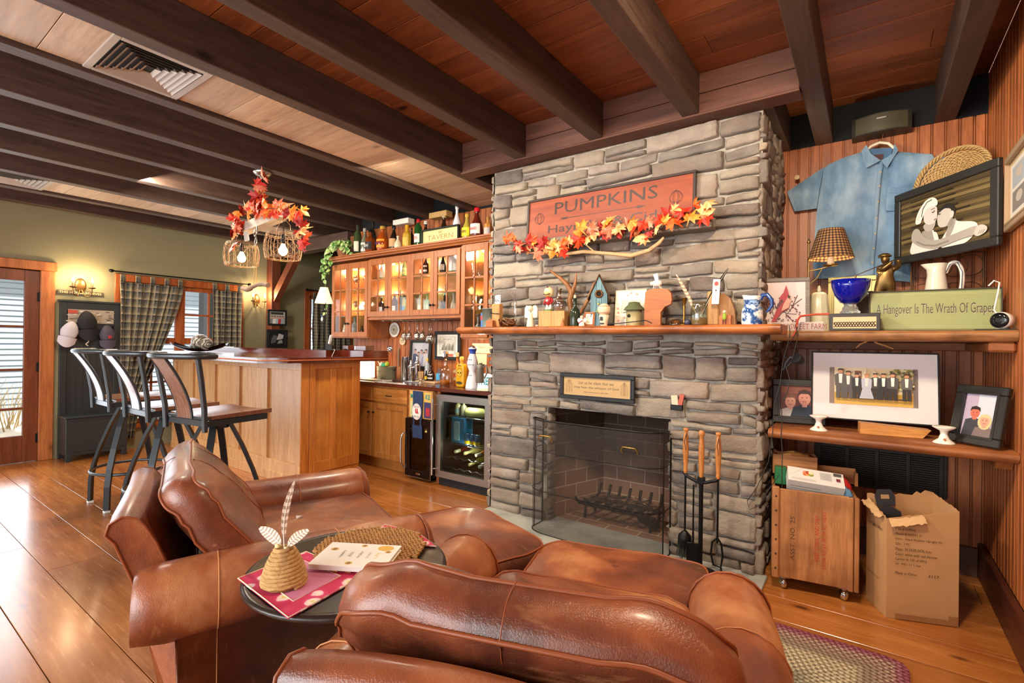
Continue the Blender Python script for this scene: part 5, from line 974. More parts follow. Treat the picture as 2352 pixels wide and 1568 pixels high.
t = thing('thermometer', 'white advertising thermometer leaning on the bark shrine', 'thermometer', (mx(1642, YM-.045), YM-.045, atY(1642, 698, YM-.045).z), rot=(0, math.radians(3), 0)); H_ = atY(1646, 641, YM-.045).z-atY(1642, 698, YM-.045).z; b = B(); b.box(-.020, .020, 0, .004, 0, H_, .001); obj('plate', b, M_white, t); a = Art(.04, H_, -.0006); a.rect(.1, .68, .9, .96, '#c9bdb0'); a.oval(.5, .82, .3, .09, '#b8342c'); a.oval(.5, .55, .14, .035, '#333333'); a.line([(.5, .1), (.5, .5)], .002, '#777777'); a.line([(.15, .3), (.85, .3)], .0015, '#aaaaaa'); obj('print', a.b, M_print, t)
# blue and white jug
def m_toile():
    t = NT('blue_transferware'); n = t.noise(t.coord((1, 1, 1)), 26, 5, .65); s = t.new('SeparateXYZ'); tc = t.new('TexCoord'); t.ln(tc.outputs['Object'], s.inputs[0]); c = t.ramp(n, [(.44, rgb('#e6e3da')), (.5, rgb('#8fa3bd')), (.56, rgb('#1f4a86'))]); band = t.ramp(s.outputs[2], [(.111, 0.0), (.112, 1.0), (.135, 1.0), (.136, 0.0)], 'CONSTANT')
    c = t.mix(band, c, t.ramp(n, [(.5, rgb('#1c3f7a')), (.6, rgb('#8fb0d6'))])); top = t.ramp(s.outputs[2], [(.1365, 0.0), (.137, .85)], 'CONSTANT'); return t.fin(t.mix(top, c, rgb('#d5dcdc')), .12)
t = mt('blue_jug', 'blue and white transferware jug at the right end of the mantel', 'jug', 1727, YM+.0); h_ = mh(1727, 680); r_ = mw(1698, 1748)/2; M_to = mat('toile', m_toile)
b = B(); b.lathe([(r_*.93, 0), (r_*.97, .01), (r_*1.0, h_*.3), (r_*.96, h_*.5), (r_*.83, h_*.62), (r_*.74, h_*.68), (r_*.74, h_*.82), (r_*.86, h_*.97), (r_*.84, h_), (r_*.74, h_*.95), (r_*.68, h_*.7)], 32, cap=False)
b.v = [(x-(.35*(z/h_-.85)*max(0, -x)*2 if z > h_*.85 else 0), y, z+(.01*max(0, -x)/r_ if z > h_*.85 else 0)) for x, y, z in b.v]; b.cyl(0, 0, 0, .004, r_*.92, 32); obj('body', b, M_to, t)
b = B(); b.tube([(r_*.72, 0, h_*.86), (r_*.95, 0, h_*1.02), (r_*1.35, 0, h_*1.03), (r_*1.75, 0, h_*.85), (r_*1.78, 0, h_*.65), (r_*1.5, 0, h_*.5), (r_*1.28, 0, h_*.42)], [.012, .013, .012, .011, .010, .008, .004], 10); obj('handle', b, plain('#1f3f7c', .15), t)
# ================================================================ UPPER SHELF, RIGHT
ZS = 1.4525
def sx_(u, y): return atY(u, 700, y).x
def sz(u, v, y): return atY(u, v, y).z
def a_cardinal(a):
    a.rect(0, 0, 1, 1, '#d3c3bf')
    for P in ([(.05, .78), (.2, .7), (.3, .55), (.35, .4), (.6, .3), (.8, .28)], [(.3, .55), (.25, .35), (.3, .2)], [(.6, .3), (.75, .5), (.92, .62)], [(.55, .3), (.7, .15), (.72, .08)], [(.68, .4), (.82, .7)], [(.2, .7), (.12, .5), (.22, .3)]): a.line(P, .004, '#4a3038')
    for i in range(52): x, y = .12+R3.random()*.75, .1+R3.random()*.55; a.oval(x, y, .022, .014, '#4f2a34' if i % 3 else '#8a3a44', 6)
    a.poly([(.22, .1), (.28, .08), (.45, .32), (.62, .42), (.66, .58), (.62, .72), (.56, .92), (.5, .76), (.42, .66), (.38, .48), (.30, .28)], '#a8323c'); a.poly([(.45, .35), (.62, .42), (.66, .58), (.60, .66), (.5, .5)], '#cfa08e'); a.poly([(.34, .38), (.5, .55), (.46, .62), (.36, .5)], '#5e2a3a'); a.poly([(.60, .70), (.67, .66), (.60, .62)], '#2a1a1e')
framed('cardinal_picture', 'grey-framed painting of a red cardinal bird leaning by the chimney corner', 'picture', (-.425, 3.42, ZS), math.radians(14), math.radians(-4), .285, .325, .024, .022, wood('greyframe', '#6b625a', '#8f857b', 0, .6, 1, 0, 0, .1), a_cardinal, prof=False)
# lamp
lx, ly = -.245, 3.72
t = thing('table_lamp', 'brass swing-arm lamp with brown plaid shade on the upper shelf', 'lamp', (lx, ly, ZS)); M_brass = plain('#a98c52', .3, .9)
def m_plaid(): 
    t = NT('plaid_shade'); tc = t.new('TexCoord'); s = t.new('SeparateXYZ'); t.ln(tc.outputs['Object'], s.inputs[0]); an = t.math('ARCTAN2', s.outputs[1], s.outputs[0])
    a = t.math('GREATER_THAN', t.math('SINE', t.math('MULTIPLY', an, 30.0)), 0.0); z = t.math('GREATER_THAN', t.math('SINE', t.math('MULTIPLY', s.outputs[2], 2*PI/.017)), 0.0)
    k = t.math('MULTIPLY', t.math('ADD', a, z), .5); return t.fin(t.ramp(k, [(.25, rgb('#b38a52')), (.5, rgb('#6e4a32')), (.9, rgb('#2e1f1c'))], 'CONSTANT'), .85, 0, Transmission_Weight=0.0)
sh0, sh1 = sz(1900, 595, ly)-ZS, sz(1910, 527, ly)-ZS; rb, rt = (sx_(1961, ly)-sx_(1852, ly))/2, (sx_(1941, ly)-sx_(1880, ly))/2; ox = sx_(1907, ly)-lx
b = B(); b.lathe([(rb, sh0), (rt, sh1)], 48, ox, 0, cap=False); b.lathe([(rb-.003, sh0), (rt-.003, sh1)], 48, ox, 0, cap=False); o = obj('lamp_shade', b, mat('plaidshade', m_plaid), t)
o.data.transform(Matrix.Translation((-ox, 0, 0))); o.location = (ox, 0, 0)
b = B(); b.cyl(ox, 0, sh0-.035, sh0+.01, .019, 14); obj('candle_sleeve', b, plain('#e8dcc0', .5), t); b = B(); b.lathe([(.01, sh0-.05), (.036, sh0-.045), (.044, sh0-.035), (.02, sh0-.036)], 24, ox, 0); obj('drip_pan', b, M_brass, t); b = B(); b.ball((ox, 0, (sh0+sh1)/2-.01), .028, 14, 10, (1, 1, 1.2)); obj('bulb', b, emit('#ffdca8', 25), t)
px_ = sx_(1856, ly)-lx; pz = sz(1856, 548, ly)-ZS; b = B(); b.cyl(px_, 0, .01, pz-.03, .0045, 8); b.lathe([(.004, pz-.035), (.011, pz-.025), (.007, pz-.012), (.001, pz)], 10, px_, 0); b.lathe([(.06, 0), (.055, .01), (.012, .02)], 20, px_, 0); obj('pole', b, M_brass, t)
b = B(); b.tube([(px_, 0, sh0-.07), (px_+.05, 0, sh0-.062), (ox-.02, 0, sh0-.05)], .004, 6); b.tube([(px_+.0, 0, sh0-.16), (px_+.045, 0, sh0-.12), (px_+.075, 0, sh0-.06)], .004, 6); obj('swing_arm', b, M_brass, t)
point('table_lamp_bulb', (lx+ox, ly, ZS+(sh0+sh1)/2-.01), 42, (1, .80, .52), .03)
# ceramic jelly mould
bx = sx_(1881, 3.62); b = B(); h_ = sz(1881, 665, 3.62)-ZS; r_ = (sx_(1910, 3.62)-sx_(1853, 3.62))/2; b.lathe([(r_, 0), (r_*.98, h_*.2), (r_*.82, h_*.55), (r_*.68, h_*.86), (r_*.5, h_*.93), (r_*.12, h_*.94), (.012, h_*1.0), (.006, h_*1.08), (.001, h_*1.1)], 48, rib=(10, .03)); solo('ceramic_bell', b, plain('#d8d0b0', .3), 'cream ribbed ceramic bell-shaped mould under the plaid lamp', 'ornament', (bx, 3.62, ZS))
# sign block, woven box
t = thing('sweet_sign', 'small white block sign with brown letters at the left of the upper shelf', 'sign', (-.485, 3.36, ZS), .0, rot=(0, 0, math.radians(2))); L_ = sx_(1916, 3.36)+.485-.035; L_ = .275; b = B(); b.box(0, L_, -.012, .012, 0, .052, .001); obj('block', b, M_white, t); a = Art(L_, .052, -.0126); a.rect(.03, .03, .995, .97, '#b8a79c'); a.text('FARM SWEET FARM', .56, .5, .98, .62, '#8e3c38'); obj('lettering', a.b, M_print, t, Matrix.Translation((L_/2, 0, 0)))
t = thing('knot_box', 'low dark box with celtic knot inlay under the blue glass bowl', 'box', (-.065, 3.36, ZS)); b = B(); b.box(-.115, .115, -.05, .055, 0, .095, .002); obj('body', b, plain('#2c2723', .5), t); b = B(); b.box(-.098, .098, -.0515, -.05, .012, .075); pn = obj('inlay', b, plain('#cdb284', .5), t)
b = B(); n_ = 60
for ph in (0, PI*2/3, PI*4/3): b.tube([(-.095+.19*i/n_, -.0525+.0008*math.cos(i*.9+ph), .034+.013*math.sin(2*PI*5*i/n_+ph)) for i in range(n_+1)], .0022, 5)
obj('knot_braid', b, plain('#3a2c20', .5), pn)
zb = ZS+.095; cx0 = sx_(1953, 3.38); h_ = atY(1953, 644, 3.38).z-zb; rr = (sx_(2000, 3.38)-sx_(1907, 3.38))/2
t = thing('blue_bowl', 'cobalt blue footed glass bowl on the celtic knot box', 'bowl', (cx0, 3.365, zb+.0005)); P = [(.012, h_*.27), (rr*.5, h_*.33), (rr*.8, h_*.55), (rr*.95, h_*.8), (rr, h_), (rr*.97, h_), (rr*.9, h_*.78), (rr*.75, h_*.56), (rr*.45, h_*.37), (.002, h_*.34)]
b = B(); b.lathe(P, 40); obj('glass_body', b, mat('blueglass', lambda: NT('cobalt').fin(rgb('#0a1fb8'), .04, 0, Transmission_Weight=.55, IOR=1.45, Coat_Weight=.6)), t); b = B(); b.lathe([(rr*.5, 0), (rr*.52, .01), (rr*.42, h_*.1), (rr*.40, h_*.18), (rr*.3, h_*.24), (rr*.35, h_*.30)], 32); obj('foot', b, solidglass('#e8f0ea'), t)
def a_mirror(a): a.rect(0, 0, 1, 1, '#d8cba2'); a.rect(.04, .04, .96, .96, '#e6dcb8')
framed('gold_frame', 'pale gold empty picture frame leaning behind the blue bowl', 'picture', (sx_(1955, 3.86), 3.90, ZS), math.radians(-4), math.radians(-6), sx_(2011, 3.86)-sx_(1897, 3.86), .37, .035, .03, plain('#8d8357', .4, .5), a_mirror)
b = B(); b.at((sx_(2000, 3.8), 3.80, ZS+.13), (PI/2, 0, 0)); b.lathe([(.002, 0), (.12, 0), (.128, .008), (.12, .014), (.09, .010), (.085, .004), (.002, .004)], 40); solo('dark_plate', b, plain('#241c17', .3), 'dark round plate standing between the gold frame and golfer', 'plate')
# green sign
def a_grapes(a):
    a.rect(0, 0, 1, 1, '#8f9560'); a.rect(.012, .05, .988, .95, '#99a06a')
    for k in (.035, .06): a.line([(k*.35, k*1.6), (1-k*.35, k*1.6), (1-k*.35, 1-k*1.6), (k*.35, 1-k*1.6), (k*.35, k*1.6)], .0012, '#d2cf9a')
    a.text('A Hangover Is The Wrath Of Grapes', .507, .49, .90, .34, '#cfc9a4'); a.text('A Hangover Is The Wrath Of Grapes', .505, .505, .90, .34, '#4a4336')
framed('wrath_of_grapes_sign', 'long green sign joking about the wrath of grapes on the upper shelf', 'sign', ((sx_(1995, 3.52)+.548)/2, 3.47, ZS), math.radians(3), math.radians(-3), .548-sx_(1995, 3.52), .222, .006, .02, plain('#4a4438', .6), a_grapes, prof=False)
# golfer statuette
def skin_fig(name, verts, edges, radii, m, par, levels=1):
    me = bpy.data.meshes.new(name); me.from_pydata(verts, edges, []); o = bpy.data.objects.new(name, me); C.objects.link(o); o.parent = par
    sm = o.modifiers.new('skin', 'SKIN'); sm.use_smooth_shade = True
    for v, r in zip(me.skin_vertices[0].data, radii): v.radius = (r, r) if not isinstance(r, tuple) else r
    me.skin_vertices[0].data[0].use_root = True; s2 = o.modifiers.new('sub', 'SUBSURF'); s2.levels = levels; s2.render_levels = levels; me.materials.append(m); return o
gx, gy = sx_(2033, 3.72), 3.72; gt = .40; gz = sz(2033, 578, gy)-ZS-gt; M_gold = plain('#7a6038', .35, .85)
t = thing('golfer_statuette', 'bronze golfer statuette finishing his swing behind the green sign', 'statuette', (gx, gy, ZS+gz), rot=(0, 0, 0)); k = gt/.36
V = [(0, 0, .185), (0, 0, .235), (.004, 0, .275), (.002, 0, .298), (-.028, 0, .17), (-.034, -.006, .10), (-.036, 0, .02), (-.05, -.02, .008), (.026, 0, .17), (.018, .01, .10), (.02, .02, .02), (.0, .0, .008), (-.030, 0, .268), (-.012, -.045, .262), (.030, -.045, .300), (.036, 0, .268), (.058, -.02, .272), (.052, -.042, .310)]
V = [(x*k, y*k, z*k) for x, y, z in V]; E_ = [(0, 1), (1, 2), (2, 3), (0, 4), (4, 5), (5, 6), (6, 7), (0, 8), (8, 9), (9, 10), (10, 11), (2, 12), (12, 13), (13, 14), (2, 15), (15, 16), (16, 17)]
R_ = [.034, .033, .034, .016, .026, .020, .014, .012, .026, .020, .014, .012, .019, .013, .010, .019, .013, .010]; R_ = [r*k for r in R_]; skin_fig('body', V, E_, R_, M_gold, t, 2)
b = B(); b.ball((-.002*k, -.006*k, .318*k), .022*k, 12, 9, (.9, 1, 1.15)); hd = obj('head', b, M_gold, t); b = B(); b.lathe([(.018*k, 0), (.030*k, .004*k), (.030*k, .012*k), (.016*k, .022*k), (.001, .024*k)], 16, -.004*k, -.004*k, .328*k); b.box(-.034*k, -.01*k, -.02*k, .01*k, .328*k, .333*k, .002); obj('flat_cap', b, M_gold, hd)
cl0 = (.036*k, -.045*k, .306*k); tipw = atY(1966, 632, gy-.12); b = B(); b.tube([cl0, (tipw.x-gx, -.12, tipw.z-ZS-gz)], [.0035, .0022], 6); b.tube([(tipw.x-gx, -.12, tipw.z-ZS-gz), (tipw.x-gx-.004, -.12, tipw.z-ZS-gz-.025)], .005, 6); obj('golf_club', b, M_gold, t); b = B(); b.box(-.06*k, .05*k, -.05*k, .05*k, -gz, .006, .002); obj('base', b, M_gold, t)
# white pitcher
py = 3.70; pxx = sx_(2150, py); hT = sz(2150, 606, py)-ZS; rp = (sx_(2184, py)-sx_(2118, py))/2
t = thing('white_pitcher', 'white enamel pitcher with blue-edged handle behind the green sign', 'pitcher', (pxx, py, ZS)); b = B(); b.lathe([(rp*1.0, 0), (rp*1.08, .02), (rp*1.0, hT*.3), (rp*.85, hT*.6), (rp*.66, hT*.84), (rp*.66, hT*.92), (rp*.78, hT), (rp*.74, hT), (rp*.62, hT*.92), (rp*.6, hT*.8)], 32, cap=False); b.cyl(0, 0, 0, .004, rp*1.0, 32)
b.v = [(x*(1+.45*max(0, (z/hT-.9)/.1)*(1 if x < 0 else 0)), y, z-.0*x) for x, y, z in b.v]; obj('body', b, plain('#e6dcc8', .2), t); b = B(); q = rp; b.tube(crv([(q*.62, 0, hT*.86), (q*.9, 0, hT*.98), (q*1.4, 0, hT*1.0), (q*1.75, 0, hT*.86), (q*1.7, 0, hT*.62), (q*1.35, 0, hT*.45), (q*1.2, 0, hT*.40)]), .011, 10, flat=.6); h2 = obj('handle', b, plain('#e9e2d2', .2), t); b = B(); b.tube([(q*.62, -.011, hT*.86), (q*.9, -.011, hT*.98), (q*1.4, -.011, hT*1.0), (q*1.75, -.011, hT*.86), (q*1.7, -.011, hT*.62), (q*1.35, -.011, hT*.45)], .0018, 5); obj('blue_rim', b, plain('#2a3c6a', .3), h2)
# wire scroll rack
t = thing('wire_rack', 'bronze wire scroll rack of circles behind the white pitcher', 'rack', (0, 3.98, ZS)); xa, xb = sx_(2092, 3.98), .545; H_ = sz(2200, 580, 3.98)-ZS; b = B()
for x in (xa, xb): b.tube([(x, 0, .0), (x, 0, H_)], .005, 6, flat=1)
for z in (.02, H_-.005): b.tube([(xa, 0, z), (xb, 0, z)], .004, 6)
obj('frame', b, plain('#6b5136', .4, .8), t); R_ = .062
for i in range(4):
    for j in range(3):
        x = xa+.06+i*(xb-xa-.12)/3; z = .08+j*(H_-.16)/2; b = B(); b.tube([(x+R_*math.cos(a*PI/14), 0, z+R_*math.sin(a*PI/14)) for a in range(28)], .0028, 5, True); obj('ring', b, plain('#6b5136', .4, .8), t)
# security camera
t = thing('security_camera', 'white round security camera at the right end of the upper shelf', 'camera', (sx_(2306, 3.30)-.005, 3.30, ZS)); b = B(); b.at((0, 0, .046), (math.radians(90), 0, math.radians(-32))); b.lathe([(.001, -.055), (.022, -.052), (.036, -.03), (.040, 0), (.040, .02), (.036, .026)], 28); bd = obj('housing', b, plain('#eeece6', .3), t)
b = B(); b.at((0, 0, .046), (math.radians(90), 0, math.radians(-32))); b.lathe([(.037, .022), (.036, .028), (.02, .030), (.001, .030)], 28); obj('face', b, plain('#101214', .1), bd); b = B(); b.at((0, 0, .046), (math.radians(90), 0, math.radians(-32))); b.lathe([(.012, .030), (.012, .034), (.009, .034)], 16); obj('lens', b, plain('#2a2c30', .05), bd)
b = B(); b.box(-.10, .045, -.03, .04, 0, .004, .001); b.cyl(.01, .005, .003, .01, .02, 14); obj('stand', b, plain('#3a3a38', .4), t); b = B(); cxx = 0; b.tube([(.0, .03, .05), (-.02, .06, .10), (-.005, .07, .19), (.0, .07, .235), (-.02, .07, .245), (-.04, .07, .22)], .004, 6); obj('cable', b, M_white, t)
# denim shirt on a hanger
def m_denim():
    t = NT('denim'); n = t.noise(t.coord((1, 1, .5)), 4, 4, .6); f = t.noise(t.coord((3, 3, .6)), 160, 2); t.bump(t.mix(.5, n, f), .35, .01); return t.fin(t.ramp(n, [(.34, rgb('#4c6f90')), (.5, rgb('#7799b5')), (.66, rgb('#a8bfd0'))]), .9)
M_den = mat('denim', m_denim); M_dst = plain('#b9cfe0', .8); YS = 4.015
def spt(u, v, y=YS): p = atY(u, v, y); return (p.x, p.z)
t = thing('denim_shirt', 'short-sleeved blue denim shirt hung flat on the panelled wall', 'shirt', (0, YS, 0))
L_ = [spt(*q) for q in ((1982, 349), (1940, 362), (1893, 384), (1877, 478), (1872, 540), (1868, 612), (1926, 640), (2007, 636))]; R__ = [spt(*q) for q in ((2060, 349), (2100, 350), (2152, 356), (2130, 450), (2112, 520), (2095, 580), (2090, 645), (2007, 636))]
ctr = [spt(2025, 372), spt(2018, 420), spt(2014, 470), spt(2010, 520), spt(2007, 560), spt(2004, 590), spt(2003, 610), spt(2003, 642)]
def shirtpanel(A_, C_, bulge, nu=10):
    b = B(); n = len(A_)-1
    def P(u, v):
        k = v*n; i = min(n-1, int(k)); f = k-i; a = Vector(A_[i]).lerp(Vector(A_[i+1]), f); c = Vector(C_[i]).lerp(Vector(C_[i+1]), f); p = a.lerp(c, u); d = math.sin(PI*min(1, u*1.1+.05))*bulge+.010*noise3(p.x*14, p.y*4, 2)+.006*math.sin(p.x*60+p.y*9)*v; return (p.x, -max(.004, d)-.004, p.y)
    b.grid(P, nu, 24); b.grid(lambda u, v: (P(u, v)[0], -.001, P(u, v)[2]), nu, 24, flip=True); return b
A2 = L_[:7]+[spt(1990, 650)]; obj('front_panel', shirtpanel(L_[:6]+[spt(1868, 612), spt(1872, 640)], ctr, .035), M_den, t); obj('front_panel', shirtpanel([spt(2060, 349), spt(2152, 356), spt(2135, 430), spt(2120, 480), spt(2108, 520), spt(2100, 570), spt(2094, 610), spt(2090, 648)], ctr, .03), M_den, t)
for P4 in ([spt(1893, 384), spt(1808, 441), spt(1825, 486), spt(1876, 479)], [spt(2152, 356), spt(2200, 372), spt(2210, 440), spt(2128, 450)]):
    b = B(); P_ = [Vector(p) for p in P4]; f = lambda u, v: ((P_[0].lerp(P_[1], u)).lerp(P_[3].lerp(P_[2], u), v)); b.grid(lambda u, v: (f(u, v).x, -.006-.028*math.sin(PI*v)*(1-.3*u)-.004*noise3(u*9, v*5, 1), f(u, v).y), 10, 10); b.grid(lambda u, v: (f(u, v).x, -.002, f(u, v).y), 10, 10, flip=True); s_ = obj('sleeve', b, M_den, t); b = B(); b.tube([(f(.93, v/8).x, -.008-.028*math.sin(PI*v/8)*.72, f(.93, v/8).y) for v in range(9)], .0012, 4); obj('stitching', b, M_dst, s_)
b = B(); b.tube([(c[0], -.010-.012*(i < 7), c[1]) for i, c in enumerate(ctr)], [.013]*8, 6, flat=.35); pk = obj('placket', b, M_den, t)
for v in (398, 430, 466, 503, 538, 572, 604): p = spt(2025-(v-372)*.09, v); b = B(); b.at((p[0], -.026, p[1]), (PI/2, 0, 0)); b.lathe([(.006, 0), (.006, .003), (.002, .004)], 10); obj('button', b, plain('#c9b48a', .4), pk)
for s_, pts in ((-1, [(1990, 338), (1979, 352), (1991, 390), (2022, 373), (2000, 358)]), (1, [(2054, 335), (2062, 350), (2036, 391), (2024, 373), (2048, 360)])): b = B(); b.prism([spt(*q) for q in pts], -.048, -.036, 'xz'); c_ = obj('collar', b, M_den, t); b = B(); P = [spt(*q) for q in pts[1:4]]; b.tube([(p[0], -.049, p[1]) for p in P], .0011, 4); obj('stitching', b, M_dst, c_)
b = B(); b.prism([spt(*q) for q in ((1992, 345), (2050, 342), (2046, 362), (2024, 374), (2000, 362))], -.026, -.02, 'xz'); ib = obj('inner_yoke', b, plain('#4d6f92', .9), t); b = B(); b.prism([spt(*q) for q in ((2007, 359), (2029, 357), (2028, 369), (2008, 371))], -.030, -.026, 'xz'); obj('neck_label', b, plain('#4a1f22', .6), ib)
b = B(); b.prism([spt(*q) for q in ((2039, 434), (2103, 435), (2100, 490), (2034, 487))], -.044, -.036, 'xz'); po = obj('pocket', b, M_den, t); b = B(); b.prism([spt(*q) for q in ((2039, 434), (2103, 435), (2102, 448), (2037, 447))], -.048, -.044, 'xz'); obj('pocket_hem', b, M_den, po)
b = B(); p = spt(1832, 410); b.at((p[0], -.034, p[1]), (PI/2, 0, 0)); b.lathe([(.016, 0), (.016, .001)], 12); b.c = (1, 1, 1); obj('embroidery', b, plain('#c9b48a', .7), t)
t = thing('coat_hanger', 'cream plastic coat hanger holding the denim shirt', 'hanger', (0, YS-.015, 0)); b = B(); P = [spt(*q) for q in ((1985, 352), (2002, 338), (2020, 330), (2040, 332), (2056, 345))]; b.tube([(p[0], -.012, p[1]) for p in P], .009, 8, flat=.5); obj('arms', b, plain('#e2d6bc', .4), t); b = B(); P = [spt(*q) for q in ((2024, 331), (2027, 318), (2030, 303), (2036, 292), (2040, 283), (2034, 283))]; b.tube([(p[0], -.012, p[1]) for p in P], .0022, 6); obj('hook', b, plain('#b07a4a', .3, .8), t)
# big black and white portrait across the corner
def sm(P, n=4):
    m = len(P); out = []
    for i in range(m):
        p0, p1, p2, p3 = P[i-1], P[i], P[(i+1) % m], P[(i+2) % m]
        for k in range(n): t = k/n; out.append(tuple(.5*(2*p1[j]+(p2[j]-p0[j])*t+(2*p0[j]-5*p1[j]+4*p2[j]-p3[j])*t*t+(3*p1[j]-p0[j]-3*p2[j]+p3[j])*t**3) for j in (0, 1)))
    return out
def a_kiss(a):
    a.rect(0, 0, 1, 1, '#57482c')
    for i in range(11): y = .05+i*.088; x = R3.random()*.3; a.poly([(0, y), (.3+x, y+.02), (1, y-.01), (1, y+.045), (.5, y+.06), (0, y+.05)], ['#6e5c38', '#4a3d28', '#7d6a44'][i % 3]); a.poly([(x, y+.055), (x+.5, y+.065), (x+.5, y+.085), (x, y+.075)], '#2a2318')
    S = lambda pts, col: a.poly(sm(pts), col)
    S([(.52, 0), (.50, .12), (.57, .28), (.64, .40), (.70, .36), (.84, .30), (.88, .22), (.84, .10), (.74, 0)], '#e8e2d8'); S([(.55, .20), (.60, .38), (.66, .42), (.63, .25), (.57, .12)], '#a8a198')
    S([(.46, .43), (.455, .50), (.47, .58), (.50, .64), (.56, .66), (.62, .62), (.64, .52), (.60, .40), (.56, .34), (.50, .34), (.47, .38)], '#cfc7bd'); S([(.48, .60), (.50, .66), (.56, .70), (.63, .66), (.66, .56), (.645, .50), (.62, .54), (.60, .60), (.54, .63)], '#2c2824'); S([(.605, .46), (.60, .53), (.625, .56), (.64, .52), (.63, .46)], '#dcd4ca'); S([(.57, .35), (.62, .46), (.63, .38), (.60, .30)], '#9a9288')
    S([(.155, 0), (.15, .18), (.20, .30), (.28, .32), (.38, .30), (.45, .28), (.48, .12), (.46, 0)], '#e9e3d8'); S([(.28, .34), (.33, .20), (.39, .14), (.43, .20), (.40, .34)], '#a59d93'); a.line([(.24, .34), (.31, .22), (.34, .12)], .012, '#f4efe6'); a.line([(.41, .33), (.43, .2), (.48, .13)], .010, '#f4efe6')
    S([(.30, .45), (.33, .34), (.40, .33), (.44, .42), (.42, .5)], '#b9b0a5'); S([(.30, .60), (.31, .50), (.36, .44), (.42, .44), (.455, .50), (.46, .60), (.45, .70), (.38, .74), (.32, .70)], '#ddd5cb'); S([(.20, .56), (.21, .50), (.26, .50), (.28, .56), (.30, .62), (.33, .70), (.40, .73), (.455, .72), (.46, .80), (.41, .87), (.33, .86), (.26, .76), (.22, .66)], '#f3eee4'); a.line([(.275, .60), (.29, .72), (.34, .82), (.40, .84)], .005, '#3a342e'); a.line([(.23, .56), (.26, .68), (.31, .78)], .003, '#c9c0b2')
    for q in ((.40, .63, .435, .645), (.475, .57, .50, .565)): a.line([(q[0], q[1]), ((q[0]+q[2])/2, q[1]-.012), (q[2], q[3])], .005, '#4a443e')
    a.line([(.39, .675), (.44, .685)], .004, '#8a8278'); a.line([(.465, .61), (.50, .60)], .005, '#3a342e'); a.line([(.43, .49), (.455, .505)], .005, '#8a5f58')
    S([(.16, .24), (.165, .36), (.20, .42), (.25, .40), (.30, .28), (.38, .18), (.48, .15), (.62, .17), (.78, .21), (.88, .22), (.94, .16), (.93, .11), (.84, .09), (.70, .07), (.55, .03), (.42, .02), (.30, .08), (.21, .16)], '#b0a89d'); a.line([(.22, .20), (.32, .11), (.45, .06), (.60, .09)], .010, '#8f877d'); S([(.86, .10), (.90, .06), (.97, .10), (.98, .17), (.93, .22), (.88, .20)], '#c9c1b6')
    for k in range(3): a.line([(.90+.02*k, .09), (.92+.02*k, .14)], .003, '#857d73')
A_ = Vector((.144, 3.93)); B_ = Vector((.535, 3.40)); W_ = (B_-A_).length; c_ = (A_+B_)/2; an = math.atan2(B_.y-A_.y, B_.x-A_.x)
framed('couple_portrait', 'large dark-framed black and white portrait of a kissing couple across the corner', 'picture', (c_.x+.0, c_.y, 1.875), an, 0, W_, .435, .045, .028, plain('#2b2a28', .5), a_kiss, prof=False)
# round wicker tray
t = thing('wicker_basket', 'shallow round wicker basket hung in the corner above the portrait', 'basket', (.40, 3.86, 2.345), rot=(math.radians(74), 0, an+.35)); m = wood('wicker', '#a87c3e', '#e2c083', 0, .6, 6, .2, 0, .3); R_ = .185
b = B()
for i in range(17): r_ = .012+i*.0095; b.tube([(r_*math.cos(a_*2*PI/60), r_*math.sin(a_*2*PI/60), .0+.0035*math.cos(a_*PI*(1 if i % 2 else 1)+(i % 2)*PI)+ .03*(r_/R_)**3) for a_ in range(60)], .0052, 5, True)
obj('woven_base', b, m, t); b = B()
for i in range(24): a_ = i*2*PI/24; b.tube([(.01*math.cos(a_), .01*math.sin(a_), .0), (.16*math.cos(a_), .16*math.sin(a_), .022)], .002, 4)
obj('spokes', b, m, t); b = B()
for ph in (0, 2.1, 4.2): b.tube([((R_-.006+.010*math.cos(k*.9+ph))*math.cos(k*2*PI/120), (R_-.006+.010*math.cos(k*.9+ph))*math.sin(k*2*PI/120), .038+.010*math.sin(k*.9+ph)) for k in range(120)], .0065, 5, True)
obj('braided_rim', b, m, t)
def a_faces(a):
    a.rect(0, 0, 1, 1, '#ece7dc')
    for i in range(2): a.rect(.12, .08+.45*i, .9, .46+.45*i, '#b8c0c8' if i else '#8f8a84'); a.oval(.5, .3+.45*i, .18, .1, '#d0c4b8')
framed('wall_picture', 'beige-framed black and white photo at the right edge of the side wall', 'picture', (XR-.004, 3.18, 1.935), math.radians(-90), 0, .45, .36, .035, .03, plain('#a58a6c', .5), a_faces, mw=.02, mcol='#d8b98a')
# loudspeaker under the beams
t = thing('loudspeaker', 'curved dark loudspeaker mounted high on the wall between two beams', 'speaker', (.053, YB-.006, 2.795)); b = B(); P = [(-.155, 0), (.155, 0), (.155, -.10)]+[(.155-.31*i/12, -.10-.045*math.sin(PI*i/12)) for i in range(13)]; P = P[:2]+P[3:]; b.prism(P, -.058, .058, 'xy'); obj('cabinet', b, plain('#2a281f', .5), t); b = B(); b.grid(lambda u, v: (-.15+.30*u, -.102-.045*math.sin(PI*u), -.052+.104*v), 14, 1); obj('grille', b, plain('#4a4530', .6), t); b = B(); b.box(-.025, .025, -.152, -.147, .018, .026, .001); obj('badge', b, plain('#b9b9b0', .3, .6), t); b = B(); b.box(-.03, .03, -.01, .0, -.03, .03); obj('bracket', b, M_black, t)
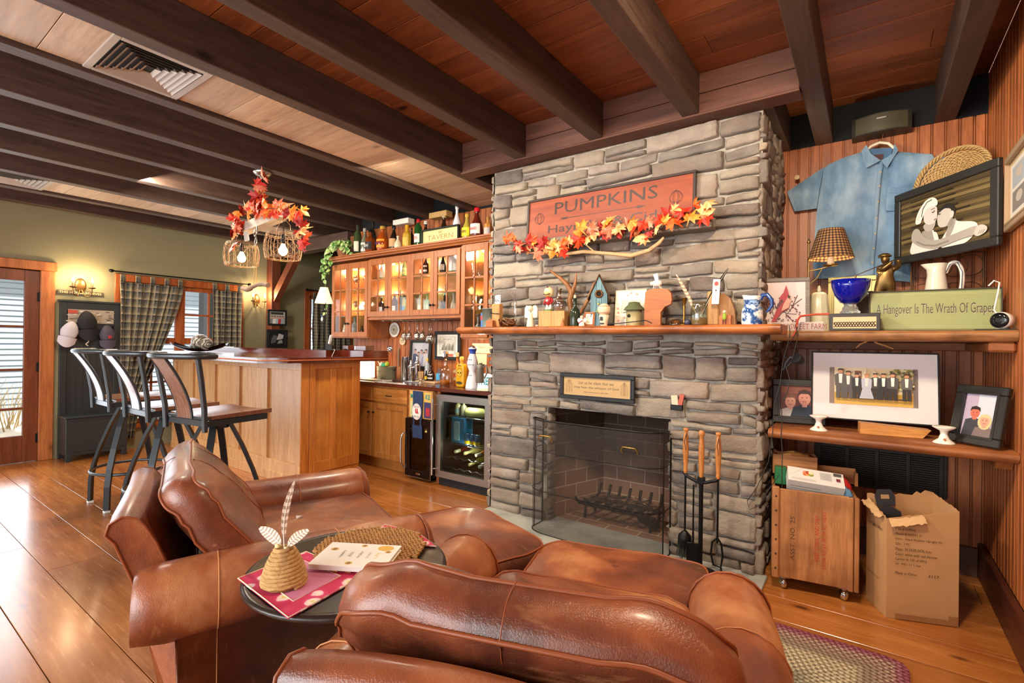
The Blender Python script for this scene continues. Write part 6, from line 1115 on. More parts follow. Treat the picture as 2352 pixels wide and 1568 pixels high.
# ================================================================ LOWER SHELF
ZL = .8815
def a_wed(a):
    a.rect(0, 0, 1, 1, '#e6cfa4'); a.rect(0, 0, .06, 1, '#8a7468'); a.rect(.06, .5, .42, 1, '#efdcb2'); a.rect(.3, .55, .38, .92, '#8a5a3a'); a.rect(.33, .78, .37, .85, '#e8dcc8'); a.rect(.95, 0, 1, 1, '#7c7068'); a.poly([(.06, 0), (.95, 0), (.95, .32), (.06, .32)], '#c99a3c'); a.poly([(.06, 0), (.95, 0), (.95, .1), (.06, .14)], '#d8ac4c')
    for i in range(90): x, y = .7+R3.random()*.24, .45+R3.random()*.52; a.oval(x, y, .02, .03, ['#8f8648', '#5c5a30', '#d8cf9a', '#a89a5a'][i % 4], 6)
    a.line([(.42, .95), (.38, .5)], .004, '#e8e0cc'); a.line([(.5, .95), (.60, .7)], .004, '#d8d0bc'); a.poly([(.12, .16), (.9, .16), (.9, .20), (.12, .19)], '#4a3a20')
    for x, h, c, k in ((.13, .80, '#55504c', None), (.22, .74, '#55504c', None), (.32, .68, '#2a2a2e', None), (.53, .70, '#44403e', None), (.62, .70, '#26262a', None), (.72, .72, '#4c4846', None), (.87, .70, '#5a5552', None)): a.person(x, .16, h, c)
    a.person(.43, .17, .66, '#c2c4cc', '#b5713a', shirt='#e8dcd0', dress='#b9bdc8')
t = framed('wedding_photo', 'wide white-matted photo of eight people in wedding clothes on the lower shelf', 'picture', (.02, 3.52, .935), math.radians(5), math.radians(-7), .60, .40, .008, .014, M_black, a_wed, mw=.085, mcol='#ded6d4', prof=False)
def a_pair(a): a.rect(0, 0, 1, 1, '#6a2f22'); a.rect(0, .75, 1, 1, '#8a4a34'); a.rect(0, .5, 1, .53, '#3a1812'); a.head(.28, .48, .17, '#d89a84', '#7a4a34', '#c9c4c0'); a.head(.66, .60, .19, '#d8937c', '#3a1a14', '#1c2a3a')
framed('couple_photo', 'dark-framed colour photo of two people left of the wedding photo', 'picture', (-.35, 3.55, ZL), math.radians(9), math.radians(-9), .285, .275, .042, .022, plain('#2a2622', .4), a_pair)
def a_pair2(a): a.rect(0, 0, 1, 1, '#b5a3b8'); a.rect(.4, .4, 1, 1, '#c9cdd8'); a.head(.36, .55, .17, '#c96a52', '#2a1a16', '#3a3a40'); a.head(.70, .38, .17, '#d89a80', '#d8c08a', '#7a6a66', True)
framed('man_woman_photo', 'thick black-framed photo of a man and woman at the right shelf end', 'picture', (.435, 3.33, ZL+.003), math.radians(-58)+math.radians(16), math.radians(-13), .225, .295, .042, .03, plain('#20201f', .3), a_pair2)
t = thing('wood_easel', 'pale split wooden stand under the wedding photo', 'stand', (.115, 3.43, ZL), rot=(0, 0, math.radians(8))); b = B(); b.prism([(-.155, 0), (.12, 0), (.155, .045), (-.155, .06)], -.03, .05, 'xz'); obj('block', b, wood('easel', '#a8682c', '#e0a055', 0, .5, 1, 0, 1, .2), t)
for u, y, lab in ((1880, 3.36, 'small white porcelain candle stand left of the wedding photo'), (2168, 3.33, 'small white porcelain candle stand right of the wooden easel')):
    t = thing('candle_stand', lab, 'candle holder', (atZ(u, 988 if u < 2000 else 1017, ZL).x, y, ZL)); b = B(); b.lathe([(.045, 0), (.042, .006), (.022, .022), (.014, .045), (.017, .062), (.045, .078), (.046, .084), (.04, .082), (.012, .07)], 32, rib=(12, .03)); obj('body', b, plain('#ece6d8', .15), t); b = B(); b.prism([(.010*math.cos(q*PI/5+.3)*(1 if q % 2 else .4), .022+.010*math.sin(q*PI/5+.3)*(1 if q % 2 else .4)) for q in range(10)], -.036, -.034, 'xz'); obj('star_decal', b, plain('#a8602c', .5), t)
t = thing('twig_hanger', 'wire hook with two dried twigs hanging under the upper shelf', 'hook', (0, 3.5, 0)); b = B(); b.tube([gp(2003, 775, 3.5), gp(2006, 768, 3.5), gp(2003, 765, 3.5), gp(2000, 772, 3.5), gp(2000, 780, 3.5)], .003, 6)
b.v = [(x, y-3.5, z) for x, y, z in b.v]; obj('hook', b, M_white, t); b = B()
for P in ([(2000, 779), (1990, 784), (1976, 790), (1966, 799)], [(2002, 779), (2015, 788), (2032, 793), (2052, 801)]): b.tube([(atY(u, v, 3.5).x, 0, atY(u, v, 3.5).z) for u, v in P], [.005, .006, .005, .003], 6)
obj('twigs', b, M_oak, t)
# clip lamp and its wires at the chimney corner
t = thing('clip_spotlight', 'small black clip-on spotlight hanging by its wire from the mantel end', 'lamp', (0, 3.2, 0)); b = B()
def cp(u, v, y=3.2): p = atY(u, v, y); return Vector((p.x, y-3.2, p.z))
c0 = cp(1834, 826); b.at(tuple(c0), (math.radians(62), 0, math.radians(-38))); b.lathe([(.004, -.035), (.018, -.03), (.028, -.005), (.030, .02), (.026, .024)], 20); b.at(); hd = obj('lamp_head', b, M_black, t); b = B(); b.at(tuple(c0), (math.radians(62), 0, math.radians(-38))); b.lathe([(.027, .022), (.02, .018), (.001, .016)], 20); obj('lens', b, M_chrome, hd)
b = B(); b.tube([cp(1800, 848), cp(1806, 832), cp(1816, 820), cp(1826, 822)], [.006, .010, .009, .007], 8); b.tube([cp(1797, 850), cp(1812, 838), cp(1822, 826)], .005, 6); obj('clip', b, M_black, t)
b = B(); b.tube([cp(1832, 750, 3.19), cp(1827, 768, 3.19), cp(1806, 800), cp(1802, 820), cp(1812, 826)], .0022, 5); obj('wire', b, M_black, t)
t = thing('hanging_wires', 'tangle of black and grey wires running down the chimney corner', 'cable', (0, 0, 0))
for P, r_, y in (([(1812, 745), (1815, 765), (1808, 795), (1798, 830), (1792, 880), (1778, 930), (1775, 990), (1765, 1060), (1738, 1120), (1716, 1150), (1722, 1170), (1745, 1160), (1762, 1130), (1790, 1090)], .0022, 3.185), ([(1806, 845), (1814, 870), (1810, 895), (1795, 930), (1796, 960), (1794, 1000), (1797, 1040), (1796, 1100), (1798, 1150)], .0026, 3.175), ([(1826, 745), (1834, 768), (1826, 800), (1820, 825)], .002, 3.18)): b = B(); b.tube([gp(u, v, y) for u, v in P], r_, 5); obj('wire', b, plain('#2a2826', .5), t)
b = B(); b.tube([gp(1830, 745, 3.2), gp(1832, 735, 3.25), gp(1838, 726, 3.3), gp(1870, 722, 3.32), gp(1905, 721, 3.32)], .006, 6); b.tube([gp(1830, 745, 3.2), gp(1828, 760, 3.19), gp(1820, 772, 3.19)], .004, 6); solo('red_cord', b, plain('#b8452c', .6), 'loose red cord draped over the white block sign', 'cord')
# ================================================================ UNDER THE SHELVES
t = thing('heating_grille', 'wide dark louvred heating grille on the wall under the lower shelf', 'vent', (-.30, YB-.008, .435)); W_, H_ = .70, .27; M_gr = plain('#2b241f', .5, .3)
b = B(); b.box(0, W_, -.012, 0, 0, H_, .003); obj('panel', b, M_gr, t)
for i in range(17): b = B(); z = .02+i*.0138; b.add([(.03, -.013, z), (W_-.03, -.013, z), (W_-.03, -.021, z+.006), (.03, -.021, z+.006)], [(0, 1, 2, 3)], False); obj('louver', b, M_gr, t)
for i in range(5): b = B(); x = .03+i*(W_-.06)/4; b.box(x-.01, x+.01, -.0225, -.012, .01, H_-.01, .001); obj('divider', b, M_gr, t)
# wheeled crate
a0 = Vector((-.432, 3.135)); a1 = Vector((-.031, 3.20)); cw = (a1-a0).length; ang = math.atan2(a1.y-a0.y, a1.x-a0.x); M_cr = wood('crate', '#9a5f30', '#d2935a', 2, .65, .8, .2, .8, .3, tint=('#6a3c1c', 5, .5)); M_crx = wood('crate_x', '#8a5228', '#c58850', 0, .65, .8, .2, .8, .3)
t = thing('wooden_crate', 'old wooden crate on casters stamped keep cool and dry', 'crate', (a0.x, a0.y, 0), ang); D_, z0_, z1_ = .34, .075, .565
b = B(); b.box(.03, cw-.03, 0, .016, z0_, z1_, .003); fr_ = obj('front_panel', b, M_cr, t); b = B(); b.box(0, .035, -.012, .018, z0_-.005, z1_+.01, .004); obj('front_batten', b, M_cr, t); b = B(); b.box(cw-.05, cw-.025, -.012, .018, z0_-.005, z1_-.0, .004); obj('front_batten', b, M_cr, t); b = B(); b.box(cw-.022, cw+.0, -.01, .02, z0_-.005, z1_, .004); obj('front_batten', b, M_cr, t)
for x in (0, cw-.016): b = B(); b.box(x, x+.016, .018, D_, z0_, z1_-.01, .003); obj('side_panel', b, M_crx, t)
b = B(); b.box(.016, cw-.016, D_-.016, D_, z0_, z1_+.06, .003); obj('back_panel', b, M_crx, t); b = B(); b.box(.01, cw-.01, .01, D_, z0_, z0_+.015); obj('bottom', b, M_crx, t)
for (s_, x, w_, h_, cl, zc) in (('ASST. NO. 25', .10, .24, .022, '#5a3a24', .30), ('KEEP COOL AND DRY', .215, .25, .020, '#b83c24', .32), ('STOW AWAY FROM ALL HEAT', .25, .31, .020, '#b83c24', .315)):
    b = B(); q = B(); text(q, s_, w_, h_, col=cl, axis='xz', z=0); Rm = Matrix.Translation((x, -.0008, zc)) @ Matrix.Rotation(-PI/2, 4, 'Y'); o_ = len(b.v); b.v += [tuple(Rm @ Vector(p)) for p in q.v]; b.f += [[o_+k for k in f_] for f_ in q.f]; b.mi += q.mi; b.sm += q.sm; b.col += q.col; obj('stencilled_letters', b, M_print, fr_)
for i in range(6): b = B(); b.at((.018, -.0125, z0_+.05+i*.08), (PI/2, 0, 0)); b.cyl(0, 0, 0, .003, .005, 8); obj('nail', b, plain('#2a1c14', .7), t)
for (x, y) in ((.06, .04), (cw-.06, .04), (.06, D_-.05), (cw-.06, D_-.05)): b = B(); b.ball((x, y, .03), .030, 14, 10, (.75, 1, 1)); cs = obj('caster', b, M_chrome, t); b = B(); b.cyl(x, y, .055, z0_, .014, 10); b.box(x-.03, x+.03, y-.03, y+.03, z0_-.006, z0_); obj('caster_plate', b, M_steel, cs)
def onC(fx, fy, z): d = Vector((math.cos(ang), math.sin(ang))); n_ = Vector((-d.y, d.x)); p = a0+d*fx+n_*fy; return (p.x, p.y, z)
t = thing('food_box', 'white cardboard food box with a dish photo lying tilted in the crate', 'box', onC(.21, .10, .60), rot=(math.radians(30), math.radians(4), ang+.04)); b = B(); b.box(-.135, .135, -.055, .055, -.04, .04, .001); obj('carton', b, plain('#d9d4cc', .6), t)
a = Art(.27, .11); a.rect(0, 0, 1, 1, '#dcd8d2')
for i in range(6): a.oval(.32+.05*(i % 3), .58+.12*(i//3), .05, .12, ['#c9683a', '#e2a05a', '#8f9a3c', '#d88a6a', '#b84a2c', '#e8d8b0'][i], 8)
for i in range(9): a.rect(.58, .82-i*.06, .78, .835-i*.06, '#8a8680')
for i in range(4): a.rect(.06, .2-i*.04, .5, .21-i*.04, '#9a958e')
a.rect(.82, .72, .96, .92, '#55524e'); a.rect(.86, .35, .93, .55, '#7a2f3a'); o = obj('box_print', a.b, M_print, t, Matrix.Translation((0, -.055, .0405)) @ Matrix.Rotation(-PI/2, 4, 'X')); a2 = Art(.27, .08); a2.rect(0, 0, 1, 1, '#cfc9c0'); a2.rect(.05, .5, .6, .56, '#8a8680'); a2.rect(.05, .3, .8, .34, '#8a8680'); obj('side_print', a2.b, M_print, t, Matrix.Translation((0, -.0555, -.04)))
t = thing('paper_box', 'small wooden box stuffed with crumpled brown paper at the back of the crate', 'box', onC(.12, .27, .60), rot=(0, 0, ang)); b = B()
for q in ((-.115, .115, -.055, -.045), (-.115, .115, .045, .055), (-.115, -.105, -.045, .045), (.105, .115, -.045, .045)): b.box(q[0], q[1], q[2], q[3], 0, .115, .002)
b.box(-.11, .11, -.05, .05, 0, .01); obj('box', b, M_crx, t); b = B(); b.ball((0, 0, .085), .10, 26, 16, (1, .5, .45), lambda x, y, z: 1+.22*noise3(x*7, y*9, z*7)+.1*noise3(x*17, y*15, z*13)); obj('paper', b, plain('#b07a42', .6), t)
b = B(); b.box(-.03, .03, -.04, .04, 0, .10, .004); solo('green_carton', b, plain('#1f6a3c', .5), 'small dark green carton behind the white food box', 'box', onC(.045, .20, .55), (0, 0, ang))
for i, (h1, lab, fx, fy) in enumerate((('#c22a2c', 'crumpled red snack bag stuck in the crate', .335, .14), ('#6a9fc9', 'light blue snack bag in the crate beside the red one', .335, .09))):
    b = B(); b.ball((0, 0, 0), .055, 18, 12, (1, .45, 1), lambda x, y, z: 1+.16*noise3(x*8+i, y*6, z*9)); solo('snack_bag', b, plain(h1, .35), lab, 'bag', onC(fx, fy, .575-.03*i), (0, .3, ang))
b = B(); b.box(-.10, .10, -.008, .008, 0, .09, .002); b.box(.09, .105, -.06, .008, 0, .075, .002); solo('crate_divider', b, M_crx, 'narrow wooden tray end showing above the back of the crate', 'tray', onC(.33, .30, .57), (0, 0, ang))
# cardboard box
M_card = plain('#b98b5c', .8, 0, .06); M_cardi = plain('#caa272', .85); c0 = Vector((.083, 3.15)); c1 = Vector((.368, 3.255)); c2 = Vector((.0, 3.335)); c3 = c1+(c2-c0)*1.0
t = thing('cardboard_box', 'tall open cardboard box with printed black shipping text', 'box', (0, 0, 0)); hF = (.500, .565, .60, .62)
def wall(p, q, zp, zq, name, m=M_card, tear=0.0, seed=0):
    b = B(); n_ = 16; d = (q-p).normalized(); nn = Vector((d.y, -d.x))
    def f(u, v, o): x = p.lerp(q, u); zt = zp+(zq-zp)*u+(tear*noise3(u*9+seed, seed, 1) if tear else 0); w_ = .005*noise3(u*3+seed, v*4, seed)*math.sin(PI*u)*math.sin(PI*v); return (x.x+nn.x*(w_-o), x.y+nn.y*(w_-o), .001+v*(zt-.001))
    b.grid(lambda u, v: f(u, v, 0), n_, 12); b.grid(lambda u, v: f(u, v, .004), n_, 12, flip=True); b.add([f(i/n_, 1, 0) for i in range(n_+1)]+[f(i/n_, 1, .004) for i in range(n_+1)], [(i, i+1, n_+2+i, n_+1+i) for i in range(n_)], False); return obj(name, b, m, t)
fw_ = wall(c0, c1, hF[0], hF[1], 'front_wall', tear=.006, seed=2); lw_ = wall(c2, c0, .545, hF[0], 'left_wall', tear=.012, seed=5); wall(c1, c3, hF[1], .60, 'right_wall', tear=.006, seed=7); wall(c3, c2, .60, .56, 'back_wall', tear=.02, seed=9)
def lettering(par, p, q, rows, name='printed_text'):
    d = (q-p).normalized(); nn = Vector((d.y, -d.x)); b = B()
    for s_, x, z, w_, h_, al in rows:
        qq = B(); text(qq, s_, w_, h_, col='#2a241e', axis='xz', z=0, align=al)
        o_ = len(b.v); b.v += [(p.x+d.x*(X_+x)+nn.x*.0065, p.y+d.y*(X_+x)+nn.y*.0065, Z_+z) for X_, _, Z_ in qq.v]; b.f += [[o_+k for k in f_] for f_ in qq.f]; b.mi += qq.mi; b.sm += qq.sm; b.col += qq.col
    return obj(name, b, M_print, par)
rows = [('P.O. # 059562', .035, .455, .085), ('Model #: NV501 31', .035, .430, .11), ('Desc.: Shark Rotator Upright Vac', .035, .405, .20), ('Qty.: 1 PC', .035, .380, .062), ('Meas.: 34.3X30.3X76.1cm', .035, .355, .15), ('Color: white with red chrome', .035, .330, .175), ('Carton #: 145 of 6912.', .035, .305, .135), ('Gr. Wt.: 11.1 kgs.', .035, .280, .11), ('Made in China', .035, .235, .09)]
lettering(fw_, c0, c1, [(s_, x, z, w_, .0135, 'l') for s_, x, z, w_ in rows]+[('3117', .175, .235, .045, .013, 'l')])
lettering(lw_, c2, c0, [('Upright Vac', .02, .43, .15, .022, 'l'), ('Operating LLC', .02, .17, .12, .011, 'l')]+[('long address line one', .02, .153-.015*i, .11-.012*i, .006, 'l') for i in range(0)])
b = B(); d = (c1-c0).normalized(); nn = Vector((d.y, -d.x))
for (u0, u1, z_a, z_b) in ((.12, .97, .004, .03), (.86, .99, .03, .05)): P = [c0+(c1-c0)*u0+nn*.006, c0+(c1-c0)*u1+nn*.006]; b.add([(P[0].x, P[0].y, z_a), (P[1].x, P[1].y, z_a), (P[1].x, P[1].y, z_b), (P[0].x, P[0].y, z_b)], [(0, 1, 2, 3)], False)
obj('packing_tape', b, plain('#9a6a44', .3), fw_)
b = B(); P = c0+(c1-c0)*.5; b.grid(lambda u, v: (c0.x+(c1.x-c0.x)*(.02+.5*u)+nn.x*(.004+.03*v), c0.y+(c1.y-c0.y)*(.02+.5*u)+nn.y*(.004+.03*v), hF[0]+.03*u-.03*v+.008*noise3(u*9, v*4, 3)), 12, 5); obj('torn_flap', b, M_cardi, t)
b = B(); b.grid(lambda u, v: (c2.x+(c0.x-c2.x)*(.1+.8*u)-.035*v, c2.y+(c0.y-c2.y)*(.1+.8*u)-.01*v, .545-.04*u-.012*v+.01*noise3(u*7, v*3, 4)), 10, 4); obj('torn_flap', b, M_cardi, t)
t = thing('gable_box', 'small black gable gift box with handle sticking out of the cardboard box', 'box', (.095, 3.27, .44), rot=(math.radians(-8), math.radians(-6), .25)); b = B(); b.prism([(-.055, 0), (.055, 0), (.05, .07), (0, .10), (-.05, .07)], -.035, .035, 'xz'); obj('body', b, plain('#1c1c1e', .4), t); b = B(); b.prism([(-.04, .09), (.04, .09), (.045, .14), (.03, .175), (-.03, .175), (-.045, .14)], -.003, .003, 'xz'); obj('handle', b, plain('#232325', .4), t)
b = B(); b.box(-.02, .02, -.0035, .0035, .125, .15, .002); obj('hand_hole', b, plain('#9a7850', .7), t)
# ================================================================ LEFT WALL
M_hall = plain('#22282c', .45)
t = thing('hall_bench', 'dark painted hall bench with tall back and lidded seat chest', 'bench', (XL, 1.845, 0)); w_ = .275
b = B(); b.box(.0, .03, -w_+.01, w_-.01, .10, 1.76, .002); bp = obj('back_panel', b, M_hall, t); b = B()
for i in range(7): y = -w_+.09+i*.06; b.box(.03, .032, y-.001, y+.001, .5, 1.5)
obj('grooves', b, plain('#12161a', .6), bp)
b = B(); b.box(0, .045, -w_, -w_+.06, 0, 1.76, .003); b.box(0, .045, w_-.06, w_, 0, 1.76, .003); b.box(0, .045, -w_+.06, w_-.06, 1.66, 1.76, .003); b.box(0, .045, -w_+.06, w_-.06, 1.44, 1.52, .003); b.box(0, .06, -w_-.015, w_+.015, 1.76, 1.785, .004); obj('back_frame', b, M_hall, t)
b = B(); b.box(.04, .33, -w_, w_, .06, .47, .004); b.box(.28, .335, -w_, -w_+.05, 0, .08, .003); b.box(.28, .335, w_-.05, w_, 0, .08, .003); obj('chest', b, M_hall, t); b = B(); b.box(.03, .345, -w_-.012, w_+.012, .47, .492, .004); obj('lid', b, plain('#2a3438', .35), t); b = B(); b.box(.33, .337, -w_+.04, w_-.04, .44, .455, .002); obj('chest_moulding', b, M_hall, t); b = B(); b.box(.33, .337, -w_+.04, w_-.04, .10, .13, .002); obj('chest_moulding', b, M_hall, t)
a = Art(.42, .155); a.rect(0, 0, 1, 1, '#a89a88')
for i in range(40): x, y = R3.random(), R3.random()*.9; a.oval(x, y, .06, .05, ['#c9bfae', '#7a6c5e', '#8f8272', '#d8d0c2', '#5e5248'][i % 5], 6)
a.rect(0, .7, .2, .95, '#b84a3c'); T_ = Matrix.Translation((.046, 0, 1.525)) @ Matrix.Rotation(PI/2, 4, 'Z'); obj('picture_panel', a.b, M_print, t, T_)
for y in (-.19, -.02, .19): b = B(); b.tube([(.04, y, 1.48), (.085, y, 1.475), (.10, y, 1.50)], .006, 6); obj('hook', b, M_dkmetal, t)
def cap(name, label, y, z, h, tilt, s=1.0, mark=None, front=False):
    t = thing(name, label, 'cap', (XL+.09, y, z), rot=(tilt, 0, 0)); m = plain(h, .8)
    b = B(); b.sup((0, 0, .03*s), (.055*s, .080*s, .115*s), 1, 1, 24, 14, lambda p, d: Vector((max(p.x, -.03)+.006*noise3(p.y*20, p.z*20, 1), p.y*(1-.25*max(0, p.z/.115/s)), p.z if p.z > -.075*s else -.075*s))); obj('crown', b, m, t)
    b = B(); b.grid(lambda u, v: (.045*s*(1-(2*u-1)**2)*(1-.3*v)+.01, (.084-.006*v)*s*(2*u-1), -.04*s-v*.115*s*(1-(2*u-1)**2*.45)), 14, 6); b.grid(lambda u, v: (.045*s*(1-(2*u-1)**2)*(1-.3*v)+.007, (.084-.006*v)*s*(2*u-1), -.04*s-v*.115*s*(1-(2*u-1)**2*.45)), 14, 6, flip=True); br = obj('brim', b, m, t)
    if mark: b = B(); b.at((.058*s, mark[1], mark[2]), (0, 0, PI/2)); text(b, mark[0], .035, .035, 0, 0, 0, col=mark[3], bold=.02); obj('emblem', b, M_print, t)
cap('baseball_hat', 'white baseball cap hung on the left hook of the dark hall bench', 1.635, 1.40, '#c9c3cc', -.25)
cap('baseball_hat', 'large black cap hung on the middle hook of the dark hall bench', 1.80, 1.50, '#1b1a1d', .1, 1.15)
cap('baseball_hat', 'faded navy baseball cap with red letter hung on the right hook', 1.985, 1.37, '#4a4452', .05, .95, ('B', .012, .0, '#c0303c'))
b = B(); b.tube(crv([(0, -.02, .0), (0, .01, -.03), (0, -.015, -.06), (0, .01, -.10), (0, -.015, -.13), (0, .005, -.15)]), .006, 5); solo('beaded_strap', b, plain('#c9c4b4', .5), 'pale beaded strap dangling below the black cap', 'strap', (XL+.10, 1.80, 1.415))
def flame_sconce(name, label, y, z):
    t = thing(name, label, 'wall lamp', (XL, y, z), group=None); b = B(); b.ball((.012, 0, .03), .07, 20, 12, (.18, .75, 1.25)); obj('back_plate', b, plain('#7a5a34', .3, .8), t)
    for s_ in (-1, 1):
        b = B(); b.tube(crv([(.02, s_*.01, -.02), (.06, s_*.035, -.085), (.09, s_*.075, -.08), (.095, s_*.085, -.02), (.095, s_*.085, .0)]), .005, 8); ar = obj('arm', b, plain('#7a5a34', .3, .8), t); b = B(); b.lathe([(.006, -.005), (.03, .002), (.034, .012), (.012, .008)], 18, .095, s_*.085); obj('drip_pan', b, plain('#6a4c2c', .3, .8), ar); b = B(); b.cyl(.095, s_*.085, .008, .065, .011, 12); obj('candle', b, plain('#4a3a28', .6), ar)
        b = B(); b.lathe([(.004, .065), (.013, .08), (.010, .10), (.001, .125)], 10, .095, s_*.085); obj('flame_bulb', b, emit('#ffcf8a', 40), ar); point('sconce_bulb', (XL+.13, y+s_*.085, z+.10), 5.0, (1, .74, .42), .02)
    return t
flame_sconce('wall_sconce', 'two-candle brass wall sconce glowing above the dark hall bench', 1.75, 1.925); flame_sconce('wall_sconce', 'two-candle brass wall sconce between the curtained window and the post', 3.775, 1.92)
t = thing('believes_sign', 'long thin dark letter sign below the sconce over the hall bench', 'sign', (XL+.004, 1.752, 1.852)); b = B(); b.box(0, .012, -.205, .205, 0, .042, .001); obj('board', b, plain('#4a4238', .6), t); b = B(); b.at((.0125, 0, .021), (0, 0, PI/2)); text(b, 'THIS HOUSE BELIEVES', .38, .026, 0, 0, 0, col='#d8c08a', bold=.01); obj('letters', b, M_print, t)
def m_curtain():
    t = NT('plaid_curtain'); tc = t.new('TexCoord'); s = t.new('SeparateXYZ'); t.ln(tc.outputs['UV'], s.inputs[0]); u, z = s.outputs[0], s.outputs[1]
    def st(v, f, ph, w_): return t.math('GREATER_THAN', t.math('SINE', t.math('ADD', t.math('MULTIPLY', v, 2*PI*f), ph)), w_)
    P = .095; k = t.math('ADD', st(u, 1/P, 0, .0), st(z, 1/P, 0, .0)); lt = t.math('MAXIMUM', st(u, 1/P, 1.6, .93), st(z, 1/P, 1.6, .93)); lt2 = t.math('MAXIMUM', st(u, 2/P, 3.2, .95), st(z, 2/P, 3.2, .95)); dk = t.math('MAXIMUM', st(u, 1/P, 3.9, .97), st(z, 1/P, 3.9, .97))
    c = t.ramp(t.math('MULTIPLY', k, .5), [(.2, rgb('#8f8468')), (.45, rgb('#5c5850')), (.9, rgb('#2b2e33'))], 'CONSTANT'); c = t.mix(t.math('MULTIPLY', lt, .6), c, rgb('#b8a986')); c = t.mix(t.math('MULTIPLY', lt2, .4), c, rgb('#a59a80')); c = t.mix(t.math('MULTIPLY', dk, .6), c, rgb('#1f2126')); return t.fin(c, .9)
M_cur = mat('curtain', m_curtain)
def cloth(par, name, fn, nu, nv, W, H, m):
    me = bpy.data.meshes.new(name); vs = [fn(i/nu, j/nv) for j in range(nv+1) for i in range(nu+1)]; fs = [(j*(nu+1)+i, j*(nu+1)+i+1, (j+1)*(nu+1)+i+1, (j+1)*(nu+1)+i) for j in range(nv) for i in range(nu)]; me.from_pydata(vs, [], fs)
    uv = me.uv_layers.new(name='UVMap'); d = []
    for f in fs:
        for q in f: d += [(q % (nu+1))/nu*W, (q//(nu+1))/nv*H]
    uv.data.foreach_set('uv', d); me.polygons.foreach_set('use_smooth', [True]*len(fs)); me.materials.append(m); o = bpy.data.objects.new(name, me); C.objects.link(o); o.parent = par; sm = o.modifiers.new('thick', 'SOLIDIFY'); sm.thickness = .003; return o
def curtain(label, yl, yr, zt, path, folds, tabs, seed):
    """path(v): left and right edge of the cloth at height fraction v (0 top)"""
    t = thing('plaid_curtain', label, 'curtain', (XL+.07, 0, 0), group='plaid tab-top curtains'); W = (yr-yl)*1.5
    def fn(u, v):
        l, r, z = path(v); a = math.sin(u*PI*2*folds+seed)*(.022+.012*v)+.008*noise3(u*9, v*4, seed); return (a, l+(r-l)*u+.006*math.sin(v*9+u*20), z)
    cloth(t, 'cloth', fn, 70, 40, W, 1.9, M_cur)
    for k in range(tabs): y = yl+.03+(yr-yl-.06)*k/(tabs-1); b = B(); f2 = lambda u, v: (.010*math.sin(v*PI)+.004, y-.028+.056*u, zt-.01+.10*v); cloth(t, 'tab', f2, 3, 5, .06, .1, M_cur)
    return t
Zr = 2.125
def p1(v):
    z = Zr-.09-v*1.9; k = min(1, v/.72); return (2.10+.04*v, 2.78-.44*k**1.3-.08*max(0, v-.72)/.28, z)
curtain('wide plaid curtain pulled to the left half of the window', 2.10, 2.78, Zr-.085, p1, 7, 5, .5)
curtain('narrow plaid curtain hanging at the right side of the same window', 3.14, 3.53, Zr-.085, lambda v: (3.14+.01*v, 3.53, Zr-.09-v*1.6), 5, 3, 2.0)
curtain('plaid curtain on the far small window behind the bar lamp', 4.66, 5.35, 2.05, lambda v: (4.66, 5.38, 2.06-v*1.0), 7, 4, 3.0)
for (y0_, y1_, z_, lab) in ((2.02, 3.64, Zr+.035, 'dark iron curtain rod over the large window'), (4.56, 5.6, 2.17, 'dark iron curtain rod over the far window')):
    t = thing('curtain_rod', lab, 'curtain rod', (XL+.07, 0, z_)); b = B(); b.tube([(0, y0_, 0), (0, y1_, 0)], .008, 8); obj('rod', b, M_dkmetal, t)
    for y in (y0_, y1_): b = B(); b.ball((0, y, 0), .02, 10, 8, (1, 1.4, 1)); obj('finial', b, M_dkmetal, t)
    for y in (y0_+.06, y1_-.06): b = B(); b.tube([(-.07, y, 0), (0, y, 0)], .006, 6); obj('bracket', b, M_dkmetal, t)
def a_fam(a):
    a.rect(0, 0, 1, 1, '#b9b4ac'); a.rect(.1, .75, .9, .95, '#3a3a3c')
    for x, c in ((.18, '#8a8a90'), (.34, '#e6e2dc'), (.52, '#a8c0cc'), (.68, '#b8303a'), (.84, '#9aa0a8')): a.head(x, .52, .07, '#c9a088', '#3a2a24', c)
def a_cow(a):
    a.rect(0, 0, 1, 1, '#1c1d20'); a.poly([(.1, .1), (.4, .2), (.5, .7), (.3, .8), (.15, .5)], '#5a5c60'); a.poly([(.45, .4), (.6, .9), (.9, .8), (.85, .5), (.7, .45)], '#b9b9ba'); a.poly([(.5, .1), (.85, .15), (.8, .4), (.6, .35)], '#8f9092')
R90 = math.radians(90)
framed('family_photo', 'upper small black frame with family photo on the post behind the bar', 'picture', (XL+.155, 4.015, 1.575), R90, 0, .30, .24, .028, .018, M_black, a_fam)
framed('cow_photo', 'lower small black frame with dark monochrome photo on the post', 'picture', (XL+.155, 4.02, 1.245), R90, 0, .33, .27, .04, .018, M_black, a_cow)
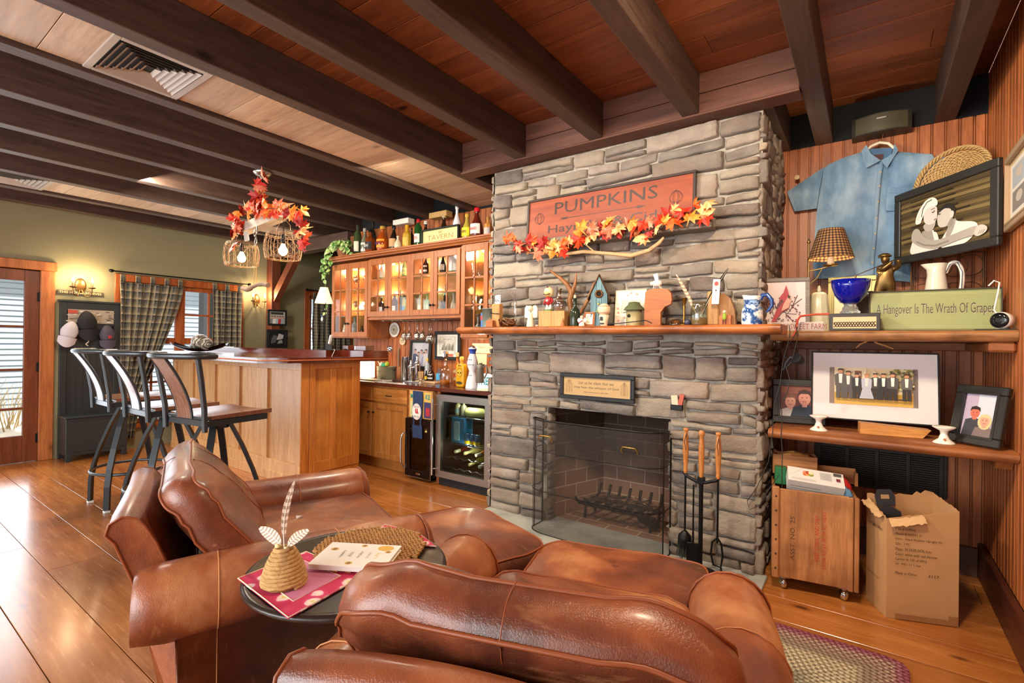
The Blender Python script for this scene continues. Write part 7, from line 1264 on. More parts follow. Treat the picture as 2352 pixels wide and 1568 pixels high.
# ================================================================ PENDANT LIGHT WITH LEAVES
PX, PY = -4.155, 2.16
t = thing('basket_chandelier', 'wooden beam pendant with two glowing wire basket shades and maple leaves', 'ceiling light', (PX, PY, ZB)); M_wire = plain('#a58468', .4, .6)
b = B(); b.lathe([(.07, 0), (.072, -.012), (.05, -.03), (.02, -.04), (.012, -.06)][::-1], 24); obj('canopy', b, M_steel, t); b = B(); b.cyl(0, 0, -.42, -.04, .006, 8); obj('stem', b, M_dkmetal, t)
b = B(); b.at((-.02, 0, -.43), (0, -math.radians(4), 0)); b.prism([(-.34, -.03), (-.30, -.035), (.30, -.035), (.34, -.02), (.33, .035), (0, .045), (-.33, .03)], -.045, .045, 'xz'); obj('beam', b, wood('whitewood', '#8f8070', '#cfc2b0', 0, .7, .8, 0, .5, .3), t)
for sx in (-.335, .335):
    zt, zb_ = -.565, -.76; bs = B()
    prof = lambda k: .105+.037*math.sin(PI*(.15+.62*k))
    for k, r_ in ((0, .0018), (.06, .0018), (.95, .0018), (1, .003)): bs.tube([(sx+prof(k)*math.cos(a*PI/18), prof(k)*math.sin(a*PI/18), zt+(zb_-zt)*k) for a in range(36)], .0026, 5, True)
    for a in range(16): c_, s_ = math.cos(a*PI/8), math.sin(a*PI/8); bs.tube([(sx+prof(k/8)*c_, prof(k/8)*s_, zt+(zb_-zt)*k/8) for k in range(9)], .0021, 4, cap=False)
    o = obj('wire_basket', bs, M_wire, t); nt = B()
    for d in (-1, 1):
        for a in range(14): nt.tube([(sx+prof(.06+.89*k/10)*.995*math.cos(a*PI/7+d*k*.13+(.05*d if k % 2 else 0)), prof(.06+.89*k/10)*.995*math.sin(a*PI/7+d*k*.13+(.05*d if k % 2 else 0)), zt+(zb_-zt)*(.06+.89*k/10)) for k in range(11)], .0009, 3, cap=False)
    obj('chicken_wire', nt, M_wire, o); b = B()
    for s2 in (-1, 1): b.tube([(sx+s2*.105, 0, zt), (sx+s2*.10, 0, zt+.06), (sx+s2*.03, 0, -.45)], .0022, 5)
    obj('hanging_wires', b, M_wire, o); b = B(); b.cyl(sx, 0, -.62, -.46, .004, 6); b.lathe([(.014, -.64), (.018, -.60), (.014, -.57), (.006, -.56)], 12, sx, 0); obj('lamp_holder', b, M_dkmetal, o)
    b = B(); b.lathe([(.012, -.64), (.018, -.655), (.034, -.69), (.030, -.715), (.014, -.732), (.001, -.735)], 20, sx, 0); obj('bulb', b, emit('#ffc878', 30), o); point('basket_bulb', (PX+sx, PY, ZB-.69), 13, (1, .70, .38), .035)
b = B(); b.tube(crv([(.02, -.05, -.47), (.03, -.055, -.52), (.0, -.055, -.55), (-.02, -.055, -.52), (-.005, -.05, -.49)]), .006, 6); b.tube(crv([(.01, -.05, -.55), (.02, -.05, -.60), (.0, -.05, -.625), (-.015, -.05, -.60), (.0, -.05, -.56)]), .005, 6); obj('pulley_hook', b, M_steel, t)
b = B()
for i in range(7): b.tube([(-.20+.012*i, -.05, -.49), (-.17+.013*i, -.055, -.575)], .003, 4)
obj('bundled_cable', b, plain('#d9d6cf', .5), t)
t = thing('hanging_driftwood', 'small driftwood bar hung on two ropes below the basket pendant', 'ornament', (PX, PY-.05, 0)); b = B()
for s_ in (-.02, .02): b.tube([(s_*.3, 0, 2.16), (s_, 0, 1.82)], .003, 5)
obj('rope', b, wood('rope2', '#a9793a', '#e2bd80', 0, .8, 6, 0, 0, .5), t); b = B(); b.tube(crv([(-.20, 0, 1.80), (-.12, 0, 1.785), (-.04, 0, 1.80), (.04, .0, 1.815), (.14, 0, 1.815), (.21, 0, 1.80)]), [.022]*9+[.016]*8+[.02]*9, 8, flat=1); obj('driftwood', b, wood('drift2', '#5a4334', '#a8876a', 0, .7, 1, 0, 0, .4), t)
def gq(u, v, y=PY-.09): return gp(u, v, y)
garland('leaf_garland', 'red and orange maple leaf garland wound over the basket pendant', [gq(598, 402), gq(592, 430), gq(605, 455), gq(590, 475), (PX+.05, PY-.12, ZB-.36), (PX+.25, PY-.11, ZB-.37), gq(668, 480), gq(690, 500), gq(690, 530), gq(700, 575)], 42, .09, .15, (.035, .03, .04), (.2, -1, .1))
garland('leaf_garland', 'short maple leaf garland on the left end of the basket pendant beam', [gq(610, 460), gq(580, 480), (PX-.30, PY-.09, ZB-.36), gq(548, 510), gq(535, 540), gq(545, 560)], 18, .09, .15, (.03, .03, .03), (.2, -1, .1))
# ================================================================ ON THE BAR
zt = 1.2035
t = thing('black_platter', 'long dark boat-shaped platter on the bar top', 'platter', (-6.72, 2.74, zt), math.radians(40)); b = B(); b.grid(lambda u, v: ((2*u-1)*.32, (2*v-1)*.10*(1-.75*(2*u-1)**2)**.5, .012+.075*abs(2*u-1)**2.2+.03*(2*v-1)**2), 30, 10); b.grid(lambda u, v: ((2*u-1)*.32, (2*v-1)*.10*(1-.75*(2*u-1)**2)**.5, .0+.078*abs(2*u-1)**2.2+.03*(2*v-1)**2), 30, 10, flip=True); obj('dish', b, plain('#1c1214', .2), t)
def m_sw():
    t = NT('swirl_ball'); n = t.new('TexWave', wave_type='RINGS'); t.ln(t.coord(), n.inputs['Vector']); n.inputs['Scale'].default_value = 12; n.inputs['Distortion'].default_value = 9; t.bump(n.outputs['Fac'], .8, .01); return t.fin(t.ramp(n.outputs['Fac'], [(.3, rgb('#5d5750')), (.7, rgb('#a8a298'))]), .35, .4)
for i, (dx, dy, r_, lab) in enumerate(((.02, 0, .10, 'large grey swirl-carved ball on the dark platter'), (.115, .03, .075, 'smaller grey carved ball behind the large one on the platter'), (-.075, -.02, .055, 'smallest grey carved ball at the left of the platter'))): b = B(); b.ball((0, 0, 0), r_, 24, 16); solo('carved_ball', b, mat('swirl', m_sw), lab, 'ball', (-6.72+dx, 2.74+dy, zt+.018+r_))
bL = atY(745, 801, 3.10); t = thing('buffet_lamp', 'slim dark metal lamp with small cream shade standing on the bar', 'lamp', (bL.x, 3.10, 1.262)); s_ = .62
k = lambda v: atY(745, v, 3.10).z-1.262
b = B(); b.lathe([(.062, 0), (.062, .008), (.02, .012), (.006, .02)], 24); b.cyl(0.01, 0, .01, k(668), .004, 8); obj('stand', b, M_dkmetal, t); b = B(); b.lathe([(.092, k(696)), (.038, k(660))], 28, -.02, 0, cap=False); obj('lamp_shade', b, mat('cream_shade', lambda: NT('cream_shade').fin(rgb('#ecdfbd'), .8, 0, Emission_Color=rgb('#ffe0a0'), Emission_Strength=.7)), t)
b = B(); b.cyl(-.02, 0, k(714), k(700), .008, 10); b.lathe([(.006, k(717)), (.034, k(715)), (.03, k(714))], 18, -.02, 0); obj('candle_arm', b, M_dkmetal, t); b = B(); b.ball((-.02, 0, k(690)), .010, 8, 6); obj('bulb', b, emit('#fff0cc', 20), t); point('buffet_lamp_bulb', (bL.x-.02, 3.10, 1.262+k(690)), 1.2, (1, .85, .6), .01)
t = thing('oval_tag', 'white oval tag and blue ribbon tied to the slim bar lamp', 'tag', (bL.x-.005, 3.07, 1.262+k(733))); b = B(); b.at((0, 0, 0), (PI/2, 0, 0)); b.lathe([(.001, 0), (.022, 0), (.022, .002), (.001, .002)], 20); b.v = [(x*.75, y, z) for x, y, z in b.v]; obj('tag', b, M_white, t); b = B(); b.tube(crv([(0, 0, .022), (.01, -.004, .04), (-.01, -.004, .038), (0, 0, .022), (.018, -.003, .028)]), .002, 5); obj('ribbon', b, plain('#3a7aa8', .5), t)
t = thing('cordless_phone', 'black and white cordless telephone on its base on the bar', 'telephone', (bL.x+.07, 3.12, 1.262), .3); b = B(); b.prism([(-.04, 0), (.05, 0), (.04, .05), (-.02, .075)], -.03, .03, 'xz'); obj('base', b, M_black, t); b = B(); b.at((0, -.01, .07), (0, .25, 0)); b.box(-.010, .010, -.018, .018, -.05, .09, .006); obj('handset', b, plain('#e2dfd8', .4), t)
b = B(); b.tube(crv([(bL.x+.12, 3.12, 1.264), (bL.x+.20, 3.08, 1.27), (bL.x+.25, 3.05, 1.262), (bL.x+.26, 3.01, 1.20)]), .002, 5); solo('phone_cord', b, M_white, 'thin white cord trailing from the telephone over the bar edge', 'cord')
t = thing('utensil_box', 'dark wooden box with metal clips on the back edge of the bar', 'box', (-4.37, 3.30, 1.262)); b = B(); b.box(-.18, .20, -.05, .06, 0, .05, .003); obj('box', b, M_bartop, t)
for x in (-.10, .03): b = B(); b.box(x-.01, x+.01, -.053, -.05, .005, .045, .001); obj('clip', b, M_chrome, t)
# ================================================================ BOTTLES AND GLASSES
PROF = {'wine': [(1, 0), (1, .56), (.85, .66), (.36, .76), (.33, .93), (.38, .94), (.36, 1)], 'square': [(1, 0), (1, .58), (.8, .66), (.38, .72), (.34, .86), (.40, .87), (.38, 1)], 'round': [(.8, 0), (1, .12), (1.05, .35), (.9, .55), (.5, .68), (.32, .76), (.3, .88), (.42, .89), (.4, 1)], 'bell': [(.75, 0), (.95, .1), (1, .3), (.8, .5), (.4, .7), (.3, .8), (.3, .9), (.4, .92), (.38, 1)], 'tall': [(1, 0), (1, .68), (.8, .76), (.4, .82), (.36, .92), (.42, .93), (.4, 1)], 'beer': [(1, 0), (1, .5), (.8, .62), (.45, .75), (.4, .95), (.48, .96), (.46, 1)]}
def mk_bottle(name, label, x, y, z, h, r, col, prof='wine', lab=None, cap=None, group=None, kind='solid', txt=None, cat='bottle', lz=(.14, .46), tilt=None, seg=20):
    t = thing(name, label, cat, (x, y, z), 0, group, rot=tilt); P = [(a*r, c*h) for a, c in PROF[prof]]; m = plain(col, .08) if kind == 'solid' else glass(col, alpha=.28); sq = prof == 'square'; b = B(); b.lathe(P, 8 if sq else seg, smooth=not sq, cap=kind == 'solid')
    if sq: b.at()
    obj('glass_body', b, m, t, Matrix.Rotation(PI/8, 4, 'Z') if sq else None)
    if kind != 'solid' and kind != 'clear': b = B(); b.lathe([(.001, .006*h), (r*.9, .008*h), (r*.9, .45*h), (.001, .45*h)], 16); obj('liquid', b, plain(kind, .1), t)
    if cap: b = B(); b.lathe([(P[-1][0]*1.15, h*.88), (P[-1][0]*1.15, h*1.0), (P[-1][0]*.9, h*1.01)], 12); obj('cap', b, plain(cap, .4), t)
    if lab:
        kr = 1.02 if not sq else 1.0; b = B(); f = lambda u, v: (r*kr*math.sin((u-.5)*2.3), -r*kr*math.cos((u-.5)*2.3), h*(lz[0]+(lz[1]-lz[0])*v)); b.grid(f, 10, 2); la = obj('label', b, plain(lab, .6), t)
        if txt: q = B(); text(q, txt[0], r*1.3, h*(lz[1]-lz[0])*.34, 0, h*(lz[0]+lz[1])/2, -r*kr-.0022, col=txt[1], bold=.02); obj('label_print', q, M_print, la)
    return t
ZCR = 2.3905
def cb(name, label, u, vt, pw, y, *a, **k):
    p = atY(u, vt, y); dep = sight(u, vt).length; s_ = (Vector((p.x, y, p.z))-EYE).length/dep; h = p.z-ZCR; return mk_bottle(name, label, p.x, y, ZCR, h, pw*s_/2, *a, **k)
cb('liquor_bottle', 'green bottle with cream label at the left end of the cabinet top', 822, 517, 17, 3.80, '#3c4a2c', 'tall', '#dcdcc4', '#3a3a2a')
cb('liquor_bottle', 'bottle with large white label, second from the left on the cabinet top', 838, 525, 17, 3.82, '#7a7a66', 'round', '#e9e6de', '#b8b4ac')
cb('whiskey_bottle', 'square amber whiskey bottle with black and white label on the cabinet top', 851, 528, 23, 3.75, '#7a3a14', 'square', '#1f1f20', '#141414', txt=("OLD No.7", '#f2f2ee'))
cb('liquor_bottle', 'tall dark bottle behind the square amber whiskey bottle', 857, 508, 15, 3.88, '#22281f', 'wine', '#b8b4a8', '#1b1b1b')
cb('whisky_bottle', 'rounded amber whisky bottle with orange crown label on the cabinet top', 879, 520, 27, 3.76, '#a84a14', 'round', '#e8a02c', '#c9a24a', txt=('CROWN', '#4a2a6a'))
cb('cream_liqueur', 'black cream liqueur bottle with brown and white label on the cabinet top', 905, 518, 22, 3.80, '#1f1712', 'bell', '#c9a070', '#1a1a1a')
cb('ceramic_bottle', 'small cream ceramic bottle in front of the black liqueur bottle', 914, 542, 17, 3.74, '#d8cdb4', 'bell', None, None)
cb('tequila_bottle', 'clear gold tequila bottle with yellow cap on the cabinet top', 935, 517, 20, 3.78, '#c9a030', 'square', '#d8b44a', '#d8a820')
cb('wine_bottle', 'slim black bottle behind the gold tequila bottle', 946, 524, 10, 3.86, '#17171a', 'wine', None, '#101010')
cb('scotch_bottle', 'green scotch bottle with red cap and white label on the cabinet top', 961, 504, 18, 3.78, '#1f4a20', 'tall', '#ece8e0', '#c8202c', txt=('SCOTCH', '#a8202c'))
cb('rum_bottle', 'dark rum bottle with white cap behind the tavern sign', 978, 508, 20, 3.90, '#3a1a12', 'round', '#d8d0c4', '#e6e2dc')
cb('whisky_decanter', 'stout black and gold decanter bottle behind the tavern sign', 1020, 492, 24, 3.90, '#2a1a10', 'bell', '#b89a4a', '#b8a878')
cb('china_bottle', 'white bottle with blue circle standing behind the tavern sign', 1050, 470, 20, 3.90, '#e4e6ea', 'round', None, None)
cb('tequila_bottle', 'yellow labelled clear tequila bottle right of the tavern sign', 1073, 492, 24, 3.80, '#a8983a', 'bell', '#e8cc1c', '#c9a03a', txt=('CUERVO', '#3a2a10'))
cb('orange_liqueur', 'tall red-capped liqueur bottle with white label near the stone', 1096, 478, 30, 3.80, '#5a1a12', 'bell', '#ece6dc', '#d81a24', txt=('GRAND', '#a8202c'))
cb('bourbon_bottle', 'square clear bourbon bottle with cork beside the stone', 1121, 498, 19, 3.82, '#c98a4a', 'square', '#b8aca8', '#a87a44')
t = thing('tavern_sign', 'framed cream sign lettered tavern on top of the wall cabinets', 'sign', (0, 0, 0)); framed_ = None
bpy.data.objects.remove(t)
def a_tav(a): a.rect(0, 0, 1, 1, '#b9b97c'); a.rect(.02, .05, .98, .95, '#c9c78c'); a.text('TAVERN', .5, .42, .72, .38, '#a08040'); a.poly([(.46, .70), (.54, .70), (.56, .86), (.44, .86)], '#b09a5c')
xa_, xb_ = atY(972, 540, 3.80).x, atY(1058, 540, 3.80).x; framed('tavern_sign', 'framed cream sign lettered tavern on top of the wall cabinets', 'sign', ((xa_+xb_)/2, 3.80, ZCR), 0, 0, xb_-xa_, atY(1015, 523, 3.80).z-ZCR, .016, .04, M_black, a_tav, prof=False)
b = B(); b.box(-.08, .08, -.01, .01, 0, .30, .004); b.c = (1, 1, 1); solo('slatted_frame', b, wood('slat', '#5e3018', '#9a5a30', 0, .6, 3, .2), 'brown wooden slatted board behind the leftmost bottles', 'board', (atY(812, 540, 3.92).x, 3.94, ZCR))
for (u, lab, h) in ((930, 'white painted wooden block on the cabinet top under the beams', '#e8e4da'), (1015, 'small pale timber offcut fixed between the beams above the cabinets', '#b8935a')): p = atY(u, 505 if u < 1000 else 489, 3.95); b = B(); b.box(-.13, .13, -.05, .05, -.03, .032, .004); solo('timber_block', b, plain(h, .6), lab, 'block', (p.x, 3.93, 2.739))
# trailing pothos
t = thing('trailing_plant', 'green and white variegated pothos trailing over the left cabinet end', 'plant', (-5.30, 3.78, ZCR)); b = B(); b.lathe([(.06, 0), (.085, .10), (.09, .105), (.07, .10)], 20); obj('pot', b, plain('#8a5a34', .7), t); R5 = random.Random(11)
def m_poth():
    t = NT('pothos'); i = t.island(); n = t.noise(t.coord(), 40, 3); c = t.ramp(i, [(0, rgb('#3f7a2a')), (.4, rgb('#6da23c')), (.75, rgb('#a8c870')), (1, rgb('#d8e0a8'))]); return t.fin(t.mix(t.ramp(n, [(.5, 0.0), (.6, .5)]), c, rgb('#e2ecc0')), .4)
HEART = [(0, -.5), (.3, -.15), (.42, .15), (.3, .42), (.1, .48), (0, .38), (-.1, .48), (-.3, .42), (-.42, .15), (-.3, -.15)]; vines = []
for i in range(11):
    a = R5.uniform(0, 2*PI); L_ = R5.uniform(.12, .22); P = [(0, 0, .10), (L_*.5*math.cos(a), L_*.4*math.sin(a)-.02, .16), (L_*math.cos(a), L_*.6*math.sin(a)-.06, .10)]
    vines.append(P)
vines.append([(0, 0, .1), (-.12, -.08, .12), (-.20, -.11, .0), (-.21, -.12, -.2), (-.19, -.11, -.5), (-.18, -.12, -.72)]); vines.append([(0, 0, .1), (-.04, -.13, .08), (-.06, -.16, -.05), (-.07, -.155, -.22)]); vines.append([(0, 0, .1), (-.16, -.05, .1), (-.28, -.08, -.05), (-.29, -.09, -.28)]); vines.append([(0, 0, .1), (.12, -.1, .1), (.22, -.12, .03), (.30, -.11, .02)])
for P in vines:
    P2 = crv(P, 5); b = B(); b.tube(P2, .003, 5); v_ = obj('vine', b, plain('#7a9a4a', .6), t); n_ = max(5, int(sum((Vector(q)-Vector(p)).length for p, q in zip(P2, P2[1:]))/.035)); b = B()
    for k in range(n_):
        p = Vector(P2[int(k/n_*(len(P2)-1))])+Vector((R5.uniform(-.03, .03), R5.uniform(-.03, .01), R5.uniform(-.02, .03))); n = Vector((R5.uniform(-.6, .6)+.2, -1, R5.uniform(-.2, .8))).normalized(); s_ = R5.uniform(.05, .085); u_ = n.orthogonal().normalized(); sp_ = R5.uniform(-.6, .6); dn = Vector((0, 0, 1)); u_ = dn.cross(n).normalized(); w_ = n.cross(u_); uu = u_*math.cos(sp_)+w_*math.sin(sp_); ww = n.cross(uu)
        b.add([tuple(p+n*.008)]+[tuple(p+uu*x*s_+ww*y*s_-n*abs(x)*s_*.3) for x, y in HEART], [(0, i+1, (i+1) % 10+1) for i in range(10)], False)
    obj('leaves', b, mat('pothos', m_poth), v_)['kind'] = 'stuff'
# glassware templates
def tumbler(x, y, z, h, r, label, group, name='drinking_glass'):
    b = B(); b.lathe([(r*.82, 0), (r*.85, .004), (r, h), (r*.94, h), (r*.8, .012), (.001, .012)], 18, cap=False); return solo(name, b, glass('#f4f6f4', alpha=.32), label, 'glass', (x, y, z), group=group)
def stem(x, y, z, h, r, label, group, up=True):
    s_ = 1 if up else -1; b = B(); P = [(r*.85, 0), (r*.8, .004), (.006, .012), (.004, h*.45), (.008, h*.5), (r*.75, h*.62), (r, h*.78), (r*.85, h), (r*.82, h), (r*.96, h*.78), (r*.7, h*.63), (.003, h*.53)]
    b.lathe([(a, c*s_) for a, c in P], 18, cap=False); return solo('wine_glass', b, glass('#f4f6f4', alpha=.32), label, 'glass', (x, y, z), group=group)
# right cabinet: tumblers on three levels; left cabinet: stemware
first = tumbler(-3.22, 3.86, 1.418, .15, .036, 'clear glass tumbler on the shelves of the right wall cabinet', 'tumblers in the right wall cabinet'); g0 = first
for z in (1.415, 1.686, 2.006):
    for i in range(4):
        for j in range(2):
            if z == 1.415 and i == 0 and j == 0: continue
            q = g0.copy(); C.objects.link(q); q.location = (-3.225+.078*i, 3.83+.10*j, z+.003)
g1 = stem(-5.33, 3.88, 1.667, .19, .034, 'stemmed glass on the shelves of the left wall cabinet', 'stemware in the left wall cabinet')
for z in (1.667, 1.977):
    for i in range(6):
        if z < 1.7 and i == 0: continue
        q = g1.copy(); C.objects.link(q); q.location = (-5.33+.10*i, 3.86+.05*(i % 2), z)
Yk = 3.87
for (u, z, h, r, col, pr, lab, cp_, nm, lb) in (
    (776, 1.415, .17, .026, '#d8cdb4', 'beer', '#ece8dc', '#5a5a5a', 'spice_bottle', 'small white-labelled bottle at the left bottom of the left wall cabinet'),
    (816, 1.415, .24, .045, '#8a8f98', 'square', '#a8acb4', None, 'tin_bottle', 'grey dimpled bottle at the bottom of the left wall cabinet'),
    (832, 1.415, .13, .03, '#3a2a20', 'beer', '#b8603a', None, 'small_bottle', 'small dark bottle beside the grey dimpled bottle'),
    (876, 1.65, .25, .033, '#4a1f14', 'square', '#f0ece6', '#e8e4dc', 'liquor_bottle', 'red and white labelled bottle behind the first middle cabinet door'),
    (876, 2.098, .19, .034, '#c9c4b8', 'round', None, '#1a1a1c', 'liquor_bottle', 'clear decanter with black stopper on the top shelf of the middle cabinet'),
    (906, 1.65, .26, .032, '#7a2c1c', 'tall', '#f2efe8', '#1c1c1c', 'liquor_bottle', 'white-labelled bourbon behind the second middle cabinet door'),
    (918, 1.65, .29, .026, '#3a4a6a', 'tall', '#8a9ac0', '#2a2a34', 'liquor_bottle', 'slim blue bottle behind the second middle cabinet door'),
    (928, 1.65, .24, .026, '#c9b478', 'tall', '#5a86c0', '#1a1a1c', 'liquor_bottle', 'pale bottle with blue label behind the second middle cabinet door'),
    (928, 2.098, .21, .03, '#8f9a6a', 'round', '#b8c070', '#6a8a3a', 'liquor_bottle', 'squat green-topped bottle on the upper shelf of the middle cabinet'),
    (967, 2.098, .13, .022, '#c0602a', 'beer', '#f2efe8', '#e8e4dc', 'small_bottle', 'little orange and white bottle on the top shelf behind the third door'),
    (977, 2.098, .21, .034, '#3a2014', 'round', '#ece8dc', '#9a9a9a', 'liquor_bottle', 'brown bottle on the top shelf behind the third middle cabinet door'),
    (965, 1.65, .25, .03, '#d8d8c0', 'tall', '#f0ece0', '#c02030', 'liquor_bottle', 'white-labelled tall bottle behind the third middle cabinet door'),
    (981, 1.65, .24, .036, '#c9e0b0', 'square', '#dfe8c8', '#c9c44a', 'liquor_bottle', 'pale green square bottle behind the third middle cabinet door'),
    (1016, 2.098, .19, .038, '#26282c', 'bell', '#d8dcd0', '#b9b9b9', 'liquor_bottle', 'dark bottle with silver top on the top shelf behind the fourth door'),
    (1024, 1.65, .32, .026, '#20221c', 'wine', None, '#1a1a1a', 'wine_bottle', 'tall thin dark bottle behind the fourth middle cabinet door'),
    (1014, 1.65, .15, .036, '#b9a890', 'round', None, None, 'liquor_bottle', 'small clear bottle at the lower left behind the fourth door'),
    (1042, 1.65, .22, .036, '#d8cdb4', 'bell', None, '#b8b4a8', 'ceramic_bottle', 'cream bell-shaped bottle behind the fourth middle cabinet door')):
    mk_bottle(nm, lb, max(-5.385, atY(u, 700, Yk).x), Yk, z, h, r, col, pr, lab, cp_)
b = B(); b.lathe([(.05, 0), (.052, .15), (.05, .155)], 24); solo('white_mug', b, M_white, 'large white cup on the top shelf behind the fourth middle door', 'cup', (atY(1042, 600, Yk).x, Yk, 2.098))
# ---- under the cabinets: stemware rack, wall pictures
t = thing('stemware_rack', 'dark wire stemware rack under the middle wall cabinet', 'rack', (0, 3.90, 1.59)); b = B()
for i in range(7): x = -4.50+i*.16; b.tube([(x, -.15, .0), (x, .12, 0), (x, .14, .012)], .0035, 6); b.tube([(x-.025, -.16, .005), (x, -.165, 0), (x+.025, -.16, .005)], .004, 6)
for y in (-.1, .1): b.tube([(-4.56, y, .008), (-3.48, y, .008)], .003, 6)
obj('wires', b, plain('#8a8478', .3, .8), t)
hx = [atY(u, 700, 3.86).x for u in (936, 944, 957, 965, 973, 984, 998)]
g2 = stem(hx[1], 3.84, 1.585, .21, .036, 'upside-down wine glass hanging in the rack under the wall cabinet', 'glasses hanging in the stemware rack', up=False)
for i, x in enumerate(hx):
    if i == 1: continue
    q = g2.copy(); C.objects.link(q); q.location = (x, 3.82+.03*(i % 3), 1.585)
    if i > 4: q.scale = (1.25, 1.25, 1.15)
def a_grp(a):
    a.rect(0, 0, 1, 1, '#c4c2cc')
    for x, y, c in ((.2, .62, '#4a5a8a'), (.4, .5, '#3a4a7a'), (.58, .6, '#b8b4c8'), (.75, .5, '#8a94b8'), (.85, .62, '#c9c4cc')): a.head(x, y, .075, '#c9a494', '#3a2a28', c)
def a_sk(a):
    a.rect(0, 0, 1, 1, '#e9e7de'); a.rect(.13, .12, .87, .90, '#5a5a52'); a.rect(.145, .13, .855, .89, '#dedbcf'); a.text('10th Jack', .5, .78, .4, .09, '#6a6860')
    for i in range(12): x = .22+.05*i; a.poly([(x, .3), (x+.05, .3), (x+.045, .42+.1*(i % 3)), (x+.005, .45+.07*(i % 4))], ['#8a887c', '#6c6a60', '#a5a294'][i % 3])
    a.line([(.18, .3), (.82, .28)], .003, '#5a5850'); a.rect(.55, .02, .78, .12, '#d8644a')
framed('group_photo', 'black-framed group photo on the beadboard left of the sketch', 'picture', (-4.19, YB-.03, 1.045), 0, math.radians(-4), .345, .34, .035, .018, M_black, a_grp)
framed('framed_sketch', 'black-framed pencil sketch hung on the wall behind the liquor bottles', 'picture', (-3.757, YB-.03, 1.165), 0, 0, .385, .315, .035, .018, M_black, a_sk)
def disc(name, label, u, v, y, pw, ph, h, art=None):
    p = atY(u, v, y); dep = (Vector((p.x, y, p.z))-EYE).length/sight(u, v).length; rz = ph*dep/2; t = thing(name, label, 'plaque', (p.x, y, p.z)); b = B(); b.at((0, 0, 0), (PI/2, 0, 0)); b.lathe([(.001, -.002), (rz, -.002), (rz, .006), (rz*.8, .004), (.001, .004)], 36); obj('plate', b, plain(h, .4), t)
    if art: a = Art(rz*1.5, rz*1.5, -.0065); art(a); obj('print', a.b, M_print, t, Matrix.Translation((0, 0, -rz*.75)))
def a_dec(a):
    a.oval(.5, .5, .46, .46, '#55606a', 24); a.oval(.5, .5, .42, .42, '#cfcabc', 24)
    for i in range(14): a.oval(.5+.3*math.cos(i*.45), .5+.3*math.sin(i*.45), .05, .05, ['#6a4a3a', '#4a6a5a', '#8a8a50'][i % 3], 6)
    a.oval(.5, .5, .15, .15, '#8a7a60')
disc('decorative_plate', 'white oval plate with a patterned centre hung under the cabinet', 906, 757, 4.04, 26, 34, '#e4e2de', a_dec)
disc('round_plaque', 'small cream round plaque with writing hung below the white plate', 925, 783, 4.045, 19, 19, '#dcc8a0', lambda a: (a.text('Save Water', .5, .62, .8, .16, '#4a3a2a'), a.text('Drink Wine', .5, .36, .8, .16, '#4a3a2a')))
b = B(); b.box(-.012, .012, -.006, 0, -.11, .11, .004)
for i in range(8): b.box(-.010, .010, -.008, -.006, -.10+.025*i, -.085+.025*i)
solo('carved_stick', b, plain('#8a7458', .6), 'narrow carved wooden strip on the beadboard near the metal tub', 'ornament', (atY(916, 825, 4.0).x-.06, YB-.01, 1.17))
for (u0, v0, u1, v1, lab, tx_) in ((1083, 788, 1133, 812, 'long cream sign with a dog and lettering under the right cabinet', 'Dinner is poured'), (1092, 812, 1116, 838, 'small cream card pinned below the long cream sign', '')):
    p, q = atY(u0, v0, 4.04), atY(u1, v1, 4.04); W_ = q.x-p.x; H_ = p.z-q.z+(.0); t = thing('paper_sign', lab, 'sign', (p.x+W_/2, YB-.004, q.z)); b = B(); b.box(-W_/2, W_/2, -.004, 0, 0, H_); obj('sheet', b, plain('#e6d8b4', .7), t)
    if tx_: a = Art(W_, H_, -.0045); a.oval(.15, .5, .05, .25, '#8a7a60'); a.text(tx_, .62, .6, .6, .28, '#6a5a44'); obj('print', a.b, M_print, t)
point('under_cabinet_lamp', (-3.1, 3.80, 1.34), 3.0, (1, .76, .45), .03)
# ---- counter-top items
ZK = .9215
def kt(u, v, dz=0): p = atZ(u, v, ZK+dz); return p
def kx(u, y): return atY(u, 860, y).x
def kh(u, v, y): return atY(u, v, y).z-ZK
y_ = 3.78; x_ = kx(843, y_); t = thing('paper_lantern', 'glowing white square paper lantern lamp at the bar end of the counter', 'lamp', (x_, y_, ZK)); h_ = .20; b = B(); b.box(-.075, .075, -.055, .055, .012, h_, .004); obj('shade', b, mat('lantern', lambda: NT('lantern').fin(rgb('#fff2d8'), .7, 0, Emission_Color=rgb('#ffe2b0'), Emission_Strength=2.6)), t); b = B(); b.box(-.07, .07, -.05, .05, 0, .012, .002); obj('base', b, M_white, t); point('lantern_glow', (x_, 3.66, ZK+.14), 2.5, (1, .85, .62), .05)
y_ = 3.83; x_ = kx(888, y_); t = thing('metal_tub', 'oval galvanised metal tub lettered farmhouse full of bar tools', 'tub', (x_, y_, ZK)); b = B(); b.lathe([(.108, 0), (.112, .008), (.117, .145), (.121, .148), (.119, .152), (.112, .148), (.104, .01), (.001, .01)], 40); b.v = [(x*1.12, y*.8, z) for x, y, z in b.v]; obj('body', b, plain('#9c9a80', .45, .4), t); b = B(); text(b, 'FARMHOUSE', .10, .018, -.04, .095, -.0925, col='#5a5448'); text(b, 'fresh country living', .06, .007, -.04, .07, -.092, col='#7a7464'); obj('lettering', b, M_print, t); b = B(); b.tube(crv([(.125, -.02, .12), (.145, 0, .11), (.125, .02, .12)]), .004, 6); obj('handle', b, M_dkmetal, t)
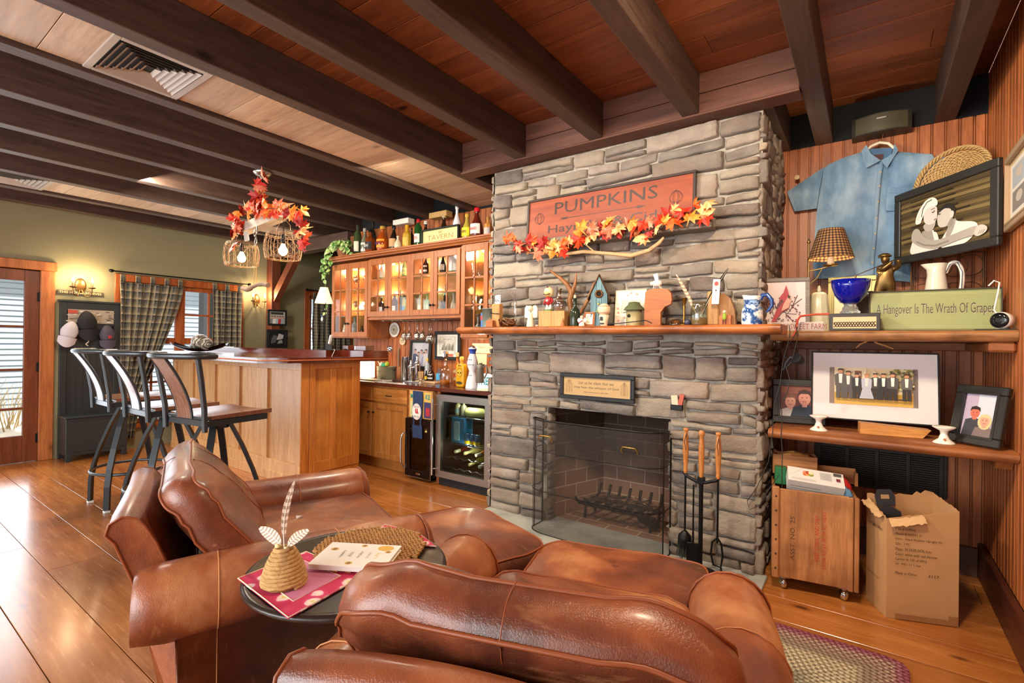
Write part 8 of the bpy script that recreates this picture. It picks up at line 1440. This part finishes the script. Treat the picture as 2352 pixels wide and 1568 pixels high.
for i, (dx, dz, h, lab) in enumerate(((-.07, .17, '#d0dcd4', 'white packet'), (-.035, .165, '#2c9a6c', 'green cloth'), (-.01, .165, '#3caa7c', 'second green cloth'), (.03, .18, '#b8c83a', 'lime green packet'))):
    b = B(); b.ball((0, 0, 0), .028, 12, 9, (1, .8, 1.1), lambda x, y, z: 1+.2*noise3(x*9+i, y*9, z*9)); solo('bar_towel', b, plain(h, .7), lab+' stuffed in the galvanised tub', 'cloth', (x_+dx, y_-.02, ZK+dz-.005))
for i, (u, v, h, lab) in enumerate(((892, 808, '#c98a3a', 'tall orange wooden spoon handle in the galvanised tub'), (866, 826, '#d8d2b8', 'cream utensil leaning left in the galvanised tub'), (899, 812, '#d8643a', 'red-orange utensil leaning right in the galvanised tub'))): p = atY(u, v, y_); b = B(); b.tube([(x_+.0+.02*i-.02, y_, ZK+.05), (p.x, y_, p.z)], .006, 6); solo('utensil', b, plain(h, .5), lab, 'utensil')
p = atY(896, 800, 3.84); b = B(); b.at((0, 0, 0), (PI/2, 0, .5)); b.lathe([(.03, 0), (.034, .004), (.03, .012), (.012, .014), (.001, .010)], 22); solo('strainer', b, M_chrome, 'round cocktail strainer head above the galvanised tub', 'strainer', (p.x, 3.84, p.z-.005))
t = thing('serving_tray', 'long steel tray carrying the cocktail shakers on the counter', 'tray', (kx(945, 3.86), 3.84, ZK)); b = B(); b.box(-.22, .22, -.09, .09, 0, .004, .001); b.tube([(-.22, -.09, .006), (.22, -.09, .006), (.22, .09, .006), (-.22, .09, .006), (-.22, -.09, .006)], .004, 6); obj('plate', b, M_steel, t)
def shaker_(label, u, vt, y, r, ribs=None, name='cocktail_shaker'):
    x = kx(u, y); h = kh(u, vt, y); t = thing(name, label, 'shaker', (x, y, ZK+.0065)); b = B(); b.lathe([(r*.72, 0), (r*.75, .004), (r, h*.62), (r*1.02, h*.64)], 24, rib=ribs); obj('body', b, M_chrome, t); b = B(); b.lathe([(r*1.03, h*.62), (r*.95, h*.72), (r*.5, h*.80), (r*.45, h*.82)], 24); obj('shoulder', b, M_chrome, t); b = B(); b.lathe([(r*.46, h*.80), (r*.46, h*.92), (r*.40, h*.98), (.001, h)], 20); obj('cap', b, M_chrome, t)
x = kx(930, 3.83); b = B(); b.lathe([(.042, 0), (.042, .26), (.044, .262), (.04, .262), (.038, .01)], 28, rib=(14, .02)); solo('steel_cylinder', b, M_chrome, 'tall ribbed steel cylinder, leftmost on the shaker tray', 'canister', (x, 3.83, ZK+.0065))
shaker_('smaller polished cocktail shaker in the middle of the steel tray', 944, 827, 3.80, .034); shaker_('taller polished cocktail shaker at the right of the steel tray', 958, 817, 3.84, .038)
x = kx(967, 3.70); t = thing('toothpick_cup', 'small glass crammed with wooden stirrers at the end of the steel tray', 'cup', (x, 3.70, ZK)); b = B(); b.lathe([(.03, 0), (.034, .06), (.032, .06), (.028, .004)], 18, cap=False); obj('glass', b, glass(alpha=.3), t)
for i in range(16): a = i*2.4; r_ = .006+.0013*i; b = B(); b.tube([(r_*.7*math.cos(a), r_*.7*math.sin(a), .006), (r_*1.3*math.cos(a), r_*1.3*math.sin(a), .125)], .003, 5); obj('stirrer', b, plain('#d9b27c', .7), t)
t = thing('pale_board', 'pale wooden board under the small bottles on the counter', 'board', (kx(992, 3.88), 3.86, ZK)); b = B(); b.box(-.15, .15, -.09, .09, 0, .018, .003); obj('board', b, plain('#d8b48a', .5), t)
mk_bottle('bitters_bottle', 'little yellow-labelled black bitters bottle on the pale board', kx(979, 3.83), 3.83, ZK+.0185, .11, .019, '#1c1814', 'beer', '#e0b81c', '#101010')
mk_bottle('rum_bottle', 'squat dark bottle with white oval label and ring handle', kx(990, 3.86), 3.86, ZK+.0185, .165, .038, '#2a120c', 'round', '#c9d4d8', '#2a120c')
mk_bottle('tonic_bottle', 'tall pale bottle with yellow cap in front of the group photo', kx(981, 3.93), 3.93, ZK+.0185, .235, .030, '#a8b0b8', 'tall', '#d0d6da', '#e0b02c')
mk_bottle('seltzer_bottle', 'small bottle with bright blue label left of the whiskey decanter', kx(1008, 3.90), 3.90, ZK+.0185, .135, .032, '#6a6a78', 'square', '#4aa8e0', None, lz=(.1, .6))
y_ = 3.72; x_ = kx(1023, y_); h_ = kh(1023, 826, y_); t = thing('whiskey_decanter', 'clear glass decanter with silver stopper holding a little whiskey', 'decanter', (x_, y_, ZK)); b = B(); b.lathe([(.05, 0), (.055, .01), (.062, h_*.35), (.058, h_*.62), (.03, h_*.74), (.016, h_*.78), (.015, h_*.95), (.024, h_)], 28, cap=False); obj('glass_body', b, glass('#f2f4f4', alpha=.3), t); b = B(); b.lathe([(.001, .004), (.045, .006), (.052, h_*.22), (.001, h_*.22)], 24); obj('whiskey', b, plain('#b86a14', .1), t); b = B(); b.lathe([(.018, h_*.98), (.012, h_*1.04), (.026, h_*1.12), (.03, h_*1.25), (.024, h_*1.34), (.001, h_*1.35)], 8, smooth=False); obj('stopper', b, M_chrome, t)
mk_bottle('amber_bottle', 'tall amber bottle with tan label behind the yellow skull bottle', kx(1050, 3.86), 3.86, ZK, .33, .04, '#a85a1c', 'round', '#b8a070', '#c9a878')
y_ = 3.68; x_ = kx(1060, y_); h_ = kh(1060, 818, y_); t = thing('skull_bottle', 'flat yellow tequila bottle with a painted skull on the counter', 'bottle', (x_, y_, ZK)); b = B(); b.sup((0, 0, h_*.38), (.052, .03, h_*.38), .25, .4, 32, 16); obj('glass_body', b, plain('#d9a01c', .2), t); b = B(); b.lathe([(.016, h_*.74), (.014, h_*.84), (.022, h_*.86), (.022, h_*.97), (.01, h_)], 14); obj('cap', b, plain('#e2b04a', .3), t)
a = Art(.09, h_*.7, -.0315); a.text('KAH', .5, .92, .38, .08, '#3a2410', bold=.02); a.oval(.5, .60, .38, .20, '#5a3414', 20); a.oval(.5, .595, .34, .175, '#e8b02c', 20); a.oval(.33, .58, .09, .045, '#2a1a10'); a.oval(.67, .58, .09, .045, '#2a1a10'); a.poly([(.5, .54), (.45, .49), (.55, .49)], '#2a1a10'); a.oval(.5, .42, .16, .07, '#e8b02c', 12); a.rect(.38, .40, .62, .425, '#5a3414'); a.oval(.5, .12, .44, .07, '#4a3c1c'); obj('skull_print', a.b, M_print, t, Matrix.Translation((0, 0, h_*.06)))
y_ = 3.66; x_ = kx(1085, y_); h_ = kh(1085, 797, y_); t = thing('talavera_bottle', 'tall white painted ceramic tequila bottle with blue neck and silver ball top', 'bottle', (x_, y_, ZK)); b = B(); P = [(.066, 0), (.066, .008), (.052, h_*.22), (.034, h_*.36), (.030, h_*.42), (.048, h_*.52), (.054, h_*.6), (.046, h_*.72), (.028, h_*.84), (.030, h_*.88)]; b.lathe(P, 32); obj('body', b, plain('#e9e9ec', .15), t)
b = B(); b.lathe([(.029, h_*.84), (.030, h_*.88), (.040, h_*.965)], 28, cap=False); obj('blue_neck', b, plain('#1c3fa0', .15), t); b = B(); b.lathe([(.040, h_*.955), (.043, h_*.97), (.040, h_*.98)], 28); obj('rim', b, plain('#e9e9ec', .15), t); b = B(); b.ball((0, 0, h_*.985), .034, 20, 12, (1, 1, .7)); obj('stopper', b, M_chrome, t); b = B()
for zz, rr_, n_ in ((h_*.30, .0405, 3), (h_*.56, .0525, 4), (h_*.68, .050, 3)): b.c = rgb('#23262e'); [b.add([(rr_*1.03*math.sin(a0), -rr_*1.03*math.cos(a0), zz), (rr_*1.03*math.sin(a0+.16), -rr_*1.03*math.cos(a0+.16), zz+.004), (rr_*1.03*math.sin(a0+.16), -rr_*1.03*math.cos(a0+.16), zz+.012), (rr_*1.03*math.sin(a0), -rr_*1.03*math.cos(a0), zz+.01)], [(0, 1, 2, 3)], False) for a0 in [-.7+.35*i for i in range(n_+1)]]
b.c = (1, 1, 1); obj('painted_letters', b, M_print, t)
y_ = 3.585; p, q = atY(1096, 845, y_), atY(1134, 885, y_); W_ = .30; H_ = .155; t = thing('license_plate', 'white licence plate with teal letters leaning beside the stone', 'licence plate', (p.x, y_, ZK), rot=(math.radians(-12), 0, 0)); b = B(); b.box(0, W_, 0, .002, 0, H_, .0005); obj('plate', b, plain('#dfe8ee', .4), t); b = B(); text(b, 'FNEPARK', .26, .075, .015, .085, -.001, col='#1d8a94', bold=.02, align='l'); text(b, '2', .008, .014, .02, .02, -.001, col='#2c6a80'); text(b, 'FLORIDA', .1, .012, .10, .02, -.001, col='#4a9ab0', align='l'); obj('plate_letters', b, M_print, t)
b = B(); b.sup((0, 0, .008), (.09, .05, .008), .5, .6, 24, 8, lambda p, d: p+Vector((0, 0, .003*noise3(p.x*30, p.y*30, 1)))); solo('folded_napkin', b, plain('#e6cfb0', .8), 'folded cream napkin at the stone end of the counter', 'napkin', (kx(1115, 3.52)-.0, 3.53, ZK), (0, 0, .1))
mk_bottle('ale_bottle', 'green flip-top bottle behind the licence plate', kx(1104, 3.72), 3.72, ZK, .24, .03, '#2a3a1c', 'beer', None, '#3a4a2c'); mk_bottle('gin_bottle', 'clear orange-tinted bottle behind the licence plate near the stone', kx(1118, 3.74), 3.74, ZK, .20, .042, '#c98a5a', 'round', None, None)
t = thing('cutting_board', 'white cutting board on the counter next to the bar end', 'board', (kx(862, 3.60), 3.60, ZK)); b = B(); b.box(-.24, .17, -.03, .10, 0, .012, .003); obj('board', b, M_white, t)
t = thing('printed_towel', 'white tea towel with black print laid over the counter edge', 'towel', (kx(895, 3.52), 3.51, ZK)); b = B(); b.prism([(-.26, .03), (-.12, -.035), (.20, -.04), (.27, .0), (.12, .05), (-.1, .06)], 0, .004); obj('cloth', b, M_white, t); b = B(); text(b, 'LET THE FUN BEGIN', .26, .03, .02, .005, .0046, axis='xy', col='#1a1a1a', bold=.02); obj('towel_print', b, M_print, t)
p = atY(1140, 850, 3.2); t = thing('stone_spout', 'small metal jug hung at the left edge of the chimney stone', 'jug', (CL-.065, 3.17, 1.13)); b = B(); b.lathe([(.03, -.10), (.035, -.09), (.03, .02), (.04, .05), (.036, .052)], 18, cap=False); obj('body', b, plain('#7a746a', .45, .5), t); b = B(); b.tube(crv([(.03, 0, .03), (.065, 0, .04), (.07, 0, -.02), (.035, 0, -.07)]), .006, 6); obj('handle', b, plain('#7a746a', .45, .5), t)
# ================================================================ FRIDGES
t = thing('crate_box', 'wooden crate box with colourful printed front above the small cooler', 'box', (-3.735, 3.45, .605)); W_ = .325; H_ = .275; b = B(); b.box(0, W_, 0, .30, 0, H_, .003); obj('box', b, wood('cratebox', '#a5703c', '#d9a368', 2, .6, 1, .1, 0, .1), t)
a = Art(W_*.88, H_*.9, -.001); a.rect(0, 0, 1, 1, '#d9b55a'); a.rect(0, .0, .35, .62, '#c8c48a'); a.rect(.68, 0, 1, .62, '#3a3a6a'); a.poly([(.05, .1), (.3, .15), (.28, .5), (.1, .45)], '#8fae7c'); a.rect(.76, .08, .96, .4, '#a8323c'); a.text('MA', .14, .82, .24, .2, '#2c8a8a', bold=.03); a.text('KE', .86, .82, .22, .2, '#2c8a8a', bold=.03); obj('front_print', a.b, M_print, t, Matrix.Translation((W_/2, 0, H_*.05)))
t = thing('baseball_towel', 'navy towel with round red and white baseball team badge', 'towel', (-3.60, 3.437, .42)); b = B(); f = lambda u, v: (-.065+.135*u+.004*math.sin(v*8), -.004-.006*math.sin(u*9)*(.3+v*.5), .455-.46*v); b.grid(f, 14, 24); b.grid(lambda u, v: (f(u, v)[0], f(u, v)[1]+.005, f(u, v)[2]), 14, 24, flip=True); obj('cloth', b, plain('#22365c', .9), t)
a = Art(.126, .16, -.0125); a.oval(.5, .5, .5, .5, '#e9e7e4', 32); a.oval(.5, .5, .455, .455, '#b8283a', 32); a.oval(.5, .5, .435, .435, '#e9e7e4', 32); a.text('BOSTON', .5, .79, .50, .11, '#22365c', bold=.02); a.text('RED SOX', .5, .20, .56, .11, '#22365c', bold=.02)
for dx in (-.1, .08): a.poly([(.46+dx, .68), (.56+dx, .70), (.58+dx, .52), (.66+dx, .42), (.62+dx, .36), (.50+dx, .40), (.44+dx, .5)], '#b8283a')
obj('team_badge', a.b, M_print, t, Matrix.Translation((.0, 0, .175)))
t = thing('small_cooler', 'slim black glass-door cooler under the crate box', 'fridge', (-3.765, 3.46, .0)); W_ = .36; b = B(); b.box(0, .012, 0, .5, .02, .60); b.box(W_-.012, W_, 0, .5, .02, .60); b.box(0, W_, .49, .5, .02, .6); b.box(0, W_, .0, .5, .02, .04); b.box(0, W_, 0, .5, .585, .60); obj('cabinet', b, M_black, t)
b = B(); b.box(0, .07, -.03, -.005, .03, .60, .003); b.box(W_-.055, W_, -.03, -.005, .03, .60, .003); b.box(.07, W_-.055, -.03, -.005, .03, .10, .003); b.box(.07, W_-.055, -.03, -.005, .54, .60, .003); d = obj('door', b, plain('#0d0d0f', .08), t); b = B(); b.box(.07, W_-.055, -.02, -.016, .1, .54); obj('pane', b, glass('#a8a08c', alpha=.1), d); b = B(); b.tube(crv([(.0, -.03, .10), (-.022, -.06, .16), (-.022, -.06, .40), (.0, -.03, .46)]), .008, 8); obj('handle', b, M_chrome, d)
b = B(); b.tube([(0, -.031, .03), (W_, -.031, .03), (W_, -.031, .60)], .004, 6); obj('trim', b, M_chrome, d); b = B(); b.sup((W_*.52, -.031, .065), (.028, .002, .010), .6, .5, 20, 8); obj('badge', b, M_chrome, d)
for i, z in enumerate((.16, .245, .33, .44)): b = B(); b.box(.075, W_-.06, .02, .3, z, z+(.075 if i < 3 else .03), .004); b.box(.16, .22, .018, .03, z+(.062 if i < 3 else .03), z+.078, .001); obj('inner_drawer', b, plain('#8a836a', .5), t)
point('cooler_light', (-3.585, 3.50, .50), 2.6, (1, .95, .8), .02)
FX = -3.34; W_ = .655; t = thing('wine_fridge', 'stainless steel glass-door beverage fridge under the counter', 'fridge', (FX, 3.47, 0)); H_ = .865; b = B(); b.box(0, .02, 0, .5, .09, H_); b.box(W_-.02, W_, 0, .5, .09, H_); b.box(.0, W_, .48, .5, .09, H_); b.box(0, W_, 0, .5, .09, .11); b.box(0, W_, 0, .5, H_-.02, H_); obj('cabinet', b, plain('#1b1b1c', .5), t)
b = B(); f_ = .062; b.prism([(0, .085), (W_, .085), (W_-f_, .085+f_), (f_, .085+f_)], -.04, -.005, 'xz'); b.prism([(0, H_), (W_, H_), (W_-f_, H_-f_), (f_, H_-f_)], -.04, -.005, 'xz'); b.prism([(0, .085), (f_, .085+f_), (f_, H_-f_), (0, H_)], -.04, -.005, 'xz'); b.prism([(W_, .085), (W_-f_, .085+f_), (W_-f_, H_-f_), (W_, H_)], -.04, -.005, 'xz'); d = obj('door_frame', b, M_steel, t)
b = B(); b.box(f_, W_-f_, -.02, -.015, .085+f_, H_-f_); obj('pane', b, glass('#c4c8c0', alpha=.07), d); b = B(); b.cyl(-.012, -.075, .10, H_-.04, .009, 12); b.tube([(-.012, -.075, .16), (.02, -.038, .16)], .006, 6); b.tube([(-.012, -.075, H_-.10), (.02, -.038, H_-.10)], .006, 6); obj('handle', b, M_chrome, d)
b = B(); b.box(.01, W_-.01, 0, .02, .0, .085); obj('kick_grille', b, M_black, t)
for i in range(5): b = B(); b.box(.02, W_-.02, -.006, 0, .012+i*.014, .018+i*.014); obj('grille_slat', b, plain('#2a2a2c', .4), t)
for z in (.66, .40, .27, .17):
    b = B()
    for i in range(14): x = .04+i*(W_-.08)/13; b.tube([(x, .03, z), (x, .44, z)], .0018, 4)
    b.tube([(.03, .03, z), (W_-.03, .03, z)], .004, 6) if z > .39 else b.tube([(.03+(W_-.06)*i/40, .03, z+.008*math.sin(i*.95)) for i in range(41)], .004, 6); obj('wire_shelf', b, M_chrome, t)
point('fridge_light', (FX+.33, 3.55, H_-.06), 5.0, (1, .97, .9), .03); point('fridge_light', (FX+.33, 3.53, .36), 3.0, (1, .95, .8), .03)
def ff(name, lab, x, z, h, r, col, pr, lb, cp_, **k): return mk_bottle(name, lab, FX+x, 3.60, z+.004, h, r, col, pr, lb, cp_, **k)
ff('soda_bottle', 'clear bottle with pale blue label on the fridge top shelf', .13, .66, .13, .033, '#a8a070', 'tall', '#9ab8c0', None)
ff('soda_bottle', 'clear bottle lying at the right of the fridge top shelf', .20, .66, .12, .03, '#9a9a80', 'tall', None, None)
b = B(); b.at((FX+.36, 3.62, .70), (0, PI/2, .15)); b.lathe([(.04, -.12), (.043, -.11), (.043, .05), (.02, .10), (.015, .18)], 20); solo('lying_wine_bottle', b, plain('#c9cc84', .3), 'wine bottle with pale yellow label lying on the fridge top shelf', 'bottle')
b = B(); b.box(0, .16, 0, .13, 0, .235, .002); t2 = solo('blue_gift_box', b, plain('#1f8ac8', .4), 'bright blue bottle gift box standing in the fridge', 'box', (FX+.09, 3.55, .405)); b = B(); b.sup((.07, -.002, .11), (.038, .003, .09), .3, .4, 24, 10); obj('window_print', b, plain('#9acbe6', .4), t2)
for i in range(3): b = B(); b.lathe([(.022, 0), (.026, .006), (.026, .095), (.020, .103)], 18); q = solo('drink_can', b, plain('#4a7ab0', .3, .4), ['blue and yellow drink can, nearest the blue gift box', 'middle blue and yellow drink can in the fridge', 'rightmost blue and yellow drink can in the fridge'][i], 'can', (FX+.29+.062*i, 3.55+.0*i, .405)); b = B(); b.lathe([(.0265, .008), (.0265, .038)], 18, cap=False); obj('yellow_band', b, plain('#e8c81c', .4), q); b = B(); b.lathe([(.019, .103), (.018, .105), (.001, .105)], 18); obj('lid', b, M_chrome, q)
ff('beer_bottle', 'brown glass bottle with blue label and white cap in the fridge', .50, .40, .22, .028, '#8a4a20', 'beer', '#5ab4d8', '#e6e6e2', lz=(.1, .48)); ff('beer_bottle', 'amber bottle at the far right of the fridge middle shelf', .57, .40, .17, .028, '#a86a3a', 'beer', '#c9b890', None)
for i, (x, z, h) in enumerate(((.10, .285, '#7a2c1c'), (.22, .285, '#c9c07a'), (.36, .285, '#c9822c'), (.50, .285, '#a8402c'), (.28, .185, '#6a7020'), (.40, .185, '#50581c'), (.52, .185, '#3a401c'))):
    t = thing('lying_wine_bottle', ('wine bottle lying %s on the %s fridge rack' % (['far left', 'second from left', 'second from right', 'far right'][i] if i < 4 else ['at the left', 'in the middle', 'at the right'][i-4], 'upper' if i < 4 else 'lowest')), 'bottle', (FX+x, 3.78, z+.024)); T_ = Matrix.Rotation(PI/2, 4, 'X') @ Matrix.Rotation(.12, 4, 'Y'); b = B(); b.lathe([(.036, -.12), (.038, -.11), (.038, .06), (.016, .12), (.014, .20)], 18); obj('glass_body', b, plain(h, .12), t, T_); b = B(); b.lathe([(.0165, .14), (.0165, .21), (.012, .212)], 14); obj('foil', b, plain(['#e8e4c0', '#b8b080', '#c9c9c0'][i % 3], .4), t, T_)
